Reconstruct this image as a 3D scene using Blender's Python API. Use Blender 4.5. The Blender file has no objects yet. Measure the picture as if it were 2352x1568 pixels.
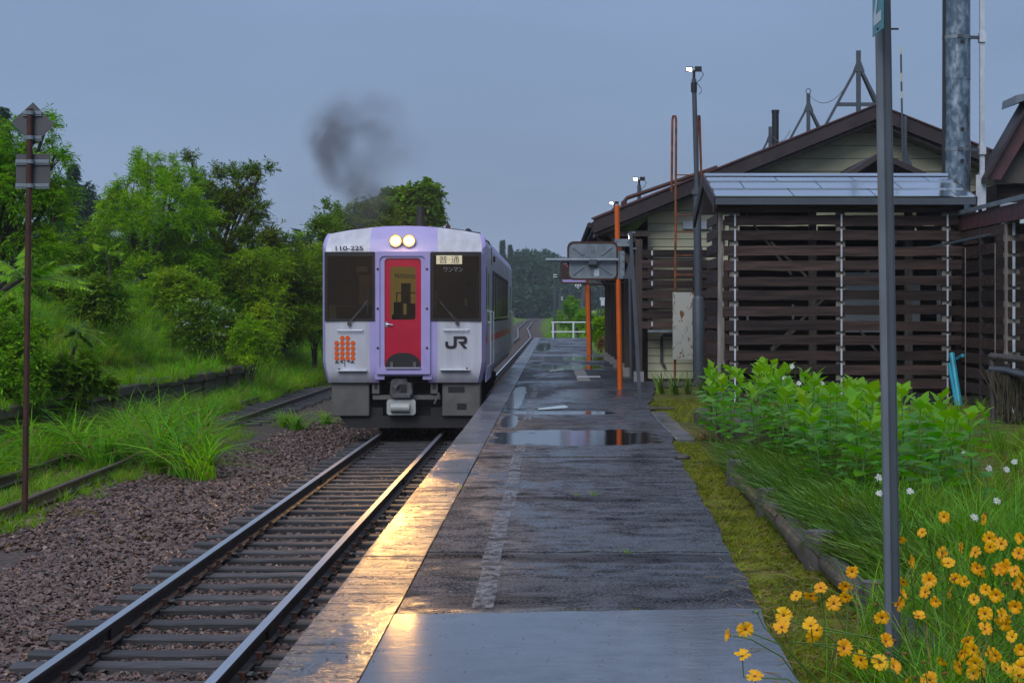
import bpy, bmesh, math, random
import numpy as np
from mathutils import Vector, Matrix, Euler
random.seed(7)
rng = np.random.default_rng(11)
C = bpy.context.scene.collection
R = math.radians
SC = bpy.context.scene

# ------------------------------------------------------------------ camera
# x: right of the lens, y: along the track, z: above the platform surface
F, VX, VY, EYE = 4040.0, 1272.3, 717.8, 1.51
cam = bpy.data.cameras.new('camera')
cam.sensor_width = 36.0
cam.lens = 36.0 * F / 2352.0
cam.shift_x = -(VX - 1176.0) / 2352.0
cam.shift_y = -(784.0 - VY) / 2352.0
cam.clip_start, cam.clip_end = 0.1, 5000
camo = bpy.data.objects.new('camera', cam)
camo.location = (0, 0, EYE); camo.rotation_euler = (R(90), 0, 0)
C.objects.link(camo); SC.camera = camo

# ------------------------------------------------------------------ sky
w = bpy.data.worlds.new('World'); SC.world = w; w.use_nodes = True
nt = w.node_tree; nt.nodes.clear()
out = nt.nodes.new('ShaderNodeOutputWorld'); bg = nt.nodes.new('ShaderNodeBackground')
sky = nt.nodes.new('ShaderNodeTexSky'); sky.sky_type = 'NISHITA'; sky.sun_disc = False
sky.sun_elevation = R(42); sky.sun_rotation = R(200); sky.air_density = 1.4; sky.dust_density = 3.0
tc = nt.nodes.new('ShaderNodeTexCoord'); sep = nt.nodes.new('ShaderNodeSeparateXYZ')
nt.links.new(tc.outputs['Generated'], sep.inputs[0])
ramp = nt.nodes.new('ShaderNodeValToRGB')          # the cloud deck: an overcast sky is brighter overhead
cr = ramp.color_ramp
cr.elements[0].position = 0.0; cr.elements[0].color = (3.05, 3.95, 5.75, 1)
cr.elements[1].position = 1.0; cr.elements[1].color = (5.6, 6.8, 9.4, 1)
e = cr.elements.new(0.10); e.color = (2.38, 3.35, 5.25, 1)
e = cr.elements.new(0.2); e.color = (2.25, 3.22, 5.2, 1)
nt.links.new(sep.outputs['Z'], ramp.inputs[0])
cn = nt.nodes.new('ShaderNodeTexNoise'); cn.inputs['Scale'].default_value = 2.6; cn.inputs['Detail'].default_value = 4
mp = nt.nodes.new('ShaderNodeMapping'); mp.inputs['Scale'].default_value = (1, 1, 3.5)
nt.links.new(tc.outputs['Generated'], mp.inputs[0]); nt.links.new(mp.outputs[0], cn.inputs[0])
cm = nt.nodes.new('ShaderNodeMapRange'); cm.inputs[1].default_value = .3; cm.inputs[2].default_value = .7
cm.inputs[3].default_value = .87; cm.inputs[4].default_value = 1.12
nt.links.new(cn.outputs[0], cm.inputs[0])
vm = nt.nodes.new('ShaderNodeVectorMath'); vm.operation = 'SCALE'
nt.links.new(ramp.outputs[0], vm.inputs[0]); nt.links.new(cm.outputs[0], vm.inputs['Scale'])
mx = nt.nodes.new('ShaderNodeMix'); mx.data_type = 'RGBA'; mx.inputs[0].default_value = 0.94
nt.links.new(sky.outputs[0], mx.inputs[6]); nt.links.new(vm.outputs[0], mx.inputs[7])
bg.inputs[1].default_value = 0.1
nt.links.new(mx.outputs[2], bg.inputs[0]); nt.links.new(bg.outputs[0], out.inputs[0])

sun = bpy.data.lights.new('sun', 'SUN'); sun.energy = 1.9; sun.angle = R(40); sun.color = (.93, .97, 1.0)
suno = bpy.data.objects.new('sun', sun); C.objects.link(suno)
suno.rotation_euler = (R(48), 0, R(-20))

SC.view_settings.view_transform = 'Standard'; SC.view_settings.look = 'None'
SC.view_settings.exposure = 0.0; SC.view_settings.gamma = 1.0
SC.render.engine = 'CYCLES'
cy = SC.cycles
cy.use_denoising = True
try: cy.denoiser = 'OPENIMAGEDENOISE'
except Exception: pass
cy.max_bounces = 9; cy.diffuse_bounces = 6; cy.glossy_bounces = 3; cy.transmission_bounces = 8
cy.transparent_max_bounces = 8; cy.volume_bounces = 1; cy.volume_step_rate = 1.0; cy.volume_max_steps = 256
cy.sample_clamp_indirect = 4.0; cy.caustics_reflective = False; cy.caustics_refractive = False

# ------------------------------------------------------------------ materials
class NB:
    def __init__(s, name):
        s.m = bpy.data.materials.new(name); s.m.use_nodes = True
        s.t = s.m.node_tree; s.t.nodes.clear()
        s.out = s.n('ShaderNodeOutputMaterial')
        g = s.n('ShaderNodeNewGeometry'); s.pos = g.outputs['Position']; s.island = g.outputs['Random Per Island']
        s.geo = g
    def n(s, k): return s.t.nodes.new(k)
    def l(s, a, b): s.t.links.new(a, b)
    def set(s, sock, v):
        if hasattr(v, 'is_output'): s.l(v, sock)
        elif isinstance(v, (tuple, list)) and len(v) == 3 and sock.type == 'RGBA': sock.default_value = (*v, 1)
        else: sock.default_value = v
    def noise(s, scale, detail=4, vec=None, stretch=None, rough=.55, dist=0.0):
        n = s.n('ShaderNodeTexNoise'); n.inputs['Scale'].default_value = scale
        n.inputs['Detail'].default_value = detail; n.inputs['Roughness'].default_value = rough
        n.inputs['Distortion'].default_value = dist
        v = vec or s.pos
        if stretch:
            m = s.n('ShaderNodeMapping'); m.inputs['Scale'].default_value = stretch; s.l(v, m.inputs[0]); v = m.outputs[0]
        s.l(v, n.inputs['Vector']); return n.outputs['Fac']
    def ramp(s, f, a, b, lo=0., hi=1.):
        n = s.n('ShaderNodeMapRange'); n.clamp = True
        s.set(n.inputs[0], f)
        for i, v in enumerate((a, b, lo, hi)): s.set(n.inputs[i+1], v)
        return n.outputs[0]
    def mix(s, f, a, b):
        n = s.n('ShaderNodeMix'); n.data_type = 'RGBA'
        s.set(n.inputs[0], f); s.set(n.inputs[6], a); s.set(n.inputs[7], b); return n.outputs[2]
    def math(s, op, a, b=0.0):
        n = s.n('ShaderNodeMath'); n.operation = op; s.set(n.inputs[0], a); s.set(n.inputs[1], b); return n.outputs[0]
    def hsv(s, col, v=None, h=None, sat=None):
        n = s.n('ShaderNodeHueSaturation'); s.set(n.inputs['Color'], col)
        if v is not None: s.set(n.inputs['Value'], v)
        if h is not None: s.set(n.inputs['Hue'], h)
        if sat is not None: s.set(n.inputs['Saturation'], sat)
        return n.outputs[0]
    def bump(s, h, strength=.3, dist=.01, nrm=None):
        n = s.n('ShaderNodeBump'); n.inputs['Strength'].default_value = strength; n.inputs['Distance'].default_value = dist
        s.l(h, n.inputs['Height'])
        if nrm: s.l(nrm, n.inputs['Normal'])
        return n.outputs[0]
    def pr(s, base, rough=.5, metal=0., spec=.5, normal=None, coat=0., emis=None, es=0., alpha=None, trans=None):
        n = s.n('ShaderNodeBsdfPrincipled')
        s.set(n.inputs['Base Color'], base); s.set(n.inputs['Roughness'], rough); s.set(n.inputs['Metallic'], metal)
        s.set(n.inputs['Specular IOR Level'], spec); s.set(n.inputs['Coat Weight'], coat); n.inputs['Coat Roughness'].default_value = .08
        if normal: s.l(normal, n.inputs['Normal'])
        if emis: s.set(n.inputs['Emission Color'], emis); n.inputs['Emission Strength'].default_value = es
        if alpha is not None: s.set(n.inputs['Alpha'], alpha)
        if trans is not None: s.set(n.inputs['Transmission Weight'], trans)
        return n.outputs[0]
    def done(s, sh): s.l(sh, s.out.inputs['Surface']); return s.m

def pbr(name, c1, c2=None, scale=3., rough=.5, r2=None, metal=0., bump=.0, bs=None, stretch=None, spec=.5, coat=0., rnd=0., detail=5, lo=.35, hi=.65, bd=.006):
    b = NB(name); col = c1
    f = b.ramp(b.noise(scale, detail, stretch=stretch), lo, hi)
    if c2: col = b.mix(f, c1, c2)
    if rnd:
        oi = b.n('ShaderNodeObjectInfo')
        col = b.hsv(col, v=b.ramp(oi.outputs['Random'], 0, 1, 1-rnd, 1+rnd))
    rg = rough if r2 is None else b.ramp(f, 0, 1, rough, r2)
    nr = b.bump(b.noise(bs or scale*6, 6, stretch=stretch), bump, bd) if bump else None
    return b.done(b.pr(col, rg, metal, spec, nr, coat))

def leafm(name, c1, c2, trans=.35, rough=.42, big=.8, var=.35, spec=.4, hue=.02):
    b = NB(name)
    col = b.mix(b.ramp(b.noise(big, 3), .35, .65), c1, c2)
    col = b.hsv(col, v=b.ramp(b.island, 0, 1, 1-var, 1+var), h=b.ramp(b.noise(big*2.3, 2), .3, .7, .5-hue, .5+hue))
    p = b.pr(col, rough, 0, spec)
    t = b.n('ShaderNodeBsdfTranslucent'); b.l(b.hsv(col, v=1.3, sat=1.1), t.inputs[0])
    m = b.n('ShaderNodeMixShader'); m.inputs[0].default_value = trans; b.l(p, m.inputs[1]); b.l(t.outputs[0], m.inputs[2])
    return b.done(m.outputs[0])

def emit(name, col, st):
    b = NB(name); n = b.n('ShaderNodeEmission'); n.inputs[0].default_value = (*col, 1); n.inputs[1].default_value = st
    return b.done(n.outputs[0])

M = {}
M['white'] = pbr('train_white', (.53, .52, .58), (.42, .405, .44), 1.1, .35, .55, bump=.05, bs=14, coat=.1, stretch=(5, 5, .6))
M['lavender'] = pbr('lavender_paint', (.41, .34, .62), (.36, .30, .56), 2., .35, .45, coat=.15)
M['door_red'] = pbr('door_red', (.50, .002, .03), (.42, .002, .025), 2., .3, coat=.3)
M['red'] = pbr('stripe_red', (.60, .008, .05), None, rough=.35)
M['grey_band'] = pbr('band_grey', (.34, .32, .40), None, rough=.35)
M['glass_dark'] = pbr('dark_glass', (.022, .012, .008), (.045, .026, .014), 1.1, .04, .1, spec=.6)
M['black'] = pbr('black_rubber', (.012, .011, .012), None, rough=.5)
M['orange_dot'] = pbr('orange_print', (.72, .10, .003), None, rough=.4)
M['ink'] = pbr('dark_print', (.02, .014, .02), None, rough=.4)
M['skirt'] = pbr('skirt_grey', (.13, .12, .11), (.085, .08, .075), 2.5, .55, .75, bump=.1, bs=30)
M['under'] = pbr('underframe', (.013, .011, .011), (.009, .008, .008), 3, .6)
M['coupler'] = pbr('coupler_steel', (.12, .115, .12), (.06, .055, .055), 9, .5, metal=.2, bump=.3, bs=40)
M['rollergrey'] = pbr('roller_grey', (.42, .43, .41), (.34, .34, .32), 5, .4)
M['chrome'] = pbr('bright_metal', (.7, .7, .72), None, rough=.2, metal=1.)
M['lip'] = pbr('pale_grey_lip', (.15, .165, .19), (.12, .135, .155), 4., .6)
M['steel'] = pbr('galvanised', (.16, .185, .21), (.23, .255, .28), 5., .4, .55, metal=.4, bump=.08, bs=20)
M['greypaint'] = pbr('grey_pole_paint', (.065, .075, .09), (.05, .058, .072), 4., .45, .6)
M['flue'] = pbr('flue_zinc', (.13, .17, .2), (.34, .39, .44), 6., .28, .45, metal=.75, stretch=(1.6, 1.6, 1.), lo=.42, hi=.68, bump=.05)
M['rust'] = pbr('rust', (.065, .018, .008), (.036, .011, .007), 8., .7, bump=.3, bs=50)
M['rust_orange'] = pbr('rusty_orange', (.30, .085, .02), (.10, .035, .016), 6., .55, .8, bump=.2, bs=50)
M['orange'] = pbr('orange_paint', (.66, .12, .004), (.52, .085, .004), 2.5, .3, .45, coat=.3, bump=.05, bs=30)
M['rail_side'] = pbr('rail_web', (.022, .015, .013), (.036, .021, .016), 5., .55, .75, bump=.15, bs=40)
M['rail_top'] = pbr('rail_head', (.66, .70, .76), (.52, .55, .62), 3., .28, .38, metal=.9, stretch=(8, .6, 8))
M['oldrail'] = pbr('old_rail', (.05, .03, .022), (.09, .06, .045), 5., .5, .7, bump=.2, bs=40)
M['sleeper'] = pbr('sleeper_wood', (.05, .046, .05), (.026, .023, .024), 5., .45, .7, stretch=(.6, 7, 7), bump=.5, bs=9, rnd=.45, bd=.01)
M['stone'] = pbr('ballast_stone', (.155, .088, .066), (.068, .043, .038), 9., .32, .6, bump=.25, bs=60, rnd=.55)
M['concrete'] = pbr('concrete', (.30, .29, .28), (.2, .19, .18), 1.8, .4, .75, bump=.25, bs=40)
M['oldstone'] = pbr('mossy_concrete', (.045, .034, .028), (.085, .075, .035), 3., .6, .85, bump=.6, bs=14, bd=.03)
M['wood'] = pbr('dark_wood', (.056, .031, .024), (.018, .011, .010), 2.6, .55, .75, stretch=(.5, 4, 7), bump=.35, bs=9, rnd=.6, spec=.3)
M['woodv'] = pbr('dark_post', (.055, .036, .03), (.03, .02, .018), 2.6, .5, .7, stretch=(6, 6, .6), bump=.35, bs=9, rnd=.2)
M['palewood'] = pbr('pale_post', (.25, .215, .19), (.13, .105, .09), 2.6, .65, .85, stretch=(6, 6, .8), bump=.3, bs=12)
M['strap'] = pbr('pale_strip', (.55, .57, .62), (.4, .42, .46), 6, .4)
M['roofmetal'] = pbr('wet_sheet_metal', (.78, .82, .88), (.62, .66, .72), .7, .10, .22, metal=1., lo=.3, hi=.7)
M['fascia'] = pbr('dark_trim', (.034, .018, .019), (.022, .013, .014), 3, .55, .7)
M['redfascia'] = pbr('red_trim', (.10, .033, .033), (.06, .024, .025), 4, .45, .6, bump=.15)
M['roofbrown'] = pbr('brown_roof', (.035, .02, .02), (.024, .015, .015), 2, .45, .7)
M['yellow'] = pbr('cream_boards', (.52, .49, .32), (.43, .41, .28), 1.5, .5, .7, bump=.08, bs=30, rnd=.06)
M['soffit'] = pbr('soffit', (.12, .10, .085), (.09, .075, .065), 2., .7)
M['palepanel'] = pbr('pale_panel', (.5, .54, .58), (.42, .46, .5), 2., .35)
M['turq'] = pbr('turquoise_pipe', (.02, .30, .40), (.015, .22, .3), 4, .35)
M['brush'] = pbr('brushwood', (.07, .055, .03), (.04, .032, .02), 8, .7)
M['white_paint'] = pbr('white_rail_paint', (.75, .77, .8), (.6, .62, .64), 3, .4)
M['signback'] = pbr('sign_back', (.095, .09, .095), (.07, .066, .072), 2., .45, .6, metal=.3)
M['teal'] = pbr('sign_teal', (.005, .20, .22), None, rough=.35)
M['signwhite'] = pbr('sign_white', (.55, .58, .6), None, rough=.35)
M['bark'] = pbr('bark', (.05, .038, .03), (.028, .022, .018), 5, .75, stretch=(3, 3, .6), bump=.5, bs=14, bd=.02)
M['log'] = pbr('edging_log', (.075, .06, .055), (.035, .028, .026), 6, .55, .75, stretch=(3, 3, 1), bump=.4, bs=18)
M['logtop'] = pbr('log_end', (.11, .09, .085), (.055, .045, .045), 14, .5)
M['drygrass'] = pbr('dry_straw', (.34, .22, .09), (.2, .12, .05), 6, .6)
M['stem'] = pbr('green_stem', (.10, .19, .02), (.07, .14, .015), 5, .5)
M['petal'] = leafm('petal_orange', (.90, .47, .002), (.86, .37, .002), .3, .5, 5., .12, hue=.006)
M['petal_white'] = leafm('petal_white', (.75, .77, .8), (.68, .7, .74), .3, .5, 5., .06, hue=0)
M['eye'] = pbr('flower_eye', (.22, .07, .008), (.10, .03, .006), 30, .7, bump=.5, bs=150)
M['eye_y'] = pbr('daisy_eye', (.62, .36, .01), None, rough=.7)
M['mirrorface'] = pbr('mirror_face', (.5, .5, .52), None, rough=.03, metal=1.)
M['stationglass'] = pbr('pane', (.05, .06, .07), None, rough=.05, spec=.6)
M['rustwhite'] = None
b = NB('rusty_white_sheet')
f = b.ramp(b.noise(5.5, 5, stretch=(1.6, 1.6, .8), dist=1.2), .57, .64)
M['rustwhite'] = b.done(b.pr(b.mix(f, b.mix(b.noise(2), (.46, .45, .4), (.36, .35, .31)), (.17, .055, .015)), b.ramp(f, 0, 1, .4, .8)))

# wet asphalt: film of water in the low spots, coarse grain elsewhere
POOLS = [(.28, 21.3, 1.05, 1.5), (-.66, 31.5, .14, 4.5), (.3, 48.8, 1.2, 2.2), (-.45, 78, .35, 10), (-.62, 24.6, .12, 1.6), (.1, 26.6, .9, .5), (1.2, 58, .9, 3.)]
def wet(name, c1, c2, moss, grain, lo, hi, rlo, rhi, gs=130., big=.55, bstr=.5, pools=(), mott=.5, spk=1.6, strk=(.9, 1.1, 1)):
    b = NB(name)
    g = b.noise(gs, 3, rough=.7); big_n = b.noise(big, 5, stretch=(1., .45, 1), dist=.6); mid = b.noise(6., 5); fine = b.noise(42., 4, rough=.7)
    film = b.ramp(b.math('ADD', big_n, b.math('MULTIPLY', b.math('SUBTRACT', mid, .5), .35)), lo, hi)
    pool = None
    if pools:
        sp = b.n('ShaderNodeSeparateXYZ'); b.l(b.pos, sp.inputs[0]); edge = b.noise(2.6, 5, stretch=(1, .55, 1))
        for (px_, py_, rx, ry) in pools:
            dx_ = b.math('DIVIDE', b.math('SUBTRACT', sp.outputs[0], px_), rx); dy_ = b.math('DIVIDE', b.math('SUBTRACT', sp.outputs[1], py_), ry)
            dd = b.math('ADD', b.math('POWER', b.math('ABSOLUTE', dx_), 3.), b.math('POWER', b.math('ABSOLUTE', dy_), 3.))
            k_ = b.ramp(b.math('ADD', dd, b.math('MULTIPLY', b.math('SUBTRACT', edge, .5), 2.4)), 1.05, .72)
            pool = k_ if pool is None else b.math('MAXIMUM', pool, k_)
    col = b.mix(b.ramp(mid, .3, .7), c1, c2)
    col = b.mix(b.ramp(b.noise(.9, 4), .35, .65, 0, mott), col, tuple(q * .5 for q in c1))
    col = b.mix(b.ramp(g, .5, .75, 0, grain), col, (.22, .215, .225))
    col = b.mix(b.ramp(fine, .52, .66, 0, grain), col, tuple(q * .45 for q in c1))
    if pools:
        for (px_, py_, rx, ry) in ((.42, 10.82, .80, .22), (-.55, 10.9, .3, .18), (.1, 14.2, 1.0, .18), (.7, 17.9, .6, .25), (-.3, 9.2, .35, .25)):
            dx_ = b.math('DIVIDE', b.math('SUBTRACT', sp.outputs[0], px_), rx); dy_ = b.math('DIVIDE', b.math('SUBTRACT', sp.outputs[1], py_), ry)
            dd = b.math('ADD', b.math('POWER', b.math('ABSOLUTE', dx_), 3.), b.math('POWER', b.math('ABSOLUTE', dy_), 3.))
            k_ = b.ramp(b.math('ADD', dd, b.math('MULTIPLY', b.math('SUBTRACT', edge, .5), 2.)), 1.2, .4)
            col = b.mix(b.math('MULTIPLY', k_, .8), col, tuple(q * .35 for q in c1)); film = b.math('MULTIPLY', film, b.math('SUBTRACT', 1., k_))
    mm = b.ramp(b.noise(1.1, 6, stretch=(1, .6, 1)), .60, .74, 0, .75)
    col = b.mix(mm, col, moss)
    spot = b.ramp(b.noise(17., 2), .69, .73)
    col = b.mix(spot, col, (.02, .018, .016))
    rows_ = b.noise(1.3, 6, stretch=(.7, 1.3, 1))
    col = b.mix(b.ramp(rows_, .55, .68, 0, mott), col, tuple(q * .45 for q in c1))
    rg = b.ramp(b.math('ADD', film, b.math('MULTIPLY', b.math('SUBTRACT', fine, .5), .5)), 0, 1, rhi, rlo)
    hgt = b.math('ADD', b.math('ADD', g, b.math('MULTIPLY', fine, 2.6)), b.math('MULTIPLY', b.noise(9., 4, stretch=(.7, 1.6, 1)), 7.))
    st_ = b.ramp(film, 0, 1, bstr, bstr * .3)
    if pool is not None:
        col = b.mix(pool, col, tuple(q * .35 for q in c1)); rg = b.n('ShaderNodeMix').outputs[0] if False else b.math('ADD', b.math('MULTIPLY', rg, b.math('SUBTRACT', 1., pool)), b.math('MULTIPLY', pool, .055))
        st_ = b.math('MULTIPLY', st_, b.math('SUBTRACT', 1., b.math('MULTIPLY', pool, .97)))
    bn = b.n('ShaderNodeBump'); bn.inputs['Distance'].default_value = .006
    b.l(hgt, bn.inputs['Height']); b.l(st_, bn.inputs['Strength'])
    cross = b.noise(3.2, 6, stretch=strk)
    sv = b.math('ADD', b.math('MULTIPLY', b.math('SUBTRACT', fine, .5), spk), b.math('MULTIPLY', b.math('SUBTRACT', g, .5), spk * .8))
    sv = b.math('ADD', sv, b.math('MULTIPLY', b.math('SUBTRACT', cross, .5), spk * .9))
    sv = b.ramp(b.math('ADD', b.math('ADD', sv, .42), b.math('MULTIPLY', b.math('SUBTRACT', film, .4), .35)), .02, 1.)
    if pool is not None: sv = b.math('MAXIMUM', sv, b.math('MULTIPLY', pool, .55))
    return b.done(b.pr(col, rg, 0, sv, bn.outputs[0]))
M['asphalt'] = wet('wet_asphalt', (.030, .030, .036), (.058, .057, .066), (.055, .048, .022), .9, .47, .62, .17, .55, gs=60, bstr=.6, pools=POOLS, mott=.75, spk=2.6)
M['coping'] = wet('wet_coping', (.10, .096, .105), (.165, .158, .168), (.08, .07, .055), .6, .40, .58, .12, .25, gs=75, bstr=.42, mott=.6, spk=3.4, strk=(.5, 3., 1))
M['apron'] = wet('wet_apron', (.085, .086, .10), (.125, .124, .14), (.08, .078, .075),   .25, .30, .55, .09, .17, gs=60, bstr=.07, spk=.35, mott=.25)
b = NB('puddle_water'); M['puddle'] = b.done(b.pr((.02, .022, .026), .03, 0, .5, b.bump(b.noise(9, 3, stretch=(1, 5, 1)), .05, .004)))
b = NB('worn_white_line'); wl = b.ramp(b.math('ADD', b.noise(9., 6, stretch=(2.2, 1., 1)), b.math('MULTIPLY', b.math('SUBTRACT', b.noise(60., 3), .5), .2)), .36, .62)
tp = b.n('ShaderNodeBsdfTransparent'); ms = b.n('ShaderNodeMixShader'); b.l(b.math('MULTIPLY', wl, .62), ms.inputs[0]); b.l(tp.outputs[0], ms.inputs[1])
b.l(b.pr((.27, .265, .28), .42, 0, .5, b.bump(b.noise(50, 3), .1, .003)), ms.inputs[2]); M['line'] = b.done(ms.outputs[0])
M['paleline'] = pbr('pale_marking', (.5, .56, .55), (.4, .44, .42), 8, .35)
M['yellowline'] = pbr('yellow_marking', (.55, .56, .36), (.4, .42, .3), 8, .35)

# ------------------------------------------------------------------ mesh helpers
ORG = {}
def X(dx, Y): return (dx - VX) / F * Y
def Z(dy, Y): return EYE + (VY - dy) / F * Y
def V(dx, dy, Y): return Vector((X(dx, Y), Y, Z(dy, Y)))

def root_of(o):
    while o.parent: o = o.parent
    return o
def tag(o, label, cat=None, group=None, kind=None):
    o['label'] = label
    if cat: o['category'] = cat
    if group: o['group'] = group
    if kind: o['kind'] = kind
    return o
def thing(name, label, cat, loc=(0, 0, 0), group=None):
    o = bpy.data.objects.new(name, None); C.objects.link(o); o.location = loc; o.empty_display_size = .1
    return tag(o, label, cat, group)
def link(name, me, parent=None, loc=(0, 0, 0)):
    o = bpy.data.objects.new(name, me); C.objects.link(o); o.location = loc
    if parent: o.parent = parent
    return o

class MB:
    def __init__(s): s.v = []; s.f = []; s.mi = []
    def add(s, vs, fs, mi=0):
        k = len(s.v); s.v += [tuple(v) for v in vs]; s.f += [tuple(i + k for i in f) for f in fs]; s.mi += [mi] * len(fs); return s
    def box(s, a, b, mi=0, ch=0.0):
        (x0, y0, z0), (x1, y1, z1) = [min(p, q) for p, q in zip(a, b)], [max(p, q) for p, q in zip(a, b)]
        return s.add([(x0, y0, z0), (x1, y0, z0), (x1, y1, z0), (x0, y1, z0), (x0, y0, z1), (x1, y0, z1), (x1, y1, z1), (x0, y1, z1)],
                     [(3, 2, 1, 0), (4, 5, 6, 7), (0, 1, 5, 4), (1, 2, 6, 5), (2, 3, 7, 6), (3, 0, 4, 7)], mi)
    def bar(s, p, q, w, h, up=(0, 0, 1), mi=0):
        p, q = Vector(p), Vector(q); d = (q - p).normalized(); u = Vector(up)
        r = d.cross(u)
        if r.length < 1e-4: r = d.cross(Vector((0, 1, 0)))
        r.normalize(); u = r.cross(d).normalized()
        vs = [c + r * (a * w / 2) + u * (b_ * h / 2) for c in (p, q) for a, b_ in ((-1, -1), (1, -1), (1, 1), (-1, 1))]
        return s.add(vs, [(0, 1, 2, 3)[::-1], (4, 5, 6, 7), (0, 4, 5, 1)[::-1], (1, 5, 6, 2)[::-1], (2, 6, 7, 3)[::-1], (3, 7, 4, 0)[::-1]][:6], mi)
    def tube(s, pts, r, n=8, mi=0, cap=True):
        pts = [Vector(p) for p in pts]; rs = r if isinstance(r, (list, tuple)) else [r] * len(pts)
        k = len(pts); vs = []; ref = None
        for i, p in enumerate(pts):
            d = (pts[min(i + 1, k - 1)] - pts[max(i - 1, 0)]).normalized()
            if ref is None or abs(d.dot(ref)) > .98: ref = Vector((0, 0, 1)) if abs(d.z) < .9 else Vector((1, 0, 0))
            u = d.cross(ref).normalized(); t = u.cross(d)
            vs += [p + (u * math.cos(a) + t * math.sin(a)) * rs[i] for a in (2 * math.pi * j / n for j in range(n))]
        fs = [(i * n + j, (i + 1) * n + j, (i + 1) * n + (j + 1) % n, i * n + (j + 1) % n)[::-1] for i in range(k - 1) for j in range(n)]
        if cap: fs += [tuple(range(n)), tuple(range((k - 1) * n, k * n))[::-1]]
        return s.add(vs, fs, mi)
    def prism(s, poly, axis, a, b, mi=0):
        # poly: 2-D outline; axis 'y' -> (x,z), 'z' -> (x,y), 'x' -> (y,z)
        n = len(poly)
        def p3(p, t): return {'y': (p[0], t, p[1]), 'z': (p[0], p[1], t), 'x': (t, p[0], p[1])}[axis]
        vs = [p3(p, a) for p in poly] + [p3(p, b) for p in poly]
        fs = [tuple(range(n)), tuple(range(n, 2 * n))[::-1]] + [(i, i + n, (i + 1) % n + n, (i + 1) % n) for i in range(n)]
        return s.add(vs, fs, mi)
    def poly(s, pts, mi=0): return s.add(pts, [tuple(range(len(pts)))], mi)
    def mesh(s, name, mats, off=(0, 0, 0), smooth=False, recalc=True):
        me = bpy.data.meshes.new(name)
        me.from_pydata([tuple(a - b_ for a, b_ in zip(v, off)) for v in s.v], [], s.f)
        for m in (mats if isinstance(mats, (list, tuple)) else [mats]): me.materials.append(M[m] if isinstance(m, str) else m)
        me.polygons.foreach_set('material_index', s.mi)
        if recalc:
            bm = bmesh.new(); bm.from_mesh(me); bmesh.ops.recalc_face_normals(bm, faces=bm.faces); bm.to_mesh(me); bm.free()
        if smooth: me.polygons.foreach_set('use_smooth', [True] * len(me.polygons))
        me.update(); return me
    def build(s, name, mats, parent=None, smooth=False, bevel=0., seg=1):
        off = tuple(root_of(parent).location) if parent else (0, 0, 0)
        o = link(name, s.mesh(name, mats, off, smooth), parent)
        if bevel:
            bm = bmesh.new(); bm.from_mesh(o.data)
            es = [e for e in bm.edges if len(e.link_faces) == 2 and e.calc_face_angle(0) > .6]
            bmesh.ops.bevel(bm, geom=es, offset=bevel, segments=seg, affect='EDGES', clamp_overlap=True)
            bm.to_mesh(o.data); bm.free()
        if smooth or seg > 1:
            o.data.polygons.foreach_set('use_smooth', [True] * len(o.data.polygons))
            o.data.set_sharp_from_angle(angle=R(35)) if hasattr(o.data, 'set_sharp_from_angle') else None
        return o
def rrect(cx, cz, w, h, r, n=5):
    pts = []
    for sx, sz, a0 in ((1, 1, 0), (-1, 1, 90), (-1, -1, 180), (1, -1, 270)):
        for i in range(n + 1):
            a = R(a0 + 90 * i / n); pts.append((cx + sx * (w / 2 - r) + r * math.cos(a), cz + sz * (h / 2 - r) + r * math.sin(a)))
    return pts
def circ(cx, cz, r, n=20): return [(cx + r * math.cos(2 * math.pi * i / n), cz + r * math.sin(2 * math.pi * i / n)) for i in range(n)]
def ring_prism(mb, outer, inner, axis, a, b, mi=0):
    n = len(outer)
    def p3(p, t): return {'y': (p[0], t, p[1]), 'x': (t, p[0], p[1])}[axis]
    vs = [p3(p, t) for t in (a, b) for q in (outer, inner) for p in q]
    fs = []
    for i in range(n):
        j = (i + 1) % n
        fs += [(i, j, n + j, n + i), (2*n + i, 3*n + i, 3*n + j, 2*n + j), (i, 2*n + i, 2*n + j, j), (n + i, n + j, 3*n + j, 3*n + i)]
    mb.add(vs, fs, mi)
def text(name, body, cx, cz, wd, ht, y, m, parent, bold=.018):
    c = bpy.data.curves.new('t', 'FONT'); c.body = body; c.size = 1; c.offset = bold
    o = bpy.data.objects.new('t', c); C.objects.link(o)
    me = bpy.data.meshes.new_from_object(o.evaluated_get(bpy.context.evaluated_depsgraph_get()))
    bpy.data.objects.remove(o); bpy.data.curves.remove(c)
    co = np.array([v.co for v in me.vertices]); mn, mx_ = co.min(0), co.max(0)
    off = root_of(parent).location
    for v in me.vertices:
        x = (v.co.x - mn[0]) / (mx_[0] - mn[0]) - .5; z = (v.co.y - mn[1]) / (mx_[1] - mn[1]) - .5
        v.co = (cx + x * wd - off.x, y - off.y, cz + z * ht - off.z)
    me.materials.clear(); me.materials.append(M[m])
    return link(name, me, parent)
def npmesh(name, verts, faces, mats, k=None, smooth=False):
    """fast mesh: verts (N,3), faces (M,k) all with the same number of corners"""
    me = bpy.data.meshes.new(name); verts = np.asarray(verts, np.float32); faces = np.asarray(faces, np.int32)
    nf, k = faces.shape
    me.vertices.add(len(verts)); me.vertices.foreach_set('co', verts.ravel())
    me.loops.add(nf * k); me.loops.foreach_set('vertex_index', faces.ravel())
    me.polygons.add(nf); me.polygons.foreach_set('loop_start', np.arange(0, nf * k, k, dtype=np.int32))
    me.polygons.foreach_set('loop_total', np.full(nf, k, np.int32))
    for m in (mats if isinstance(mats, (list, tuple)) else [mats]): me.materials.append(M[m] if isinstance(m, str) else m)
    if smooth: me.polygons.foreach_set('use_smooth', np.ones(nf, bool))
    me.update(calc_edges=True); return me

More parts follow.
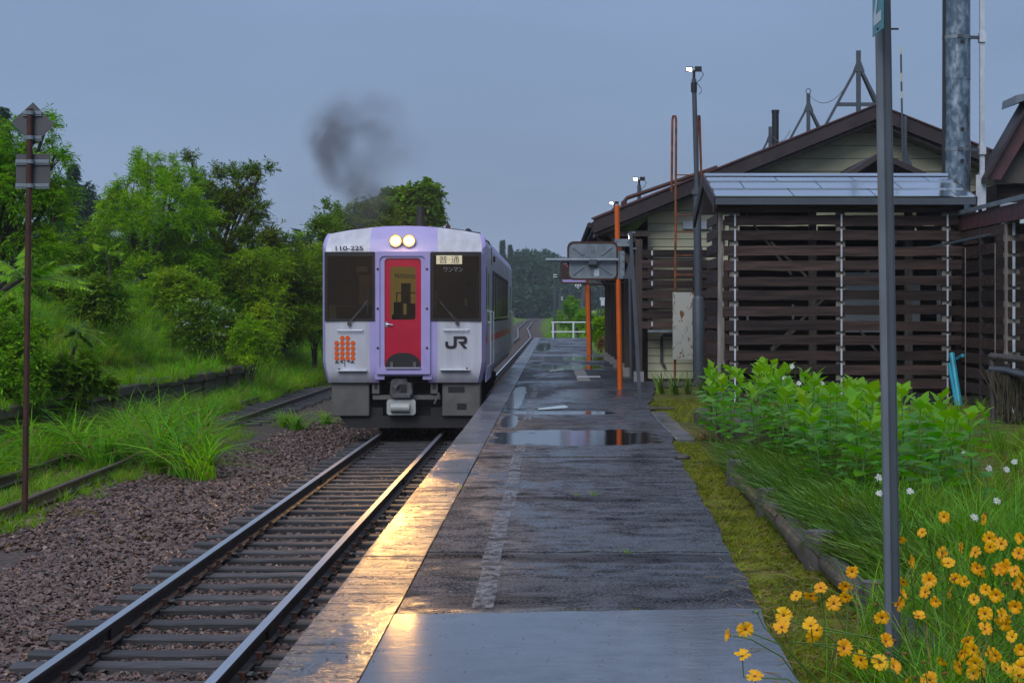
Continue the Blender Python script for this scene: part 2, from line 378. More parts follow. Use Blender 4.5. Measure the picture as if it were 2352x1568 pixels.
# scatter: one mass (kind stuff) of instanced pieces
def scatter(name, label, pts, rot, scl, sources, parent=None):
    n = len(pts); me = bpy.data.meshes.new(name)
    me.vertices.add(n); me.vertices.foreach_set('co', np.asarray(pts, np.float32).ravel())
    for nm, ty, arr in (('rot', 'FLOAT_VECTOR', rot), ('scl', 'FLOAT_VECTOR', scl)):
        a = me.attributes.new(nm, ty, 'POINT'); a.data.foreach_set('vector', np.asarray(arr, np.float32).ravel())
    a = me.attributes.new('idx', 'INT', 'POINT'); a.data.foreach_set('value', rng.integers(0, len(sources), n).astype(np.int32))
    col = bpy.data.collections.new(name + '_pieces')
    for i, sm in enumerate(sources):
        col.objects.link(bpy.data.objects.new(f'{name}_piece_{i:02d}', sm))
    g = bpy.data.node_groups.new(name, 'GeometryNodeTree')
    g.interface.new_socket('Geometry', in_out='INPUT', socket_type='NodeSocketGeometry')
    g.interface.new_socket('Geometry', in_out='OUTPUT', socket_type='NodeSocketGeometry')
    gi = g.nodes.new('NodeGroupInput'); go = g.nodes.new('NodeGroupOutput')
    ci = g.nodes.new('GeometryNodeCollectionInfo'); ci.inputs['Collection'].default_value = col
    ci.inputs['Separate Children'].default_value = True; ci.inputs['Reset Children'].default_value = True
    iop = g.nodes.new('GeometryNodeInstanceOnPoints'); iop.inputs['Pick Instance'].default_value = True
    def at(nm, ty):
        q = g.nodes.new('GeometryNodeInputNamedAttribute'); q.data_type = ty; q.inputs[0].default_value = nm; return q.outputs[0]
    e2r = g.nodes.new('FunctionNodeEulerToRotation')
    L = g.links.new
    L(gi.outputs[0], iop.inputs['Points']); L(ci.outputs[0], iop.inputs['Instance'])
    L(at('rot', 'FLOAT_VECTOR'), e2r.inputs[0]); L(e2r.outputs[0], iop.inputs['Rotation'])
    L(at('scl', 'FLOAT_VECTOR'), iop.inputs['Scale']); L(at('idx', 'INT'), iop.inputs['Instance Index'])
    L(iop.outputs[0], go.inputs[0])
    o = link(name, me, parent); md = o.modifiers.new('scatter', 'NODES'); md.node_group = g
    o['kind'] = 'stuff'; o['label'] = label
    return o

# ------------------------------------------------------------------ terrain
def sm(a, b, x): t = np.clip((x - a) / (b - a), 0, 1); return t * t * (3 - 2 * t)
def wob(x, y, s=1.):
    return (np.sin(x * 1.3 * s + y * .7 * s) + np.sin(x * .6 * s - y * 1.7 * s + 1.3) + .5 * np.sin(x * 3.1 * s + y * 2.3 * s + .4) + .5 * np.sin(-x * 2.7 * s + y * 3.9 * s)) / 3
TRY = [0, 150, 208, 260, 300, 400, 520, 700, 1500]
TRZ = [-.717, -.717, -.30, -.12, 0., .15, 1.5, 8.5, 20.]
TRX = [-2.64, -2.64, -3.65, -3.75, -4.2, -4.0, -9, -30, -100]
TYX = [0, 158, 205, 232, 300, 400, 520, 700, 1500]
def trk_x(y): return np.interp(y, TYX, TRX)
def trk_z(y): return np.interp(y, TRY, TRZ)
def ground(x, y):
    x = np.asarray(x, float); y = np.asarray(y, float)
    base = trk_z(y) - .225
    # left: bank behind the disused platform, then the wooded slope
    oldp = sm(17, 20, y) * (1 - sm(50, 53, y))
    edge = oldp * (sm(-8.9, -9.3, x)) * .86
    slope = (1 - oldp) * sm(-8.2, -10.6, x) * 1.3
    bank = sm(-9.9, -12.8, x) * 1.5 * sm(14, 26, y)
    far = sm(60, 140, y)
    z = base + (edge + slope + bank) * (1 - far * .75) + wob(x, y, .8) * .04 * sm(-8.3, -9.5, x)
    # right: garden level with the platform
    gard = sm(.75, .95, x) * (1 - sm(103, 107, y))
    z = np.where(x > .6, z + (-.03 - z) * gard, z)
    # under the platform
    inp = (x > -1.1) & (x <= .95) & (y < 106)
    z = np.where(inp, -.5 + .47 * sm(.75, .95, x), z)
    # beyond the platform end: verge and fields rise gently
    fz = np.interp(y, [0, 110, 150, 230, 320, 420, 560, 700, 1500], [-.9, -.9, -.75, -.3, .8, 2.0, 4.6, 8.2, 22.])
    side = sm(3.5, 8., np.abs(x - trk_x(y)))
    z = np.where(y > 107, z + (fz + .25 * wob(x, y, .2) - z) * side * sm(107, 120, y), z)
    z = z + wob(x, y, 2.1) * .012 * (np.abs(y) < 80)
    return z
xs = np.concatenate([np.linspace(-600, -80, 22), np.arange(-75, -16, 2.), np.arange(-16, 8, .25), np.arange(8, 60, 2.), np.linspace(62, 500, 20)])
ys = np.concatenate([np.arange(-40, 4, 4.), np.arange(4, 60, .3), np.arange(60, 130, 1.), np.arange(130, 440, 6.), np.arange(440, 1001, 40.)])
gx, gy = np.meshgrid(xs, ys); gz = ground(gx, gy)
nx, ny = len(xs), len(ys)
vv = np.stack([gx, gy, gz], -1).reshape(-1, 3)
ii = np.arange(nx * ny).reshape(ny, nx)
ff = np.stack([ii[:-1, :-1], ii[:-1, 1:], ii[1:, 1:], ii[1:, :-1]], -1).reshape(-1, 4)
b = NB('ground_soil')
at = b.n('ShaderNodeAttribute'); at.attribute_name = 'zone'
sp = b.n('ShaderNodeSeparateColor'); b.l(at.outputs['Color'], sp.inputs[0])
n1 = b.noise(1.3, 6); n2 = b.noise(14, 5); n3 = b.noise(.06, 4)
soil = b.mix(b.ramp(n2, .35, .65), (.055, .04, .028), (.10, .075, .05))
green = b.mix(b.ramp(n1, .35, .65), (.07, .13, .018), (.13, .19, .03))
field = b.mix(b.ramp(n3, .4, .6), (.15, .22, .05), (.30, .28, .12))
moss = b.mix(b.ramp(n1, .35, .6), (.19, .20, .025), (.10, .105, .024))
moss = b.mix(b.ramp(b.noise(3.5, 5), .46, .62), moss, (.055, .04, .022))
gravel = b.mix(b.ramp(n2, .35, .65), (.06, .047, .043), (.13, .10, .09))
col = b.mix(sp.outputs[0], soil, gravel); col = b.mix(sp.outputs[1], col, b.mix(b.ramp(n1, .3, .45), soil, green))
col = b.mix(sp.outputs[2], col, moss)
at2 = b.n('ShaderNodeAttribute'); at2.attribute_name = 'field'; col = b.mix(at2.outputs['Fac'], col, field)
M['ground'] = b.done(b.pr(col, .95, 0, .08, b.bump(b.noise(30, 6), .6, .03)))
me = npmesh('ground', vv, ff, 'ground', smooth=True)
fx, fy = vv[:, 0], vv[:, 1]
za = np.zeros((len(vv), 4), np.float32); za[:, 3] = 1
trx = trk_x(fy)
za[:, 0] = (1 - sm(2.6 - 1.0 * (fy > 60), 3.6 - 1.2 * (fy > 60), np.abs(fx - trx + .5 * (fy < 60)))) + ((fx > -6.8) & (fx < -2) & (fy < 60)) * (1 - sm(-5.2, -6.8, fx)) * .8
za[:, 0] = np.clip(za[:, 0], 0, 1)
za[:, 1] = np.where(fx < 0, sm(-6., -9.5, fx), 1.) * np.where((fx > 0) & (fy < 60), .35, 1.)
za[:, 1] = np.maximum(za[:, 1], (fy > 108) * (1 - za[:, 0]))
za[:, 2] = ((fx > .7) & (fx < 1.75) & (fy < 28)) * 1.0 + ((fx >= 1.75) & (fx < 9) & (fy < 40)) * .55
a = me.color_attributes.new('zone', 'FLOAT_COLOR', 'POINT'); a.data.foreach_set('color', za.ravel())
a = me.attributes.new('field', 'FLOAT', 'POINT'); a.data.foreach_set('value', (sm(150, 240, fy) * sm(3, 7, np.abs(fx - trx))).astype(np.float32))
tag(link('ground', me), 'wet soil, moss and grass ground running out to the fields', kind='structure')

# hills behind the fields and behind the left-hand trees
def hill(name, label, x0, x1, y0, prof, depth, m):
    n, k = 60, 8; vs = []; xx = np.linspace(x0, x1, n)
    for j in range(k):
        t = j / (k - 1)
        for i, x in enumerate(xx):
            h = float(np.interp(x, *prof)) * math.sin(min(1, t * 1.15) * math.pi / 2) * (1 + .05 * math.sin(i * 1.9 + j))
            vs.append((x, y0 + depth * t, float(ground(x, y0)) - 2 + h))
    fs = [(j * n + i, j * n + i + 1, (j + 1) * n + i + 1, (j + 1) * n + i) for j in range(k - 1) for i in range(n - 1)]
    return tag(link(name, npmesh(name, vs, fs, m, smooth=True)), label, kind='structure')
M['hill'] = pbr('wooded_hill', (.022, .04, .022), (.04, .06, .025), .06, .9, bump=.8, bs=.3, bd=2.)
hill('hills', 'dark wooded hill behind the misty fields', -30, 260, 560, ([-30, -14, 2, 20, 60, 260], [1, 6, 8, 9, 10, 18]), 120, 'hill')
hill('hills', 'dark wooded slope behind the trees on the left', -300, -42, 210, ([-300, -120, -90, -70, -62, -58, -50, -42], [22, 22, 19, 16, 18, 14, 7, 1]), 90, 'hill')

# ------------------------------------------------------------------ platform
plat = bpy.data.objects.new('platform', None); C.objects.link(plat); plat['kind'] = 'structure'
plat['label'] = 'wet asphalt station platform with pale concrete coping'
RE = ([3, 7.2, 9.1, 10.7, 14.5, 19.5, 20.6, 22, 26.5, 29, 31, 35, 38.4, 58.5, 60, 66, 106], [.97, 1.0, 1.05, 1.1, 1.21, 1.34, 1.40, 1.46, 1.46, 1.56, 1.74, 2.0, 3.6, 3.6, 1.9, 1.5, 2.0])
def redge(y): return float(np.interp(y, *RE)) + .012 * math.sin(y * 2.1) + .007 * math.sin(y * 5.7 + 1)
CX0, CX1 = -1.19, -.80
jo = [8.80, 11.1, 14.5, 18.45, 22.3, 27.6, 33.0, 39.0, 46.0, 54.0, 63.0, 76.0, 90.0, 106.0]
zo = [0, .004, -.004, .003, -.003, .002, -.002, .0, .003, 0, -.002, 0, 0]
for i in range(len(jo) - 1):
    y0, y1 = jo[i] + .003, jo[i + 1] - .003
    L_ = [(CX1 + .008, y0), ]
    yy = np.arange(y0, y1, .12).tolist() + [y1]
    wv = [.03 * math.sin(k * 2.1 + i) for k in range(12)]
    xa = np.linspace(CX1 + .008, redge(y0), 12); pa = [(float(x_), y0 + (wv[k] if 0 < k else 0) * .9 + .0) for k, x_ in enumerate(xa)]
    wv2 = [.03 * math.sin(k * 2.1 + i + 1) for k in range(12)]
    xb = np.linspace(CX1 + .008, redge(y1), 12); pb = [(float(x_), y1 - .012 + (wv2[k] if 0 < k else 0) * .9) for k, x_ in enumerate(xb)]
    right = [(redge(y_), y_) for y_ in yy[1:-1]]
    poly = pa + right + pb[::-1]
    MB().prism(poly, 'z', zo[i], -.10).build('asphalt_slab', 'asphalt', plat)
xa = np.linspace(CX1 + .008, redge(8.9), 14)
ap = [(CX1 + .008, 3.0), (redge(3.), 3.0)] + [(redge(y_), y_) for y_ in np.arange(3.4, 8.6, .3)] + [(float(x_), 8.93 - .16 * (1 - k / 13.) ** 3 + .012 * math.sin(k * 1.7)) for k, x_ in enumerate(xa[::-1])][0:13]
ap = ap[:-1] + [(CX1 + .008, 8.62)]
# the apron's far edge runs from beside the coping to the moss strip
apx = np.linspace(redge(8.9), CX1 + .008, 16)
ap = [(CX1 + .008, 3.0), (redge(3.), 3.0)] + [(redge(y_), y_) for y_ in np.arange(3.4, 8.7, .3)] + [(float(x_), 8.93 - .012 * k + .012 * math.sin(k * 1.7)) for k, x_ in enumerate(apx)]
MB().prism(ap, 'z', .011, -.10).build('concrete_apron', 'apron', plat)
cs = [3.0, 5.2, 7.1, 9.0, 10.9, 12.8, 14.7, 16.6, 18.5, 20.4, 22.3, 24.2, 26.1, 28, 30, 32, 34, 36.5, 39, 42, 45, 48, 52, 56, 60, 65, 70, 75, 80, 86, 93, 100, 106]
for i in range(len(cs) - 1):
    dz = .0 + random.uniform(-.003, .006)
    pr_ = [(CX0 + .015, -.14), (CX0, -.125), (CX0, dz - .012), (CX0 + .014, dz + .004), (CX1, dz + .004), (CX1, -.14)]
    MB().prism(pr_, 'y', cs[i] + .004, cs[i + 1] - .004).build('coping_stone', 'coping', plat)
MB().box((CX0 + .03, 3, -.142), (CX0 + .4, 106, -.99)).build('platform_wall', 'oldstone', plat)
MB().box((CX0 + .05, 105.9, -.105), (1.9, 105.6, -1.1)).build('end_wall', 'oldstone', plat)
# worn white line
mb = MB(); y = 8.95; segs = []
while y < 104:
    ln = random.choice([.3, .5, .8, 1.2]) if y > 19 else random.uniform(.9, 2.0)
    gap = random.uniform(.1, .7) if y > 19 else random.uniform(.1, .5)
    if 19.6 < y < 24.6: y = 24.6; continue
    x0 = -.425 + .012 * math.sin(y)
    MB().poly([(x0, y, .0085), (x0 + .11, y, .0085), (x0 + .11, y + ln, .0085), (x0, y + ln, .0085)]).build('line_mark', 'line', plat)
    y += ln + gap
def mark(pts, m): MB().poly([(X(dx, Y), Y, .009) for dx, Y in pts]).build('painted_mark', m, plat)
mark([(1234, 27.6), (1296, 28.6), (1306, 28.1), (1301, 27.7), (1238, 27.2)], 'paleline')
mark([(1262, 45.8), (1295, 47.2), (1296, 46.2), (1262, 44.9)], 'yellowline')
mark([(1364, 34.3), (1390, 34.5), (1390, 34.1), (1364, 33.9)], 'line')
# drain channel with its grating
tg = thing('drain_channel', 'narrow drain slot with a pale grating across the wet platform', 'drain', (1.0, 40, 0))
MB().box((.52, 38.6, .004), (.80, 46, .012)).build('channel_cover', 'concrete', tg)
for k in range(12):
    x0 = .55 + k * .045
    MB().box((x0, 40.6, .013), (x0 + .026, 41.3, .03)).build('grate_bar', 'white_paint', tg)
# kerb strip on the garden side and odd stones
for k, y0 in enumerate(np.arange(20.9, 26.4, .92)):
    MB().box((1.45, y0, -.05), (1.68, y0 + .9, 0.016 + .006 * (k % 2))).build('kerb_stone', 'coping', plat, bevel=.008)
st = thing('paved_step', 'low dark concrete block step at the corner of the planted bed', 'step', (2.1, 23, 0))
MB().box((1.98, 20.6, -.05), (2.75, 24.9, .16)).build('block', 'oldstone', st, bevel=.02)
s_ = MB(); s_.add([(0.09*math.cos(a)*math.cos(e_), .06*math.sin(a)*math.cos(e_), .035*math.sin(e_)) for e_ in (-.6, 0, .7, 1.3) for a in np.arange(0, 6.28, .63)], [(i*10+j, i*10+(j+1) % 10, (i+1)*10+(j+1) % 10, (i+1)*10+j) for i in range(3) for j in range(10)] + [tuple(range(30, 40))])
me_ = s_.mesh('pebble', 'log', smooth=True)
tag(link('pebble', me_, None, (1.33, 18.2, .015)), 'smooth grey pebble lying on the platform edge by the moss', 'stone')

# ------------------------------------------------------------------ tracks
def rail_profile(): return [(-.033, 0), (.033, 0), (.036, -.012), (.033, -.034), (.009, -.046), (.009, -.115), (.03, -.122), (.06, -.132), (.06, -.142), (-.06, -.142), (-.06, -.132), (-.03, -.122), (-.009, -.115), (-.009, -.046), (-.033, -.034), (-.036, -.012)]
def rail(path, mats, parent, name='rail'):
    pf = rail_profile(); n = len(pf); mb = MB(); vs = []
    for i, p in enumerate(path):
        a, c = path[max(i - 1, 0)], path[min(i + 1, len(path) - 1)]
        d = Vector((c[0] - a[0], c[1] - a[1], 0)).normalized(); r = Vector((d.y, -d.x, 0))
        vs += [Vector(p) + r * q[0] + Vector((0, 0, q[1])) for q in pf]
    mb.v = [tuple(v) for v in vs]
    for i in range(len(path) - 1):
        for j in range(n):
            mb.f.append((i*n+j, i*n+(j+1) % n, (i+1)*n+(j+1) % n, (i+1)*n+j)); mb.mi.append(1 if j in (0, 15) else 0)
    for i in (0, len(path) - 1): mb.f.append(tuple(range(i*n, i*n+n))); mb.mi.append(0)
    return mb.build(name, mats, parent)
TC, G2 = -2.64, .566
track = thing('railway_track', 'wet single railway track with shiny rails beneath the oncoming railcar', 'railway track', (TC, 20, -.86))
py = [3, 8, 20, 32, 52, 90, 120, 150] + list(range(158, 300, 6)) + list(range(300, 420, 15))
for s in (-1, 1):
    rail([(float(trk_x(y_)) + s * G2, y_, float(trk_z(y_))) for y_ in py], ['rail_side', 'rail_top'], track)
# sleepers: one weathered timber, three shapes
def sleeper_mesh(k):
    rr = random.Random(k); mb = MB(); n = 9; vs = []
    for i in range(n):
        x = -1.05 + 2.1 * i / (n - 1); dz = rr.uniform(-.008, .006); dy = rr.uniform(-.008, .008); w0 = .095 + rr.uniform(-.008, .008)
        vs += [(x, dy - w0, -.14), (x, dy + w0, -.14), (x, dy + w0, dz - .012), (x, dy + w0 - .014, dz), (x, dy - w0 + .014, dz), (x, dy - w0, dz - .012)]
    fs = [(i*6+j, i*6+(j+1) % 6, (i+1)*6+(j+1) % 6, (i+1)*6+j) for i in range(n-1) for j in range(6)] + [tuple(range(6)), tuple(range((n-1)*6, n*6))]
    return mb.add(vs, fs).mesh('sleeper', 'sleeper')
sl = [sleeper_mesh(k) for k in range(3)]
spk = MB().box((-.018, -.018, 0), (.018, .018, .05)).box((-.03, -.02, .05), (.018, .02, .066)).mesh('spike', 'rust')
plate = MB().box((-.10, -.09, 0), (.10, .09, .012)).mesh('tie_plate', 'rail_side')
spring = MB().tube([(.06 + .035 * math.cos(a), .05 * math.sin(a) * .6, .02 + .045 * abs(math.sin(a))) for a in np.linspace(-2.6, 2.6, 9)], .014, 6).mesh('rail_anchor', 'black')
y = 9.4; k = 0; SLY = []
while y < 33.5:
    o = link('sleeper', sl[k % 3], track); o.location = (random.uniform(-.04, .04), y - 20, random.uniform(-.006, .004)); o.rotation_euler = (0, 0, random.uniform(-.012, .012))
    SLY.append(y)
    if y < 20:
        for s in (-1, 1):
            for q in (-1, 1):
                sp_ = link('spike', spk, track, (s * G2 + q * .075, y - 20 + q * .03, .0)); sp_.rotation_euler = (0, 0, 0 if q > 0 else math.pi)
            link('tie_plate', plate, track, (s * G2, y - 20, .004))
    if k % 5 == 3:
        for s in (-1, 1): link('rail_anchor', spring, track, (s * G2 + .05, y - 20 + .13, -.03))
    y += random.choice([.56, .6, .6, .62, .66] if k % 7 != 4 else [.4, .48]); k += 1
for yj in (12.9, 24.3):
    for s in (-1, 1):
        for q in (-1, 1):
            MB().box((TC + s*G2 + q*.010, yj - .28, -.75), (TC + s*G2 + q*.03, yj + .28, -.835)).build('joint_bar', 'rail_side', track)
# disused siding on the left
side = thing('siding_track', 'rusty disused siding track half buried in grass beside the old platform', 'railway track', (-7.1, 30, -.86))
for off, nm in ((0, 'rail'), (-1.13, 'rail')):
    rail([(-6.30 + off, 14, -.76), (-6.47 + off, 22, -.76), (-6.62 + off, 27, -.76), (-6.74 + off, 35, -.74), (-6.80 + off, 44, -.74), (-6.82 + off, 60, -.74), (-6.8 + off, 72, -.74)], ['oldrail', 'oldrail'], side, nm)
for y in np.arange(38.0, 56, .85):
    o = link('sleeper', sl[int(y) % 3], side); o.location = (random.uniform(-.05, .05) - .25, y - 30, -.005)

# disused platform across the tracks
op = thing('old_platform', 'disused mossy stone edged platform sinking into grass on the left', 'old platform', (-9, 36, 0))
y = 17.5; k = 0
while y < 50.6:
    l_ = random.uniform(1.3, 2.1); x0 = float(np.interp(y, [17, 28, 44, 51], [-8.85, -8.95, -9.05, -8.75])) + random.uniform(-.03, .03); dz = random.uniform(-.05, .02)
    MB().box((x0 - .55, y + .02, dz - .22), (x0, y + l_ - .02, dz)).build('coping_stone', 'oldstone', op, bevel=.03)
    MB().box((x0 - .5, y, -1.1), (x0 - .05 - random.uniform(0, .05), y + l_, dz - .23)).build('wall_block', 'oldstone', op)
    y += l_; k += 1
MB().prism([(50.5, -1.1), (50.5, -.05), (51.3, -.35), (52.3, -1.1)], 'x', -9.4, -8.85).build('ramp_end', 'oldstone', op)

# ballast stones
def rock_mesh(k, m):
    rr = random.Random(100 + k); bm = bmesh.new()
    for _ in range(11):
        v = Vector((rr.gauss(0, 1), rr.gauss(0, 1), rr.gauss(0, 1))).normalized() * rr.uniform(.75, 1.)
        bm.verts.new((v.x * 1.15, v.y * .85, v.z * .62))
    bmesh.ops.convex_hull(bm, input=bm.verts)
    me = bpy.data.meshes.new('stone'); bm.to_mesh(me); bm.free(); me.materials.append(M[m]); return me
rocks = [rock_mesh(k, 'stone') for k in range(8)]
def area_pts(n, x0, x1, y0, y1):
    return np.stack([rng.uniform(x0, x1, n), rng.uniform(y0, y1, n)], -1)
def infov(p, pad=.4): return p[p[:, 0] > -1.0 * VX / F * p[:, 1] - pad]
P = np.concatenate([area_pts(26000, -5.2, -1.17, 10.3, 18), area_pts(16000, -6.3, -1.17, 18, 28), area_pts(7000, -5.6, -1.17, 28, 40), area_pts(2500, -3.6, -1.4, 40, 70)])
P = infov(P); gzv = ground(P[:, 0], P[:, 1]); n = len(P)
keep = rng.random(n) < np.clip(1.2 - sm(-5.0, -6.4, P[:, 0] + .4 * wob(P[:, 0], P[:, 1], .9)), 0.08, 1)
P, gzv = P[keep], gzv[keep]; n = len(P)
hump = .03 * np.exp(-((P[:, 0] + 4.35) / .45) ** 2)
zc = np.where(np.abs(P[:, 0] - TC) < 1.16, -.922, gzv + .015) + hump + rng.uniform(-.012, .02, n)
s0 = rng.uniform(.016, .042, n) * (1 + .25 * (P[:, 1] > 18))
scatter('ballast_stones', 'wet brown and purple ballast stones round the track', np.c_[P, zc], np.c_[rng.uniform(-.6, .6, n), rng.uniform(-.6, .6, n), rng.uniform(0, 6.28, n)], np.c_[s0, s0, s0 * rng.uniform(.7, 1.2, n)], rocks)

# ------------------------------------------------------------------ diesel railcar
YF, XC, S0 = 32.0, -2.735, F / 32.0
def tx(cx): return (704.9 + cx / 2.7628 - VX) / S0          # front-face measurements to metres
def tz(cy): return EYE + (VY - 447 - cy / 2.7628) / S0
car = thing('diesel_railcar', 'white and lavender single diesel railcar with red end door and lit headlights', 'railcar', (XC, YF, -.717))
HWF, HW = 1.42, 1.49
def sec(hw, y, dz=0.):
    h = [(hw - .10, .235), (hw - .03, .42), (hw, .62), (hw, 2.74 + dz), (hw - .045, 2.90 + dz), (hw - .12, 2.985 + dz), (.92, 3.055 + dz), (.46, 3.095 + dz), (0, 3.11 + dz)]
    L_ = [(-a, z_) for a, z_ in h[:-1]] + [h[-1]] + [(a, z_) for a, z_ in h[:-1]][::-1]
    return [(XC + a, y, z_) for a, z_ in L_]
rings = [[(a, max(32.14, YF + .09 + (.36 * ((min(z_, 2.955) - 2.53) / .43) ** 1.6 if z_ > 2.53 else 0)), z_) for a, y_, z_ in sec(HW, 0)], sec(HW, 51.9)]
mb = MB(); n = 17
for r_ in rings: mb.v += r_
for j in range(n):
    mb.f.append((j, (j + 1) % n, n + (j + 1) % n, n + j)); mb.mi.append(1 if j in (4, 5, 10, 11, 3, 12) else 0)
mb.f.append(tuple(range(n, 2*n))); mb.mi.append(0)
body = mb.build('body', ['white', 'lavender'], car)
# front: outline of the white face, rounded back above the windows
FZ = [.235, .29, .36, .45, .62, 1.0, 1.48, 2.0, 2.53, 2.64, 2.74, 2.83, 2.90, 2.955]
def fy_(z_): return YF + (.09 * ((.45 - z_) / .215) ** 2 if z_ < .45 else 0) + (.30 * ((z_ - 2.53) / .43) ** 1.6 if z_ > 2.53 else 0)
def fhw(z_): return HWF - (.075 * ((.62 - z_) / .385) ** 1.3 if z_ < .62 else 0) - (.055 * ((z_ - 2.74) / .25) if z_ > 2.74 else 0)
cols = [-1, -.75, -.4371, -.437, -.332, -.2, 0, .2, .332, .437, .4371, .75, 1]
mb = MB(); W = len(cols)
for z_ in FZ:
    for c_ in cols:
        hw = fhw(z_); top = 1 if z_ < 2.7 else 1
        zz = z_ + (.145 * (1 - abs(c_) ** 2) * max(0, (z_ - 2.53) / .425)) 
        mb.v.append((XC + c_ * hw, fy_(z_) - .02 * (1 - c_ * c_), zz))
for i in range(len(FZ) - 1):
    for j in range(W - 1):
        if -.33 < (cols[j] + cols[j + 1]) / 2 < .33 and .40 <= FZ[i] < 2.53: continue
        if -.33 < (cols[j] + cols[j + 1]) / 2 < .33 and FZ[i + 1] < .42: continue
        mb.f.append((i*W+j, i*W+j+1, (i+1)*W+j+1, (i+1)*W+j)); mb.mi.append(1 if -.43705 < (cols[j] + cols[j+1]) / 2 < .43705 else 0)
fr = mb.build('front_panel', ['white', 'lavender'], car); fr.data.polygons.foreach_set('use_smooth', [True] * len(fr.data.polygons))
# lavender corner strips joining the face to the sides, and the roof brow
mb = MB(); S_ = sec(HW, 32.141)
left_f = [(XC - fhw(z_), fy_(z_), z_) for z_ in FZ]
sideZ = lambda z_: HW - (.10 * ((.62 - z_) / .385) ** 1.3 if z_ < .62 else 0) - (.045 * max(0, z_ - 2.74) / .16 if z_ > 2.74 else 0) - (.35 * max(0, z_ - 2.90) if z_ > 2.9 else 0)
for s in (-1, 1):
    k = len(mb.v)
    for z_ in FZ:
        mb.v.append((XC + s * fhw(z_), fy_(z_), z_)); mb.v.append((XC + s * (sideZ(z_) + .001), max(32.16, fy_(z_) + .05), z_ + (.0 if z_ < 2.8 else .01)))
    for i in range(len(FZ) - 1):
        mb.f.append((k + 2*i, k + 2*i + 1, k + 2*i + 3, k + 2*i + 2)); mb.mi.append(0)
mb.build('corner_strip', 'lavender', car)
mb = MB(); k = 0
for j, c_ in enumerate(np.linspace(-1, 1, 15)):
    z_ = 2.955; mb.v.append((XC + c_ * fhw(z_), fy_(z_) - .02 * (1 - c_*c_), z_ + .145 * (1 - c_*c_)))
    mb.v.append((XC + c_ * (HW - .12), 32.75, 2.987 + .125 * (1 - abs(c_) ** 2)))
for j in range(14): mb.f.append((2*j, 2*j+1, 2*j+3, 2*j+2)); mb.mi.append(0)
mb.build('roof_brow', 'white', car)
MB().box((XC - 1.2, 32.3, .26), (XC + 1.2, 51.8, .3)).build('floor_pan', 'under', car)
# windscreens
M['cab_glass'] = None
b = NB('cab_glass'); gl = b.n('ShaderNodeBsdfGlossy'); gl.inputs['Roughness'].default_value = .03; gl.inputs['Color'].default_value = (.9, .9, .9, 1)
tr = b.n('ShaderNodeBsdfTransparent'); tr.inputs[0].default_value = (.8, .74, .62, 1)
fr_ = b.n('ShaderNodeFresnel'); fr_.inputs[0].default_value = 1.28; ms = b.n('ShaderNodeMixShader')
b.l(fr_.outputs[0], ms.inputs[0]); b.l(tr.outputs[0], ms.inputs[1]); b.l(gl.outputs[0], ms.inputs[2]); M['cab_glass'] = b.done(ms.outputs[0])
M['cab_in'] = pbr('cab_lining', (.10, .075, .05), (.07, .05, .035), 2, .7)
M['cabin_glow'] = emit('cabin_back_glow', (.46, .38, .12), .32)
for a0, a1 in ((113, 432), (787, 1107)):
    x0, x1, z0, z1 = tx(a0), tx(a1), tz(801), tz(363)
    mb = MB(); ring_prism(mb, [(x0, z0), (x1, z0), (x1, z1), (x0, z1)], [(x0+.05, z0+.045), (x1-.04, z0+.045), (x1-.04, z1-.08), (x0+.05, z1-.08)], 'y', YF - .034, YF + .0)
    wf = mb.build('windscreen', 'black', car)
    MB().box((x0 + .03, YF - .026, z0 + .03), (x1 - .03, YF - .022, z1 - .05)).build('pane', 'cab_glass', wf)
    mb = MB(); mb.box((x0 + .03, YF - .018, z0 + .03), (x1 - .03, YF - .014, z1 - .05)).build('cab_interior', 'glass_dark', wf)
    # things seen dimly behind the glass
xa = tx(113)
for (c0, c1, d0, d1, m_) in ((140, 187, 700, 785, 'soffit'), (318, 385, 455, 490, 'soffit'), (190, 300, 705, 709, 'soffit'), (330, 432, 510, 700, 'cab_in'), (128, 134, 400, 790, 'soffit'), (414, 418, 420, 780, 'soffit'), (1078, 1084, 487, 770, 'soffit'), (815, 825, 610, 770, 'cab_in'), (1000, 1018, 655, 705, 'soffit')):
    MB().box((tx(c0), YF - .0145, tz(d0)), (tx(c1), YF - .020, tz(d1))).build('cab_fitting', m_, car)
# gangway frame, inner recess, door
zt, zb = tz(362), tz(1137)
mb = MB(); N_ = 6
outer = rrect((tx(443) + tx(783)) / 2, (zt + zb) / 2, tx(783) - tx(443), zt - zb, .015, N_)
inner = rrect((tx(463) + tx(756)) / 2, (tz(390) + tz(1112)) / 2, tx(756) - tx(463), tz(390) - tz(1112), .09, N_)
ring_prism(mb, outer, inner, 'y', YF - .075, YF + .03); mb.build('gangway_frame', 'lavender', car)
mb = MB(); inner2 = rrect((tx(494) + tx(726)) / 2, (tz(404) + tz(1102)) / 2, tx(726) - tx(494), tz(404) - tz(1102), .07, N_)
ring_prism(mb, inner, inner2, 'y', YF - .045, YF + .06); mb.build('gangway_lining', 'lavender', car)
door = None; mb = MB()
wn = rrect((tx(530) + tx(690)) / 2, (tz(457) + tz(793)) / 2, tx(690) - tx(530), tz(457) - tz(793), .055, N_)
ring_prism(mb, inner2, wn, 'y', YF - .02, YF + .02); door = mb.build('end_door', 'door_red', car)
MB().prism(rrect((tx(530)+tx(690))/2, (tz(457)+tz(793))/2, tx(690)-tx(530), tz(457)-tz(793), .055, N_), 'y', YF - .006, YF - .002).build('door_pane', 'cab_glass', door)
MB().box((tx(500), YF + .5, tz(830)), (tx(720), YF + .52, tz(430))).build('cabin_view', 'cabin_glow', door)  # glowing back panel stands in for the lit cabin interior
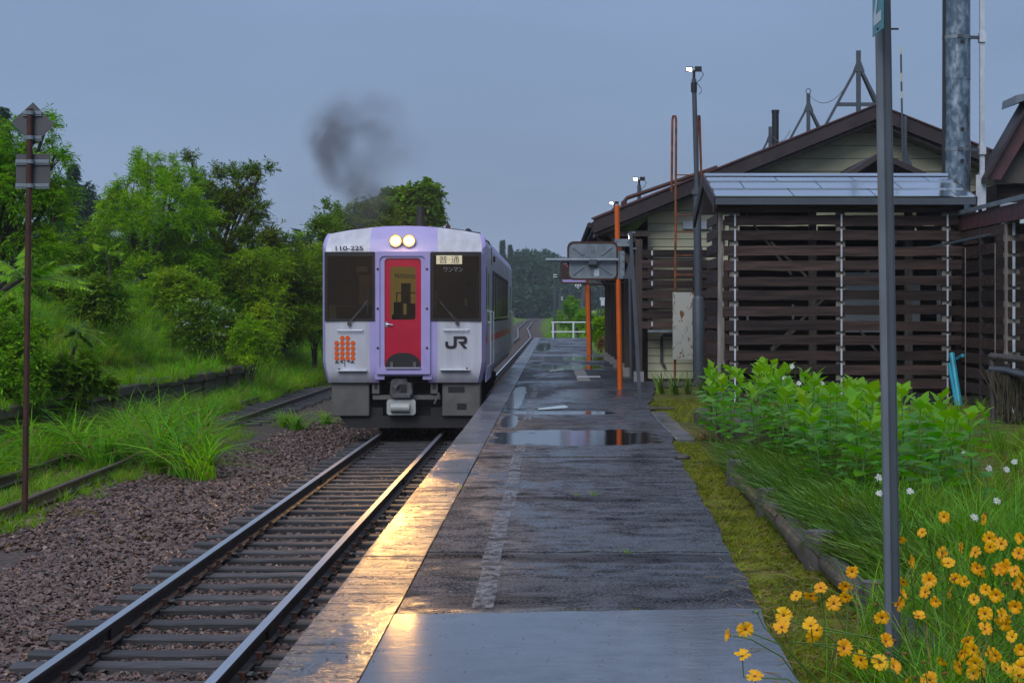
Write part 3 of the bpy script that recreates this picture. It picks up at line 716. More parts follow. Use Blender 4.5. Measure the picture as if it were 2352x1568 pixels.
for (c0, c1, d0, d1, yy_) in ((560, 690, 618, 626, .2), (600, 606, 600, 790, .2), (560, 566, 618, 790, .22), (540, 600, 680, 790, .35), (620, 690, 690, 790, .4), (645, 650, 560, 790, .3), (585, 640, 560, 690, .42), (530, 690, 760, 795, .3)):
    MB().box((tx(c0), YF + yy_, tz(d0)), (tx(c1), YF + yy_ + .03, tz(d1))).build('cabin_fitting', 'cab_in', door)
for k in range(8):
    c0 = 550 + k * 17
    MB().tube([(tx(c0), YF + .3, tz(498 + k)), (tx(c0 + 8), YF + .3, tz(520 + k)), (tx(c0 + 14), YF + .3, tz(524 + k))], .012, 6).build('hand_strap', 'yellowline', door)
MB().tube([(tx(505), YF - .05, tz(822)), (tx(520), YF - .06, tz(822)), (tx(546), YF - .05, tz(827))], .013, 6).box((tx(498), YF - .03, tz(838)), (tx(512), YF - .02, tz(806))).build('door_handle', 'chrome', door)
ar = [(tx(612) + (tx(724) - tx(612)) * math.cos(a), tz(1100) + (tz(1003) - tz(1100)) * min(1, 1.02 * math.sin(a) ** .75)) for a in np.linspace(0, math.pi, 17)]
MB().prism(ar, 'y', YF - .05, YF - .018).build('kick_plate', 'under', door)
for c_ in (540, 686): MB().box((tx(c_ - 10), YF - .085, tz(1094)), (tx(c_ + 10), YF - .05, tz(1060))).build('hinge', 'coupler', car)
MB().box((tx(500), YF - .10, tz(1103)), (tx(723), YF - .04, tz(1094))).build('buffer_plate', 'grey_band', car)
for c_ in (452, 764):
    for d_ in (473, 723, 972): MB().prism(circ(tx(c_), tz(d_), .022, 10), 'y', YF - .084, YF - .074).build('lock_hole', 'black', car)
for a0, a1 in ((434, 492), (735, 792)): MB().box((tx(a0), YF - .01, tz(1172)), (tx(a1), YF + .08, tz(1140))).build('skirt_trim', 'lavender', car)
# headlights
M['lamp'] = emit('lit_headlamp', (1., .62, .22), 42.); M['bowl_glow'] = emit('lamp_bowl_glow', (1., .42, .07), 3.2)
for c_ in (563, 648):
    px, pz = tx(c_), tz(293)
    mb = MB(); ring_prism(mb, circ(px, pz, .122, 24), circ(px, pz, .106, 24), 'y', YF - .012, YF + .13)
    hl = mb.build('headlight', 'chrome', car)
    mb = MB(); rg_ = [(.078, .0), (.070, -.03), (.05, -.052), (.026, -.064)]
    mb.v = [(px + r_ * math.cos(a), YF + d_, pz + r_ * math.sin(a)) for r_, d_ in rg_ for a in np.arange(24) * math.pi / 12] + [(px, YF - .067, pz)]
    mb.f = [(i*24+j, i*24+(j+1) % 24, (i+1)*24+(j+1) % 24, (i+1)*24+j) for i in range(3) for j in range(24)] + [(72+j, 72+(j+1) % 24, 96) for j in range(24)]; mb.mi = [0] * len(mb.f)
    mb.build('lens', 'lamp', hl)
    mb = MB(); ring_prism(mb, circ(px, pz, .106, 24), circ(px, pz, .078, 24), 'y', YF + .016, YF + .03); mb.build('reflector_glow', 'bowl_glow', hl)  # ring emits orange, standing in for the glow round the lens
    ld = bpy.data.lights.new('headlight_beam', 'SPOT'); ld.energy = 290; ld.spot_size = R(75); ld.spot_blend = .9; ld.shadow_soft_size = .075; ld.color = (1., .50, .11)
    lo = bpy.data.objects.new('headlight_beam', ld); C.objects.link(lo); lo.parent = car; lo.location = Vector((px, YF - .17, pz)) - car.location; lo.rotation_euler = (R(90 - 5), 0, 0)
    lo.rotation_euler = (R(85), 0, math.pi)
# lettering and emblems
text('lettering', '110-225', (tx(182) + tx(358)) / 2, tz(340), tx(358) - tx(182), tz(327) - tz(354), YF - .022 + .012, 'ink', car)
M['signlit'] = emit('lit_sign', (.95, .86, .62), .62)
dp = MB().box((tx(822), YF - .037, tz(441)), (tx(985), YF - .031, tz(386))).build('destination_sign', 'signlit', car)
text('lettering', '普', (tx(840) + tx(893)) / 2, tz(413), tx(893) - tx(840), tz(391) - tz(438), YF - .039, 'ink', dp, .0)
text('lettering', '通', (tx(917) + tx(968)) / 2, tz(413), tx(968) - tx(917), tz(391) - tz(438), YF - .039, 'ink', dp, .0)
text('lettering', '··', tx(905), tz(412), tx(911) - tx(899), .012, YF - .039, 'ink', dp)
M['dimtext'] = pbr('dim_lettering', (.25, .24, .24), None, rough=.5)
text('lettering', 'ワンマン', (tx(868) + tx(990)) / 2, tz(476), tx(990) - tx(868), tz(461) - tz(491), YF - .037, 'dimtext', car, .0)
em = thing_e = None
mb = MB()
gxs, gys = (190, 225, 259, 293), (909, 941, 973, 1005, 1036)
emo = None
for r_, d_ in enumerate(gys):
    for q, c_ in enumerate(gxs):
        if r_ == 0 and q in (0, 3): continue
        mb = MB(); mb.add([(x_, YF - .024 + .0, z_) for x_, z_ in circ(tx(c_), tz(d_), .0415, 24)], [tuple(range(24))]); 
        mb.build('emblem_dot', 'orange_dot', car)
def strokes(lines, wd, name, m):
    mb = MB()
    for p, q in lines: mb.bar((tx(p[0]), YF - .023, tz(p[1])), (tx(q[0]), YF - .023, tz(q[1])), .006, wd, up=(0, 0, 1) if p[0] != q[0] else (1, 0, 0))
    return mb.build(name, m, car)
strokes([((180, 1067), (191, 1054)), ((191, 1054), (203, 1067)), ((185, 1063), (198, 1063)), ((211, 1054), (211, 1058)), ((211, 1058), (229, 1054)), ((213, 1058), (232, 1066)), ((241, 1044), (241, 1089)), ((255, 1054), (277, 1054)), ((266, 1054), (266, 1067)), ((278, 1067), (289, 1054)), ((289, 1054), (302, 1067)), ((283, 1063), (296, 1063))], .011, 'lettering', 'ink')
J = [(360, 435), (405, 435), (406, 478), (412, 495), (430, 505), (475, 505), (490, 497), (495, 478), (495, 350), (668, 350), (695, 358), (711, 380), (713, 425), (706, 450), (690, 464), (652, 470), (713, 541), (658, 541), (565, 433), (640, 433), (660, 428), (665, 415), (664, 400), (655, 391), (640, 388), (545, 388), (545, 490), (536, 522), (515, 540), (475, 547), (415, 547), (380, 535), (364, 510), (360, 480)]
JD = [((1130 + c_ / 6.031) / 1.16327, (840 + d_ / 6.031) / 1.16327) for c_, d_ in J]
MB().prism([((dx - VX) / S0, EYE + (VY - dy) / S0) for dx, dy in JD], 'y', YF - .026, YF - .018).build('emblem', 'ink', car)
# grab rails, steps, wipers
for c0, c1, d_ in ((197, 355, 860), (870, 1027, 857)):
    MB().tube([(tx(c0), YF, tz(d_)), (tx(c0), YF - .06, tz(d_)), (tx(c1), YF - .06, tz(d_)), (tx(c1), YF, tz(d_))], .013, 6).build('grab_rail', 'white_paint', car)
for c0, c1, d_ in ((195, 382, 1113), (846, 1035, 1108)):
    MB().box((tx(c0), YF - .11, tz(d_) - .012), (tx(c1), YF + .01, tz(d_) + .008)).build('foot_step', 'white_paint', car)
    MB().prism(circ(tx(c0 + 12 if c0 < 500 else c1 - 18), tz(d_) + .012, .022, 8), 'y', YF - .09, YF - .02).build('lamp_bracket', 'under', car)
for pv, tip, b0, b1 in (((270, 818), (386, 672), (392, 592), (387, 757)), ((955, 813), (842, 672), (808, 680), (800, 770))):
    mb = MB(); mb.tube([(tx(pv[0]), YF - .06, tz(pv[1])), (tx(tip[0]), YF - .06, tz(tip[1]))], .010, 6)
    mb.tube([(tx(pv[0] + 9), YF - .055, tz(pv[1] - 8)), (tx(tip[0] + 5), YF - .055, tz(tip[1] + 14))], .006, 5)
    mb.prism(circ(tx(pv[0]), tz(pv[1]), .035, 10), 'y', YF - .07, YF - .01)
    wp = mb.build('wiper', 'coupler', car)
    MB().bar((tx(b0[0]), YF - .05, tz(b0[1])), (tx(b1[0]), YF - .05, tz(b1[1])), .018, .025).build('blade', 'black', wp)
# skirts, coupler, plough
for a0, a1, q in ((150, 390, 0), (855, 1098, 1)):
    mb = MB(); mb.box((tx(a0), YF + .16, tz(1408)), (tx(a1), YF + .9, tz(1192)))
    sk = mb.build('front_skirt', 'skirt', car, bevel=.015)
    if q:
        MB().box((tx(893), YF + .152, tz(1257)), (tx(998), YF + .17, tz(1220))).build('slot', 'black', sk)
        MB().box((tx(950), YF + .152, tz(1365)), (tx(1010), YF + .17, tz(1326))).build('slot', 'black', sk)
MB().box((tx(385), YF + .5, tz(1420)), (tx(860), YF + .8, tz(1140))).build('draft_box', 'under', car)
mb = MB(); mb.prism([(tx(530), tz(1185)), (tx(545), tz(1168)), (tx(630), tz(1165)), (tx(640), tz(1190)), (tx(665), tz(1195)), (tx(672), tz(1265)), (tx(655), tz(1292)), (tx(545), tz(1292)), (tx(524), tz(1270))], 'y', YF + .02, YF + .45)
cp = mb.build('coupler', 'coupler', car, bevel=.015)
MB().prism([(tx(538), tz(1202)), (tx(588), tz(1202)), (tx(563), tz(1232))], 'y', YF - .08, YF + .03).build('knuckle', 'coupler', cp)
MB().box((tx(595), YF + .005, tz(1252)), (tx(632), YF + .03, tz(1202))).build('socket', 'black', cp)
MB().box((tx(536), YF - .03, tz(1290)), (tx(660), YF + .1, tz(1262))).build('jaw', 'coupler', cp, bevel=.015)
for a0, a1 in ((408, 456), (780, 828)):
    bk = MB().box((tx(a0), YF + .15, tz(1266)), (tx(a1), YF + .3, tz(1183))).build('safety_bracket', 'skirt', car, bevel=.01)
    MB().prism(rrect((tx(a0)+tx(a1))/2, tz(1216), .055, .12, .027), 'y', YF + .143, YF + .16).build('slot', 'black', bk)
MB().box((tx(410), YF + .2, tz(1302)), (tx(842), YF + .3, tz(1274))).build('cross_beam', 'skirt', car)
rb = MB().prism(rrect((tx(505)+tx(688))/2, tz(1349), tx(688)-tx(505), tz(1300)-tz(1398), .05), 'y', YF + .05, YF + .2).build('roller_box', 'rollergrey', car)
MB().tube([(tx(533), YF + .03, tz(1352)), (tx(651), YF + .03, tz(1352))], .085, 16).build('roller', 'rollergrey', rb, smooth=True)
for a0, a1 in ((392, 472), (778, 855)): MB().box((tx(a0), YF + .3, tz(1408)), (tx(a1), YF + .4, tz(1355))).build('air_tank', 'under', car)
MB().tube([(tx(838), YF + .1, tz(1258)), (tx(806), YF + .08, tz(1328))], .018, 6).build('brake_cock', 'skirt', car)
zp = -.60
MB().prism([(tx(196), tz(1408)), (tx(1052), tz(1408)), (tx(1010), -.60), (tx(250), -.60)], 'y', YF + .25, YF + .4).build('snow_plough', 'under', car)
# roof gear
MB().tube([(tx(655), YF + 2.5, 3.05), (tx(655), YF + 2.5, 3.05 + .54)], [.105, .07], 14).build('horn', 'under', car, smooth=True)
MB().prism([(tx(170), 3.02), (tx(282), 3.02), (tx(282), 3.24)], 'y', YF + 2, YF + 2.1).build('roof_fin', 'under', car)
MB().box((tx(838), YF + 2, 3.0), (tx(868), YF + 2.1, 3.20)).box((tx(845), YF + 2.02, 3.2), (tx(860), YF + 2.08, 3.23)).build('roof_vent', 'rust', car)
MB().box((tx(690), YF + 3, 3.05), (tx(800), YF + 4, 3.17)).build('cooling_unit', 'skirt', car)
MB().box((tx(560), YF + 6, 3.05), (tx(780), YF + 9, 3.20)).build('cooling_unit', 'skirt', car)
MB().tube([(tx(1003), YF + 1.2, 3.04), (tx(1003), YF + 1.6, 3.04)], .06, 12).build('speaker_horn', 'black', car, smooth=True)
# near side: doors, window band, stripes
XS = XC + HW
def srect(name, y0, y1, z0, z1, m, d=.006, par=None): return MB().box((XS - .01, y0, z0), (XS + d, y1, z1)).build(name, m, par or car)
srect('stripe_band', 32.2, 51.8, 1.075, 1.30, 'grey_band', .003); srect('red_stripe', 32.2, 51.8, .945, 1.07, 'red', .004)
srect('sill_band', 35.4, 50.6, .43, .62, 'grey_band', .003)
wb = srect('window_band', 35.6, 47.6, 1.33, 2.36, 'black', .008)
for k in range(8):
    y0 = 35.7 + k * 1.49
    MB().box((XS + .008, y0 + .06, 1.42), (XS + .013, y0 + 1.40, 2.26)).build('pane', 'stationglass', wb)
    MB().box((XS + .008, y0 + .03, 1.38), (XS + .02, y0 + 1.43, 1.41)).build('window_rail', 'chrome', wb)
    MB().box((XS + .008, y0 - .05, 1.36), (XS + .03, y0 + .02, 2.33)).build('mullion', 'soffit', wb)
for y0, y1 in ((32.75, 34.1), (49.4, 50.9)):
    dr = MB().box((XS - .01, y0, .40), (XS + .005, y1, 2.45)).build('side_door', 'white', car)
    MB().box((XS + .005, y0 + .25, 1.30), (XS + .009, y1 - .35, 2.25)).build('door_window', 'glass_dark', dr)
    for q in (y0 - .12, y1 + .1):
        MB().tube([(XS, q, 1.55), (XS + .07, q, 1.52), (XS + .07, q, .55), (XS, q, .5)], .016, 6).build('hand_rail', 'white_paint', car)
srect('cab_window', 32.25, 32.62, 1.5, 2.35, 'glass_dark', .007)
srect('side_lamp', 36.1, 36.25, 2.55, 2.66, 'rust', .04); srect('indicator', 35.0, 35.15, 2.45, 2.8, 'black', .006); srect('filler_cap', 41, 41.3, .70, .84, 'grey_band', .006)
MB().tube([(XS + .0, 32.3, 2.83), (XS + .04, 32.4, 2.81), (XS + .02, 33.6, 2.81)], .014, 5).build('rain_gutter', 'under', car)
MB().prism([(34.9, .24), (34.9, .62), (33.0, .62), (32.3, .24)], 'x', XS - .02, XS + .002).build('step_panel', 'lavender', car)
# underframe and bogies
MB().box((XC - 1.15, 37.5, .23), (XC + 1.15, 46.5, -.42)).build('engine_case', 'under', car)
for y0 in (34.2, 48.2):
    for s in (-1, 1):
        MB().box((XC + s * .95, y0 - 1.5, -.15), (XC + s * 1.1, y0 + 1.5, -.38)).build('bogie_frame', 'under', car)
        for q in (-1.05, 1.05):
            MB().prism([(y0 + q + .43 * math.cos(a), -.287 + .43 * math.sin(a)) for a in np.linspace(0, 6.283, 24, False)], 'x', TC + s * .50, TC + s * .63).build('wheel', 'under', car)
    for q in (-1.05, 1.05): MB().tube([(TC - .6, y0 + q, -.287), (TC + .6, y0 + q, -.287)], .08, 8).build('axle', 'under', car)
MB().box((XC - .9, 33.2, .25), (XC + .9, 33.4, -.35)).build('frame_beam', 'under', car)

# ------------------------------------------------------------------ station house
YG = 39.0
hs = thing('station_house', 'brown roofed wooden station house with cream boarded gable beside the platform', 'station building', (7, 42, 0))
RX, RZ, EL, EZ, ER = 7.0, 5.98, .86, 3.50, 13.2
def roofz(x): return RZ - abs(x - RX) * ((RZ - EZ) / (RX - EL))
z = 3.32; k = 0
def hwall(z): return (RZ - .12 - z) / ((RZ - EZ) / (RX - EL))
bz = [0.05 + .172 * i for i in range(20)] + [3.49 + .288 * i for i in range(9)]
for i in range(len(bz) - 1):
    z0, z1 = bz[i], bz[i + 1] - .014
    if z1 > RZ - .2: break
    xl0, xr0 = max(2.08, RX - hwall(z0)), min(12.4, RX + hwall(z0)); xl1, xr1 = max(2.08, RX - hwall(z1)), min(12.4, RX + hwall(z1))
    cuts = [0, 1] if i % 3 else [0, .52, 1]
    for a_, c_ in zip(cuts[:-1], cuts[1:]):
        p = [xl0 + (xr0 - xl0) * a_ + .003, xl0 + (xr0 - xl0) * c_ - .003, xl1 + (xr1 - xl1) * c_ - .003, xl1 + (xr1 - xl1) * a_ + .003]
        mb = MB(); mb.add([(p[0], YG - .022, z0), (p[1], YG - .022, z0), (p[2], YG - .004, z1), (p[3], YG - .004, z1), (p[0], YG + .02, z0), (p[1], YG + .02, z0), (p[2], YG + .02, z1), (p[3], YG + .02, z1)],
            [(0, 1, 2, 3), (4, 5, 6, 7), (0, 1, 5, 4), (1, 2, 6, 5), (2, 3, 7, 6), (3, 0, 4, 7)]); mb.build('board', 'yellow', hs)
MB().prism([(2.1, 0), (12.4, 0), (12.4, roofz(12.4) - .15), (RX, RZ - .15), (2.1, roofz(2.1) - .15)], 'y', YG + .03, YG + .1).build('wall', 'soffit', hs)
MB().box((2.08, YG + .1, 0), (2.18, 58, 3.6)).build('side_wall', 'wood', hs)
for s, xe, ze in ((-1, EL, EZ), (1, ER, EZ)):
    dx_ = xe - RX
    MB().add([(RX, 38.25, RZ), (xe, 38.25, ze), (xe, 58.5, ze), (RX, 58.5, RZ), (RX, 38.25, RZ - .10), (xe, 38.25, ze - .10), (xe, 58.5, ze - .10), (RX, 58.5, RZ - .10)],
             [(0, 1, 2, 3), (4, 5, 6, 7), (0, 1, 5, 4), (1, 2, 6, 5), (2, 3, 7, 6), (3, 0, 4, 7)]).build('roof', 'roofbrown', hs)
    nrm = Vector((-(ze - RZ), 0, dx_)).normalized() * (.15 if dx_ > 0 else -.15)
    MB().prism([(RX, RZ + .03), (xe, ze + .03), (xe, ze - .27), (RX, RZ - .27)], 'y', 38.14, 38.245).build('barge_board', 'fascia', hs)
    MB().prism([(RX, RZ + .06), (xe - .05 * s * -1, ze + .06), (xe, ze + .032), (RX, RZ + .032)], 'y', 38.10, 38.4).build('roof_trim', 'redfascia', hs)
    MB().prism([(RX, RZ - .29), (xe, ze - .29), (xe, ze - .36), (RX, RZ - .36)], 'y', 38.3, 38.95).build('verge_soffit', 'soffit', hs)
MB().box((EL - .03, 38.3, EZ - .22), (EL + .03, 58.4, EZ - .02)).build('eave_board', 'fascia', hs)
MB().tube([(EL - .08, 38.4, EZ - .08), (EL - .1, 58.4, EZ - .1)], .06, 8).build('gutter', 'fascia', hs)
MB().tube([(EL - .05, 38.6, EZ - .1), (EL + .12, 38.6, EZ - .4), (1.66, 38.7, EZ - .75), (1.70, 38.7, .1)], .035, 8).build('downpipe', 'greypaint', hs)
# canopy posts, brackets and beams on the platform side
for y0 in (38.6, 41.5, 45, 48.5, 51.6, 54.4, 57.5):
    x0 = 1.86 if y0 < 40 else 1.74
    pt = MB().box((x0 - .075, y0 - .075, 0), (x0 + .075, y0 + .075, 3.12)).build('canopy_post', 'woodv', hs)
    MB().box((x0 - .11, y0 - .11, 0), (x0 + .11, y0 + .11, .22)).build('post_base', 'concrete', pt)
    MB().bar((x0, y0, 2.3), (x0 - .65, y0, 3.25), .08, .09).build('canopy_brace', 'woodv', hs)
    MB().box((EL + .1, y0 - .05, 3.18), (2.1, y0 + .05, 3.30)).build('canopy_beam', 'woodv', hs)
MB().box((1.68, 38.6, 3.06), (1.80, 58, 3.18)).build('wall_plate', 'woodv', hs)
for k in range(9):
    z0 = .5 + k * .27
    MB().box((1.80, 38.75, z0), (1.825, 45, z0 + .16)).build('side_slat', 'wood', hs)
M['tubelamp'] = emit('lit_tube_lamp', (1., .93, .8), 9.)
la = thing('canopy_lamp', 'lit white lamp hanging under the station canopy by the grey leaning pole', 'lamp', (1.62, 38.0, 3.05))
MB().box((1.60, 38.0, 3.18), (1.68, 38.5, 3.22)).build('lamp_body', 'white_paint', la)
MB().prism(rrect(1.655, 3.12, .075, .15, .03), 'y', 38.0, 38.08).build('lamp_shade', 'tubelamp', la)
# wall details under the slatted screen
MB().box((2.05, YG - .09, 2.72), (3.35, YG - .03, 2.78)).build('sill', 'palepanel', hs)
MB().box((2.05, YG - .07, 2.63), (3.35, YG - .03, 2.66)).build('sill', 'palepanel', hs)
MB().box((2.85, YG - .1, 3.36), (3.48, YG - .03, 3.53)).build('vent_cover', 'palepanel', hs)
for zz in (3.36, 3.02): MB().box((3.50, YG - .08, zz), (3.78, YG - .03, zz + .2)).build('wall_opening', 'black', hs)
MB().tube([(2.95, YG - .08, 1.02), (2.42, YG - .08, 1.02), (2.38, YG - .08, .97), (2.38, YG - .08, .42), (2.46, YG - .08, .30)], .03, 8).build('drain_pipe', 'greypaint', hs, smooth=True)
sc_ = thing('slatted_screen', 'dark slatted wooden screen on the station wall beneath the cream boards', 'screen', (2.6, 38.5, 0))
for k in range(8):
    z0 = 1.16 + k * .222
    MB().box((1.93, 38.50 + random.uniform(-.006, .006), z0), (3.7, 38.53, z0 + .16 + random.uniform(-.01, .01))).build('slat', 'wood', sc_)
    if k % 2 == 0 or k > 4: MB().box((2.13, 38.47, z0 + .05), (2.165, 38.498, z0 + .15)).build('strip', 'strap', sc_)
for x0 in (2.12, 3.2): MB().box((x0 - .05, 38.535, 1.1), (x0 + .05, 38.62, 2.95)).build('post', 'woodv', sc_)
MB().box((2.05, 38.4, 1.08), (3.1, 38.62, 1.13)).build('ledge', 'steel', sc_)
MB().box((3.05, 38.56, .1), (4.6, 38.62, 2.6)).build('back_board', 'wood', sc_)
for k in range(9): MB().box((3.72, 38.5, .3 + k * .27), (4.2, 38.53, .3 + k * .27 + .2)).build('slat', 'wood', sc_)
# small porch gable in front of the wall
MB().add([(6.48, 34.9, 4.70), (5.88, 34.9, 4.32), (5.88, 38.9, 4.32), (6.48, 38.9, 4.70), (6.48, 34.9, 4.58), (5.88, 34.9, 4.20), (5.88, 38.9, 4.20), (6.48, 38.9, 4.58)], [(0, 1, 2, 3), (4, 5, 6, 7), (0, 1, 5, 4), (1, 2, 6, 5), (2, 3, 7, 6), (3, 0, 4, 7)]).build('porch_roof', 'roofbrown', hs)
MB().add([(6.48, 34.9, 4.70), (7.45, 34.9, 4.26), (7.45, 38.9, 4.26), (6.48, 38.9, 4.70), (6.48, 34.9, 4.58), (7.45, 34.9, 4.14), (7.45, 38.9, 4.14), (6.48, 38.9, 4.58)], [(0, 1, 2, 3), (4, 5, 6, 7), (0, 1, 5, 4), (1, 2, 6, 5), (2, 3, 7, 6), (3, 0, 4, 7)]).build('porch_roof', 'roofbrown', hs)
MB().prism([(6.0, 4.22), (6.48, 4.56), (7.3, 4.18), (7.3, 3.2), (6.0, 3.2)], 'y', 35.2, 35.3).build('porch_wall', 'wood', hs)
# ridge frames, wires, flue on the roof
fy = [40.6, 48.6, 57.2]; ap_ = []
for k, y0 in enumerate(fy):
    top = Vector((RX + .03, y0, 7.55)); lab = ['largest of the three steel A-frames along the brown roof ridge', 'middle steel A-frame with a ring on top along the roof ridge', 'smallest and farthest steel A-frame on the roof beside the dark pipe'][k]
    t = thing('roof_frame', lab, 'roof frame', (RX, y0, RZ), 'steel frames along the station roof ridge')
    l_, r_ = Vector((RX - .83, y0, roofz(RX - .83))), Vector((RX + .83, y0, roofz(RX + .83)))
    MB().box((top.x - .05, y0 - .04, 6.0), (top.x + .05, y0 + .04, 7.55)).build('post', 'greypaint', t)
    for q in (l_, r_):
        MB().bar(q, top - Vector((0, 0, .32)), .085, .06).build('leg', 'greypaint', t)
    f1, f2 = l_.lerp(top - Vector((0, 0, .32)), .42), r_.lerp(top - Vector((0, 0, .32)), .42)
    MB().bar(f1, f2, .06, .085).build('cross_bar', 'greypaint', t)
    MB().prism([(top.x - .05, 7.3), (top.x + .05, 7.3), (top.x + .14, 7.06), (top.x - .14, 7.06)], 'y', y0 - .05, y0 - .042).build('gusset', 'greypaint', t)
    MB().bar(r_ + Vector((-.0, .5, 0)), top - Vector((0, 0, .36)), .05, .05).build('stay', 'greypaint', t)
    for q in (l_, r_): MB().box((q.x - .1, y0 - .1, q.z - .02), (q.x + .1, y0 + .1, q.z + .07)).build('foot', 'rust', t)
    if k == 1:
        MB().tube([(top.x + .07 * math.cos(a), y0, 7.62 + .07 * math.sin(a)) for a in np.linspace(0, 6.283, 12)], .012, 5).build('ring', 'greypaint', t)
    ap_.append(top)
def wire(p, q, sag, r=.008, label='thin cable slung between the roof frames', name='roof_cable'):
    p, q = Vector(p), Vector(q); pts = [p.lerp(q, t) - Vector((0, 0, sag * 4 * t * (1 - t))) for t in np.linspace(0, 1, 13)]
    return tag(MB().tube(pts, r, 4).build(name, 'greypaint'), label, 'cable')
wire(ap_[0] - Vector((.24, 0, .75)), ap_[1] - Vector((0, 0, .0)), .35, label='cable sagging from the largest roof frame to the middle one')
wire(ap_[1] - Vector((.5, 0, 1.0)), ap_[2] - Vector((0, 0, .1)), .35, label='cable sagging from the middle roof frame to the farthest one')
t = thing('stove_pipe', 'dark stove pipe standing on the roof behind the smallest frame', 'pipe', (RX + .05, 56, 5.5))
MB().tube([(RX + .05, 56, 5.4), (RX + .05, 56, 7.9)], .11, 14).build('pipe', 'under', t, smooth=True)
MB().tube([(RX + .05, 56, 7.86), (RX + .05, 56, 7.95)], .125, 14).build('rim', 'under', t, smooth=True)
# snow rail tube along the left roof edge
t = thing('roof_rail', 'rusty tube rail running up the left roof slope', 'rail', (2.2, 38.5, 4.1))
MB().tube([V(1433, 465, 38.4), V(1440, 455, 38.4), V(1648, 384, 38.4)], .045, 8).build('tube', 'rust', t)
MB().box(V(1426, 478, 38.6), V(1440, 462, 38.2)).build('foot', 'rust', t)

# mast on the gable with clamps
t = thing('aerial_pole', 'thin yellow and grey banded aerial pole on the gable wall', 'pole', (7.7, 38.0, 4.4))
for k, (d0, d1, m_) in enumerate(((108, 125, 'yellowline'), (125, 168, 'greypaint'), (168, 188, 'yellowline'), (188, 210, 'greypaint'), (210, 226, 'yellowline'), (226, 378, 'greypaint'))):
    MB().tube([V(2067 + d0 * .018, d0, 37.9), V(2067 + d1 * .018, d1, 37.9)], .022, 6).build('pole_section', m_, t)
MB().box(V(2073, 268, 38.0), V(2083, 378, 37.95)).build('bracket', 'greypaint', t)
MB().prism([(X(2066, 38), Z(395, 38)), (X(2102, 38), Z(395, 38)), (X(2079, 38), Z(335, 38))], 'y', 38.02, 38.03).build('stay_plate', 'greypaint', t)

# ------------------------------------------------------------------ slatted shed
YS = 30.0; SS = F / YS
def sx(cx): return (1598.9 + cx / 2.280 - VX) / SS
def sz(cy): return EYE + (VY - 326.7 - cy / 2.280) / SS
shed = thing('slatted_shed', 'dark slatted wooden shed with wet sheet metal roof behind the garden', 'shed', (4.5, 31, 0))
def slatmesh(L_, h, k):
    rr = random.Random(k); mb = MB(); n = 7; vs = []
    for i in range(n):
        x = L_ * i / (n - 1); d0, d1, dy = rr.uniform(-.007, .007), rr.uniform(-.007, .007), rr.uniform(-.006, .006)
        vs += [(x, -.016 + dy, d0), (x, .016 + dy, d0), (x, .016 + dy, h + d1), (x, -.016 + dy, h + d1)]
    fs = [(i*4+j, i*4+(j+1) % 4, (i+1)*4+(j+1) % 4, (i+1)*4+j) for i in range(n-1) for j in range(4)] + [(0, 1, 2, 3), ((n-1)*4, (n-1)*4+1, (n-1)*4+2, (n-1)*4+3)]
    return mb.add(vs, fs).mesh('slat', 'wood')
rows = [385, 462, 545, 620, 700, 775, 855, 933, 1010, 1088, 1163, 1240, 1315]
oshed = Vector(shed.location)
for k, c_ in enumerate(rows):
    for a0, a1 in ((random.uniform(132, 156), 759), (762, random.choice([1490, 1318]))):
        L_ = (a1 - a0) / 2.28 / SS
        o = link('slat', slatmesh(L_, .163, k * 7 + int(a1)), shed); o.location = Vector((sx(a0), YS, sz(c_ + 51))) - oshed
        o.rotation_euler = (random.uniform(-.03, .03), random.uniform(-.006, .006), 0); o.location.z += random.uniform(-.012, .012)
        if a1 == 1318:
            L2 = (1490 - 1322) / 2.28 / SS; o = link('slat', slatmesh(L2, .163, k * 11), shed); o.location = Vector((sx(1322), YS, sz(c_ + 51))) - oshed
    for a0 in (203, 760, 1315):
        MB().box((sx(a0 - 4.5), YS - .034, sz(c_ + 56)), (sx(a0 + 4.5), YS - .024, sz(c_ - 8))).build('strip', 'strap', shed)
for a0, a1, m_ in ((175, 222, 'palewood'), (735, 782, 'palewood'), (1290, 1336, 'palewood'), (1486, 1500, 'woodv')):
    MB().box((sx(a0), YS + .03, -.05), (sx(a1), YS + .12, 3.32)).build('post', m_, shed)
MB().add([(sx(118), YS + .02, 3.25), (sx(140), YS + .02, 3.25), (sx(154), YS + .02, -.05), (sx(112), YS + .02, -.05)] + [(sx(118), YS + .12, 3.25), (sx(140), YS + .12, 3.25), (sx(154), YS + .12, -.05), (sx(112), YS + .12, -.05)],
         [(0, 1, 2, 3), (4, 5, 6, 7), (0, 1, 5, 4), (1, 2, 6, 5), (2, 3, 7, 6), (3, 0, 4, 7)]).build('corner_post', 'palewood', shed)
MB().box((sx(90), YS - .05, 3.22), (sx(1400), YS + .10, 3.36)).build('wall_plate', 'wood', shed)
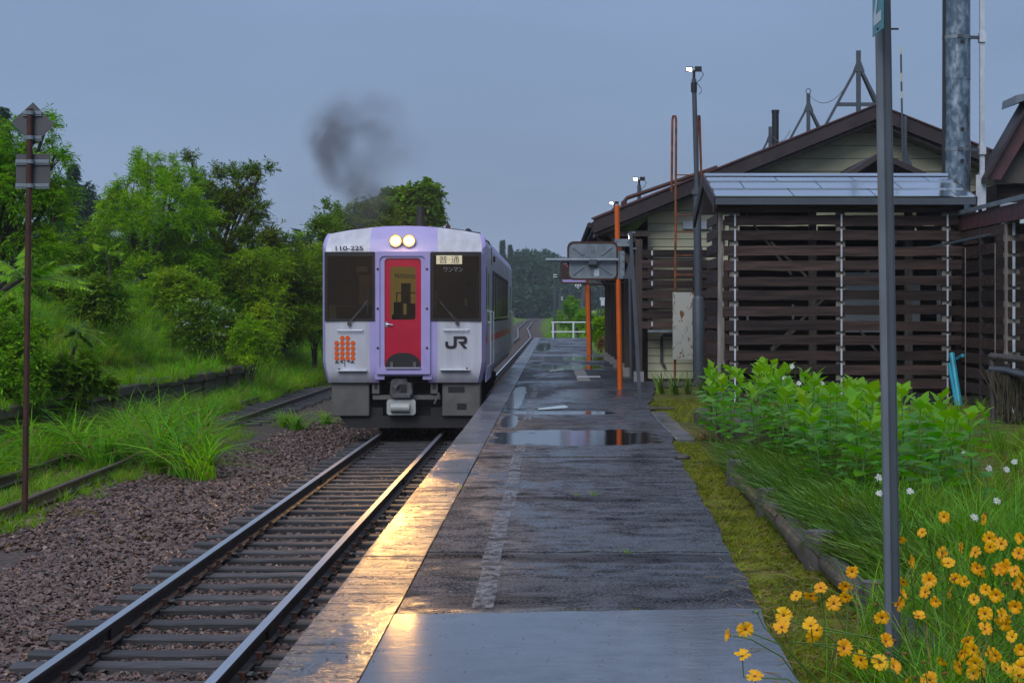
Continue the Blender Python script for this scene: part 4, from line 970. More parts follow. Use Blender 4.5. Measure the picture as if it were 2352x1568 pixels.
# back wall of slats, inner posts, braces and pale panels seen through the gaps
for k in range(13):
    z0 = .25 + k * .252
    for a0, a1 in ((230, 620), (640, 1150), (1160, 1480)):
        if random.random() < .16: continue
        o = link('slat', slatmesh((a1 - a0) / 2.28 / SS * 1.07, .17, k * 3 + a0), shed); o.location = Vector((sx(a0) * 1.07, YS + 2.2, z0 - .1)) - oshed
for a0 in (652, 1170, 1440): MB().box((sx(a0 - 20), YS + .9, 0), (sx(a0 + 20), YS + 1.0, 3.3)).build('inner_post', 'palewood' if a0 < 1200 else 'woodv', shed)
for (p0, p1, q0, q1) in ((280, 370, 520, 690), (410, 515, 600, 700), (1080, 510, 900, 700), (410, 1085, 690, 820), (340, 1165, 540, 980), (880, 980, 1000, 1130)):
    MB().bar((sx(p0), YS + .5, sz(p1)), (sx(q0), YS + .5, sz(q1)), .03, .04).build('brace', 'palewood', shed)
for a0, a1, d0, d1 in ((858, 1078, 670, 1000), (1200, 1275, 720, 990), (1368, 1450, 590, 960), (250, 270, 750, 1000), (318, 330, 860, 950), (570, 580, 845, 930)):
    MB().box((sx(a0), YS + 1.6, sz(d1)), (sx(a1), YS + 1.64, sz(d0))).build('pale_panel', 'palepanel', shed)
MB().box((sx(236), YS + 2.24, 0), (sx(1470) * 1.06, YS + 2.28, 3.0)).build('gap_dark_backing', 'wood', shed)  # added backing that darkens the gaps between the slats
# roof: overlapping sheet metal
def rp(c_, t):   # point on the roof: c_ along the eave (front measure), t 0 eave .. 1 ridge
    return Vector((sx(c_), YS - .32 + t * 2.3, 3.455 + t * .55))
for row, (t0, t1, cuts) in enumerate(((0, .36, [92, 500, 925, 1350, 1442]), (.345, .70, [92, 268, 680, 1105, 1442]), (.685, .95, [92, 475, 895, 1300, 1442]))):
    for a0, a1 in zip(cuts[:-1], cuts[1:]):
        p = [rp(a0 + 2.2, t0), rp(a1 - 2.2, t0), rp(a1 - 2.2, t1), rp(a0 + 2.2, t1)]
        up = Vector((0, -.23, .97)); lift = [.022, .022, .004, .004]
        mb = MB(); mb.add([q + up * l_ for q, l_ in zip(p, lift)] + [q - up * .008 + up * (l_ - .012) for q, l_ in zip(p, lift)], [(0, 1, 2, 3), (4, 5, 6, 7), (0, 1, 5, 4), (1, 2, 6, 5), (2, 3, 7, 6), (3, 0, 4, 7)])
        mb.build('roof_sheet', 'roofmetal', shed)
q0, q1 = rp(92, .94), rp(1442, .94)
MB().bar(q0 + Vector((0, .07, .03)), q1 + Vector((0, .07, .03)), .26, .05).build('ridge_cap', 'roofmetal', shed)
MB().box((sx(92), YS - .34, 3.33), (sx(1440), YS - .31, 3.445)).build('eave_board', 'greypaint', shed)
MB().add([rp(95, 0) - Vector((0, 0, .03)), rp(1439, 0) - Vector((0, 0, .03)), rp(1439, 1) - Vector((0, 0, .03)), rp(95, 1) - Vector((0, 0, .03)), rp(95, 0) - Vector((0, 0, .1)), rp(1439, 0) - Vector((0, 0, .1)), rp(1439, 1) - Vector((0, 0, .1)), rp(95, 1) - Vector((0, 0, .1))],
         [(0, 1, 2, 3), (4, 5, 6, 7), (0, 1, 5, 4), (1, 2, 6, 5), (2, 3, 7, 6), (3, 0, 4, 7)]).build('roof_deck', 'wood', shed)
for a0, m_ in ((92, 'fascia'), (1442, 'fascia')):
    p, q = rp(a0, 0), rp(a0, 1)
    MB().bar(p - Vector((0, 0, .09)), q - Vector((0, 0, .09)), .05, .2, up=(0, 0, 1)).build('barge_board', m_, shed)
    MB().bar(rp(a0, 1) - Vector((0, 0, .09)), rp(a0, 1) + Vector((0, 2.2, -.75)), .05, .2).build('barge_board', m_, shed)
MB().add([rp(95, 1), rp(1439, 1), rp(1439, 1) + Vector((0, 2.2, -.6)), rp(95, 1) + Vector((0, 2.2, -.6))], [(0, 1, 2, 3)]).build('rear_roof', 'roofmetal', shed)
for s in (sx(118), sx(1490)):   # end walls
    for k in range(13):
        MB().box((s - .015, YS + .1, .02 + k * .252), (s + .015, YS + 2.2, .02 + k * .252 + .165)).build('end_slat', 'wood', shed)
MB().box((sx(1140) - .25, YS - .35, -.05), (sx(1180) + .25, YS - .02, .14)).build('footing', 'under', shed)
MB().box((sx(1330), YS - .5, -.05), (sx(1480), YS - .02, .10)).build('footing', 'log', shed)
# the wing on the right
wing = thing('slatted_passage', 'slatted passage with sloping dark red eave at the right of the shed', 'passage', (6.95, 28, 0))
ow = Vector(wing.location); XW = 6.95
MB().add([(XW - .03, 20, 3.15), (XW + .03, 20, 3.15), (XW + .03, 30.4, 3.15), (XW - .03, 30.4, 3.15), (XW - .03, 20, 2.90), (XW + .03, 20, 2.90), (XW + .03, 30.4, 2.90), (XW - .03, 30.4, 2.90)], [(0, 1, 2, 3), (4, 5, 6, 7), (0, 1, 5, 4), (1, 2, 6, 5), (2, 3, 7, 6), (3, 0, 4, 7)]).build('fascia', 'redfascia', wing)
MB().add([(XW - .08, 20, 3.17), (XW - .08, 30.5, 3.17), (XW + 2.6, 30.5, 3.85), (XW + 2.6, 20, 3.85), (XW - .08, 20, 3.24), (XW - .08, 30.5, 3.24), (XW + 2.6, 30.5, 3.92), (XW + 2.6, 20, 3.92)], [(0, 1, 2, 3), (4, 5, 6, 7), (0, 1, 5, 4), (1, 2, 6, 5), (2, 3, 7, 6), (3, 0, 4, 7)]).build('roof', 'steel', wing)
for k, c_ in enumerate(rows[1:]):
    z0 = sz(c_ + 51) - .03
    MB().box((XW - .016, 27.1, z0), (XW + .016, 29.9, z0 + .165)).build('slat', 'wood', wing)
    L_ = 2.6; o = link('slat', slatmesh(L_, .165, 900 + k), wing); o.location = Vector((XW + .02, 27.0, z0)) - ow
    for x0 in (XW + .10,): MB().box((x0 - .02, 26.955, z0 - .02), (x0 + .02, 26.975, z0 + .17)).build('strip', 'strap', wing)
    MB().box((XW + 1.2, 28.9, z0 + .1), (XW + 3.2, 28.93, z0 + .27)).build('slat', 'wood', wing)
for x0, y0, m_ in ((XW + .10, 27.08, 'palewood'), (XW + .09, 28.6, 'woodv'), (XW + 1.5, 27.08, 'palewood')):
    MB().box((x0 - .11, y0 - .05, -.05), (x0 + .11, y0 + .08, 3.0)).build('post', m_, wing)
for yq in (27.6, 29.6): MB().box((XW - .034, yq - .008, .1), (XW - .02, yq + .008, 2.6)).build('strip', 'palewood', wing)
MB().bar((XW - .55, 29.7, 2.62), (XW + .3, 27.0, 2.83), .035, .035).build('brace_pipe', 'greypaint', wing)
MB().bar((XW + .02, 27.1, 2.55), (XW + 1.2, 27.1, 2.72), .08, .04).build('brace_pipe', 'greypaint', wing)
# gabled roof of the next house at the right edge
nb = thing('gabled_house', 'house corner with steep brown gable roof at the right edge', 'house', (10.2, 33.5, 0))
gx0, gz0, gx1, gz1 = X(2262, 33), Z(412, 33), X(2352, 33), Z(242, 33)
RGX = gx1 + .05
MB().prism([(gx0, gz0), (RGX, gz1), (RGX, gz1 - .55), (gx0 + .27, gz0 - .02)], 'y', 32.9, 33.0).build('barge_board', 'redfascia', nb)
MB().prism([(2*RGX - gx0, gz0), (RGX, gz1), (RGX, gz1 - .55), (2*RGX - gx0 - .27, gz0 - .02)], 'y', 32.9, 33.0).build('barge_board', 'redfascia', nb)
for s in (1, -1):
    xe = gx0 - .05 if s > 0 else 2 * RGX - gx0 + .05
    MB().add([(RGX, 32.75, gz1 + .1), (xe, 32.75, gz0 + .02), (xe, 33.5, gz0 + .02), (RGX, 33.5, gz1 + .1), (RGX, 32.75, gz1), (xe, 32.75, gz0 - .08), (xe, 33.5, gz0 - .08), (RGX, 33.5, gz1)], [(0, 1, 2, 3), (4, 5, 6, 7), (0, 1, 5, 4), (1, 2, 6, 5), (2, 3, 7, 6), (3, 0, 4, 7)]).build('roof', 'fascia', nb)
MB().prism([(RGX - .32, gz1 - .02), (RGX - .30, gz1 + .14), (RGX, gz1 + .2), (RGX + .3, gz1 + .14), (RGX + .32, gz1 - .02), (RGX, gz1 + .1)], 'y', 32.6, 33.6).build('ridge_cap', 'steel', nb)
MB().prism([(gx0 + .25, gz0 - .05), (RGX, gz1 - .5), (2*RGX - gx0 - .25, gz0 - .05)], 'y', 33.3, 33.4).build('gable_wall', 'soffit', nb)
MB().box((gx0 + .35, 33.5, 0), (2*RGX - gx0 - .35, 40, gz0 - .06)).build('wall', 'wood', nb)
MB().box((gx0 + .4, 33.42, 3.2), (gx0 + 1.3, 33.48, 3.6)).build('wall_panel', 'palepanel', nb)

# big zinc flue and the square mast beside it
fl = thing('zinc_flue', 'tall mottled galvanised flue rising behind the shed roof', 'flue', (7.6, 33.2, 0))
FX = X(2197, 33.2)
zs = [0, 1.4, 2.9, 4.0, 4.75, 5.9, 6.65, 7.8, 9.6]
for k in range(len(zs) - 1):
    MB().tube([(FX, 33.2, zs[k]), (FX, 33.2, zs[k + 1])], .256 + .003 * (k % 2), 32, cap=False).build('flue_section', 'flue', fl, smooth=True)
for zz in zs[1:-1]: MB().tube([(FX, 33.2, zz - .012), (FX, 33.2, zz + .012)], .263, 32).build('seam_band', 'flue', fl, smooth=True)
for d_ in (88, 345):
    zz = Z(d_, 33.2); MB().tube([(FX, 33.2, zz - .03), (FX, 33.2, zz + .03)], .268, 32).build('clamp_band', 'steel', fl, smooth=True)
    MB().bar((FX + .2, 33.1, zz), (X(2254, 33.2), 33.15, zz), .05, .06).build('clamp_arm', 'greypaint', fl)
    MB().box((FX - .04, 32.9, zz - .03), (FX + .06, 32.96, zz + .03)).build('bolt_lug', 'greypaint', fl)
for d_ in (300, 372, 100): MB().box((FX + .02, 32.91, Z(d_, 33.2) - .03), (FX + .08, 32.95, Z(d_, 33.2) + .03)).build('latch', 'under', fl)
MB().bar((FX - .265, 33.12, 3.2), (FX - .25, 33.12, 9.5), .05, .05).build('cable', 'black', fl)
t = thing('square_mast', 'pale square steel mast clamped beside the zinc flue', 'mast', (X(2254, 33.2), 33.15, 0))
xm = X(2254, 33.2)
MB().box((xm - .043, 33.11, 0), (xm + .043, 33.19, 9.6)).build('mast', 'strap', t)
MB().box((xm - .055, 33.08, 3.2), (xm + .06, 33.22, 4.15)).build('sleeve', 'strap', t)
MB().box((xm - .13, 33.07, 3.35), (xm - .06, 33.1, 4.1)).build('flange', 'strap', t)
for d_ in (88, 345): MB().box((xm - .06, 33.07, Z(d_, 33.2) - .09), (xm + .06, 33.23, Z(d_, 33.2) + .09)).build('clamp', 'strap', t)
wire((FX + .3, 33.6, Z(347, 33.6)), (X(2420, 33.6), 33.6, Z(318, 33.6)), .05, .007, 'thin wire from the flue to the gabled house at right', 'overhead_wire')

# ------------------------------------------------------------------ poles, mirrors, signs on the platform
lp = thing('lamp_pole', 'tall grey steel pole with twin spotlights rising beside the rusty ladder', 'lamp post', (X(1607, 36.8), 36.8, 0))
px = X(1606, 36.8)
MB().tube([(px + .0, 36.8, -.05), (px - .02, 36.8, Z(688, 36.8)), (px - .02, 36.8, Z(680, 36.8))], [.128, .125, .09], 18).build('base_tube', 'greypaint', lp, smooth=True)
MB().tube([(px - .02, 36.8, Z(690, 36.8)), (px - .05, 36.8, Z(430, 36.8))], .083, 14).build('pole', 'greypaint', lp, smooth=True)
MB().tube([(px - .05, 36.8, Z(440, 36.8)), (px - .11, 36.8, Z(182, 36.8))], .05, 12).build('upper_pole', 'greypaint', lp, smooth=True)
MB().tube([(px - .11, 36.8, Z(212, 36.8)), (px - .11, 36.8, Z(190, 36.8))], .065, 12).build('collar', 'black', lp, smooth=True)
M['led'] = emit('lit_spot', (1., .93, .78), 12.)
def spots(parent, c, k=1.):
    c = Vector(c)
    MB().tube([c, c + Vector((0, 0, .2 * k))], .03 * k, 8).build('neck', 'black', parent)
    hd = MB().box(c + Vector((-.17, -.05, .18)) * k, c + Vector((-.02, .07, .27)) * k).build('spot_head', 'black', parent)
    MB().add([c + Vector(q) * k for q in ((-.16, -.055, .19), (-.05, -.055, .17), (-.05, -.055, .24), (-.16, -.055, .25))], [(0, 1, 2, 3)]).build('lens', 'led', hd)
    MB().box(c + Vector((.02, -.04, .18)) * k, c + Vector((.16, .07, .28)) * k).build('spot_head', 'black', parent)
    MB().tube([c + Vector(q) * k for q in ((.14, 0, .2), (.2, 0, .12), (.13, 0, .0), (.04, 0, -.06))], .008 * k, 5).build('cable', 'black', parent)
    MB().tube([c + Vector(q) * k for q in ((.05, 0, -.05), (.15, 0, -.17), (.16, 0, -.25), (.1, 0, -.3))], .007 * k, 5).build('cable', 'black', parent)
spots(lp, (px - .11, 36.8, Z(184, 36.8)))
MB().box((px - .16, 36.7, Z(447, 36.8)), (px + .3, 36.74, Z(437, 36.8))).build('bracket', 'greypaint', lp)
t = thing('lamp_pole', 'short pole with twin spotlights standing on the left roof slope', 'lamp post', (X(1468, 41), 41, 3.7))
MB().tube([V(1468, 466, 41), V(1468, 425, 41)], .045, 8).build('pole', 'greypaint', t); spots(t, V(1468, 430, 41), .85)
t = thing('lamp_pole', 'small spotlight at the eave tip behind the tall orange post', 'lamp post', (X(1410, 39), 39, 3.6))
MB().tube([V(1411, 492, 39), V(1411, 478, 39)], .05, 8).build('pole', 'woodv', t); spots(t, V(1411, 480, 39), .6)
# ladder
ld = thing('ladder', 'rust orange hooped ladder fixed beside the tall lamp pole', 'ladder', (X(1575, 37.2), 37.2, 0))
xl, xr = X(1549, 37.2), X(1604, 37.2)
def hoop(x0, d): 
    return [(x0 + d, 37.2, Z(560, 37.2)), (x0 - .04, 37.25, Z(275, 37.2)), (x0 - .03, 37.22, Z(266, 37.2)), (x0 + .02, 37.2, Z(266, 37.2)), (x0 + .035, 37.2, Z(275, 37.2)), (x0 + .02, 37.2, .3)]
MB().tube([(xl - .055, 37.25, Z(440, 37.2)), (xl - .04, 37.25, Z(275, 37.2)), (xl - .02, 37.22, Z(266, 37.2)), (xl + .02, 37.2, Z(266, 37.2)), (xl + .035, 37.2, Z(275, 37.2)), (xl + .01, 37.2, .05)], .026, 8).build('rail', 'rust_orange', ld)
MB().tube([(xr + .075, 37.25, Z(440, 37.2)), (xr + .03, 37.25, Z(275, 37.2)), (xr + .02, 37.22, Z(266, 37.2)), (xr + .0, 37.2, Z(266, 37.2)), (xr - .02, 37.2, Z(275, 37.2)), (xr, 37.2, .05)], .026, 8).build('rail', 'rust_orange', ld)
for d_ in (402, 494, 533, 587, 631): MB().tube([(xl, 37.2, Z(d_, 37.2)), (xr, 37.2, Z(d_, 37.2))], .014, 6).build('rung', 'rust_orange', ld)
MB().box((X(1545, 37.1), 37.08, Z(825, 37.1)), (X(1593, 37.1), 37.11, Z(671, 37.1))).build('guard_sheet', 'rustwhite', ld)
# orange post with the large mirror seen from behind
YM = 34.4
om = thing('mirror_post', 'tall orange post carrying a large grey mirror seen from behind', 'mirror post', (1.285, YM, 0))
MB().tube([(X(1424, YM), YM, 0), (X(1417, YM), YM, Z(471, YM))], .050, 16).build('post', 'orange', om, smooth=True)
MB().box((X(1411, YM), YM - .065, Z(566, YM)), (X(1447, YM), YM - .045, Z(549, YM))).build('clamp', 'steel', om)
for q in (1415, 1442): MB().prism(circ(X(q, YM), Z(557, YM), .014, 8), 'y', YM - .072, YM - .064).build('bolt', 'under', om)
MB().tube([(X(1421, YM), YM, Z(640, YM)), (X(1420, YM), YM, Z(577, YM))], .060, 16).build('sleeve', 'steel', om, smooth=True)
MB().box((X(1424, YM), YM - .07, Z(640, YM)), (X(1434, YM), YM - .055, Z(577, YM))).build('flange', 'steel', om)
for d_ in (584, 601, 618, 635): MB().prism(circ(X(1431, YM), Z(d_, YM), .012, 8), 'y', YM - .078, YM - .069).build('bolt', 'under', om)
MB().tube([V(1253, 597, YM - .14), V(1420, 597, YM - .14)], .036, 12).build('arm', 'steel', om, smooth=True)
mx0, mx1, mz0, mz1 = X(1305, YM), X(1417, YM), Z(641, YM), Z(557, YM)
mcx, mcz = (mx0 + mx1) / 2, (mz0 + mz1) / 2
mb = MB(); N_ = 6
mir = MB().prism(rrect(mcx, mcz, mx1 - mx0, mz1 - mz0, .11, N_), 'y', YM - .06, YM - .03).build('mirror_back', 'steel', om)
mb = MB(); ring_prism(mb, rrect(mcx, mcz, mx1 - mx0 + .04, mz1 - mz0 + .04, .13, N_), rrect(mcx, mcz, mx1 - mx0 - .03, mz1 - mz0 - .03, .10, N_), 'y', YM - .075, YM + .01); mb.build('rim', 'rust', mir)
MB().prism(rrect(mcx, mcz, mx1 - mx0, mz1 - mz0, .11, N_), 'y', YM - .028, YM - .02).build('mirror_face', 'mirrorface', mir)
for sx_ in (-1, 1):
    for sz_ in (-1, 1):
        MB().bar((mcx + sx_ * .17, YM - .062, mcz + sz_ * .11), (mcx + sx_ * .38, YM - .062, mcz + sz_ * .27), .05, .03, up=(0, 1, 0)).build('pressed_rib', 'steel', mir, bevel=.008)
for sz_ in (-1, 1): MB().bar((mcx, YM - .062, mcz + sz_ * .15), (mcx, YM - .062, mcz + sz_ * .29), .05, .03, up=(0, 1, 0)).build('pressed_rib', 'steel', mir, bevel=.008)
MB().prism(circ(mcx, mcz, .16, 24), 'y', YM - .075, YM - .055).build('hub_plate', 'steel', mir, bevel=.01)
MB().box((mcx - .09, YM - .19, mcz - .10), (mcx + .09, YM - .06, mcz + .03)).build('hub_clamp', 'greypaint', mir, bevel=.02)
MB().box((X(1363, YM), YM - .066, Z(634, YM)), (X(1376, YM), YM - .062, Z(617, YM))).build('label_plate', 'palepanel', mir)
wire(V(1365, 641, YM), V(1440, 645, YM), .08, .006, 'thin wire looping below the large mirror to the canopy', 'mirror_wire')
# leaning grey pole
t = thing('leaning_pole', 'slim grey steel pole leaning left beside the orange post', 'pole', (X(1471, 27.7), 27.7, 0))
pa, pb = V(1471, 938, 27.7), V(1448, 532, 27.7)
MB().bar(pa, pb, .055, .03, up=(0, 1, 0)).build('pole', 'greypaint', t)
for d_, q in ((534, 1451), (571, 1453)): MB().tube([V(q, d_, 27.7), V(q + 8, d_, 27.7)], .006, 5).build('bolt', 'chrome', t)
MB().prism([(X(1431, 28.3), Z(640, 28.3)), (X(1453, 28.3), Z(640, 28.3)), (X(1449, 28.3), Z(593, 28.3))], 'y', 28.3, 28.31).build('stay_plate', 'greypaint', t)
MB().box((1.2, 27.6, 0), (1.9, 27.9, .012)).build('base_plate', 'log', t)
# second orange post with the framed mirror facing us
Y2 = 62.8
o2 = thing('mirror_post', 'farther orange post with brown framed mirror showing a red reflection', 'mirror post', (X(1352, Y2), Y2, 0))
MB().tube([(X(1353, Y2), Y2, 0), (X(1349, Y2), Y2, Z(650, Y2)), (X(1348, Y2), Y2, Z(640, Y2))], .085, 14).build('post', 'orange', o2, smooth=True)
MB().tube([(X(1357, Y2), Y2, 0), (X(1354, Y2), Y2, Z(655, Y2)), (X(1350, Y2), Y2, Z(649, Y2)), (X(1335, Y2), Y2, Z(648, Y2))], .05, 10).build('brace_tube', 'rust', o2, smooth=True)
cx_, cz_, ww, hh = (X(1286, Y2) + X(1352, Y2)) / 2, (Z(599, Y2) + Z(651, Y2)) / 2, X(1352, Y2) - X(1286, Y2), Z(599, Y2) - Z(651, Y2)
mb = MB(); ring_prism(mb, rrect(cx_, cz_, ww, hh, .14, 6), rrect(cx_, cz_, ww - .1, hh - .1, .1, 6), 'y', Y2 - .12, Y2 + .1); fm = mb.build('mirror_frame', 'rust', o2)
MB().prism(rrect(cx_, cz_, ww - .1, hh - .1, .1, 6), 'y', Y2 - .05, Y2 + .02).build('frame_panel', 'lavender', fm)
MB().box((X(1290, Y2), Y2 - .07, Z(641, Y2)), (X(1310, Y2), Y2 - .06, Z(607, Y2))).build('mirror_glass', 'glass_dark', fm)
M['red_reflection'] = emit('red_reflection_emit', (1., .02, .01), 2.2)
MB().box((X(1302, Y2), Y2 - .09, Z(613, Y2)), (X(1306.5, Y2), Y2 - .075, Z(609, Y2))).build('red_glint', 'red_reflection', fm)  # taillight reflection put in as a small glowing box
MB().tube([(X(1336, Y2), Y2, Z(651, Y2)), (X(1380, Y2), Y2 - 3, Z(655, Y2)), (X(1428, Y2), Y2 - 6, Z(664, Y2))], .05, 8).build('tie_bar', 'rust', o2)
# left diamond sign from behind
YD = 20.6
sg = thing('sign_post', 'rusty post with a diamond plate over a square plate, seen from behind', 'sign', (X(57, YD), YD, -.85))
MB().tube([V(57, 1176, YD), V(69, 250, YD)], .036, 12).build('post', 'rust', sg, smooth=True)
c = (X(73, YD), Z(284, YD)); h_ = X(123, YD) - X(73, YD)
MB().prism([(c[0] - h_, c[1] + .02), (c[0], c[1] - h_), (c[0] + h_, c[1] - .01), (c[0], c[1] + h_)], 'y', YD + .05, YD + .055).build('diamond_plate', 'signback', sg)
MB().box((X(34, YD), YD + .05, Z(430, YD)), (X(112, YD), YD + .055, Z(353, YD))).build('square_plate', 'signback', sg)
for d_, wq in ((259, 22), (316, 22), (371, 39), (426, 39)):
    MB().box((X(72 - wq, YD), YD + .03, Z(d_ + 4, YD)), (X(72 + wq, YD), YD + .05, Z(d_ - 5, YD))).build('back_rail', 'steel', sg, bevel=.006)
    MB().box((X(72 - wq, YD), YD + .025, Z(d_ + 7, YD)), (X(72 + wq, YD), YD + .05, Z(d_ + 5, YD))).build('back_rail', 'steel', sg)
    MB().tube([(X(69, YD), YD, Z(d_ + 5, YD)), (X(69, YD), YD, Z(d_ - 4, YD))], .046, 12).build('clamp', 'steel', sg)
# near pole with the numbered plate
YP = 7.15
np_ = thing('number_sign_post', 'near grey steel post with a teal plate numbered 2 at its top', 'sign', (X(2052, YP), YP, 0))
a_, b_ = V(2055, 1590, YP), V(2029, -60, YP)
w1 = .041; ax = (b_ - a_).normalized()
MB().add([a_ + Vector(q) for q in ((-.012, -.03, 0), (.024, -.03, 0), (.024, .03, 0), (-.012, .03, 0))] + [b_ + Vector(q) for q in ((-.012, -.03, 0), (.024, -.03, 0), (.024, .03, 0), (-.012, .03, 0))],
         [(0, 1, 2, 3), (4, 5, 6, 7), (0, 1, 5, 4), (1, 2, 6, 5), (2, 3, 7, 6), (3, 0, 4, 7)]).build('post', 'greypaint', np_, bevel=.008, seg=3)
MB().add([a_ + Vector(q) for q in ((-.032, -.004, 0), (-.0125, -.022, 0), (-.0125, .03, 0), (-.032, .03, 0))] + [b_ + Vector(q) for q in ((-.032, -.004, 0), (-.0125, -.022, 0), (-.0125, .03, 0), (-.032, .03, 0))],
         [(0, 1, 2, 3), (4, 5, 6, 7), (0, 1, 5, 4), (1, 2, 6, 5), (2, 3, 7, 6), (3, 0, 4, 7)]).build('channel_lip', 'lip', np_)
pl0, pl1 = V(2004, 86, YP - .06), V(2028.5, 65, YP - .29)   # plate seen nearly edge-on: bottom edge
H_ = .62
def pp(u, v_): return pl0.lerp(pl1, u) + Vector((0, 0, v_ * H_))
nrm = (pl1 - pl0).cross(Vector((0, 0, 1))).normalized()
if nrm.dot(Vector((0, 0, EYE)) - pl0) < 0: nrm = -nrm
q4 = [pp(0, 0), pp(1, .0), pp(1, 1), pp(0, 1)]
pt = MB().add(q4 + [q - nrm * .003 for q in q4], [(0, 1, 2, 3), (4, 5, 6, 7), (0, 1, 5, 4), (1, 2, 6, 5), (2, 3, 7, 6), (3, 0, 4, 7)]).build('number_plate', 'teal', np_)
dig = [(.13, .06), (.87, .06), (.87, .125), (.36, .125), (.70, .30), (.86, .42), (.86, .58), (.70, .68), (.30, .68), (.14, .58), (.14, .5), (.28, .5), (.34, .61), (.62, .61), (.71, .55), (.71, .45), (.58, .34), (.13, .125)]
MB().add([pp(u, v_) + nrm * .0015 for u, v_ in dig], [tuple(range(len(dig)))]).build('numeral', 'signwhite', pt)
MB().tube([pp(.5, .026) + nrm * .004, pp(.5, .026) - nrm * .004], .006, 8).build('bolt', 'black', pt)
MB().tube([V(2040, 67, YP), V(2064, 67, YP)], .0042, 6).build('bolt', 'rust', np_)
# white fence at the platform end and far line-side posts
fe = thing('white_fence', 'low white two rail fence closing the far platform end', 'fence', (0, 105.3, 0))
for d_ in (740, 762): MB().tube([V(1266, d_, 105.3), V(1362, d_, 105.3)], .034, 8).build('rail', 'white_paint', fe)
for q in (1270.5, 1317, 1360): MB().tube([V(q, 776, 105.3), V(q, 738.5, 105.3)], .05, 8).build('post', 'white_paint', fe)
t = thing('diamond_marker', 'small white diamond marker with a dark ring on a bracket', 'sign', (X(1328, 75), 75, 2.4))
c = (X(1328, 75), Z(655, 75)); MB().prism([(c[0] - .15, c[1]), (c[0], c[1] - .15), (c[0] + .15, c[1]), (c[0], c[1] + .15)], 'y', 75, 75.02).build('plate', 'white_paint', t)
mb = MB(); ring_prism(mb, circ(c[0], c[1], .085, 20), circ(c[0], c[1], .055, 20), 'y', 74.98, 74.999); mb.build('ring', 'under', t)
MB().tube([V(1334, 655, 75.1), V(1369, 655, 75.1), V(1378, 660, 75.1), V(1380, 675, 75.1), V(1381, 805, 75.1)], .035, 8).build('bracket', 'greypaint', t)
MB().tube([V(1358, 664, 75.1), V(1380, 684, 75.1)], .025, 6).build('brace', 'greypaint', t)
MB().box(V(1378, 683, 75), V(1390, 690, 75.3)).box(V(1380, 690, 75), V(1388, 702, 75.3)).build('lamp_box', 'strap', t)
MB().tube([V(1372, 640, 75.3), V(1377, 806, 75.3)], .03, 6).build('post', 'greypaint', t)
for q, d0, d1, Yf, q2, lab in ((1275, 628, 780, 112, 1274, 'thin dark pole with white tip beyond the white fence'), (1288, 668, 715, 190, 1287, 'short distant pole in the fields left of its marked twin'), (1291, 680, 714, 190, 1291, 'distant post with pale marks in the misty fields'), (1309, 655, 702, 150, 1312, 'thin pole behind the bush beyond the platform end'), (1347, 655, 715, 140, 1336, 'thick leaning timber pole beyond the platform end')):
    t = thing('line_side_pole', lab, 'pole', (X(q, Yf), Yf, 0)); r_ = .11 if q < 1340 else .3
    MB().tube([V(q2, d1 + 6, Yf), V(q, d0, Yf)], r_ if Yf < 180 else .2, 6).build('pole', 'greypaint', t)
    if q in (1275, 1291):
        for k in range(2): MB().tube([V(q, d0 + 2 + k * 5, Yf - .15), V(q, d0 + 4 + k * 5, Yf - .15)], .13, 6).build('white_band', 'white_paint', t)
wire(V(1100, 590, 150), V(1420, 630, 140), .6, .02, 'thin overhead wire crossing in front of the misty hill', 'overhead_wire')

# brush fence and turquoise pipes
bf = thing('brush_fence', 'rough brushwood fence with two pipe rails at the right edge', 'fence', (6.4, 24.5, 0))
yb = 24.5
MB().tube([V(2276, 818, yb), V(2352, 826, yb - .6), V(2420, 835, yb - 1.2)], .05, 8).build('rail', 'log', bf)
MB().tube([V(2275, 847, yb), V(2310, 850, yb - .2), V(2420, 880, yb - 1.2)], .045, 8).build('rail', 'greypaint', bf)
for q, d0, d1 in ((2279, 822, 985), (2312, 835, 975)): MB().tube([V(q, d0, yb), V(q + 4, d1, yb)], .05, 8).build('post', 'log', bf)
mb = MB()
for k in range(520):
    x0 = rng.uniform(X(2284, yb), X(2440, yb)); y0 = yb - .1 - (x0 - 6.1) * .25 + rng.normal(0, .05); z0 = rng.uniform(-.05, .45); l_ = rng.uniform(.25, .6)
    mb.bar((x0, y0, z0), (x0 + rng.normal(0, .07), y0 + rng.normal(0, .04), min(z0 + l_, .72)), .012, .012)
o = mb.build('brushwood', 'brush', bf); o['kind'] = 'stuff'
for (q0, d0, q1, d1, r_, lab) in ((2186, 812, 2206, 942, .05, 'longer turquoise pipe leaning against the shed slats'), (2182, 836, 2200, 940, .045, 'shorter turquoise pipe leaning left of the longer one'), (2196, 826, 2211, 816, .03, 'short turquoise pipe stub poking from the slats')):
    tag(MB().tube([V(q1, d1, 29.3), V(q0, d0, 29.85)], r_, 12).build('turquoise_pipe', 'turq', None, smooth=True), lab, 'pipe', 'turquoise pipes by the shed')

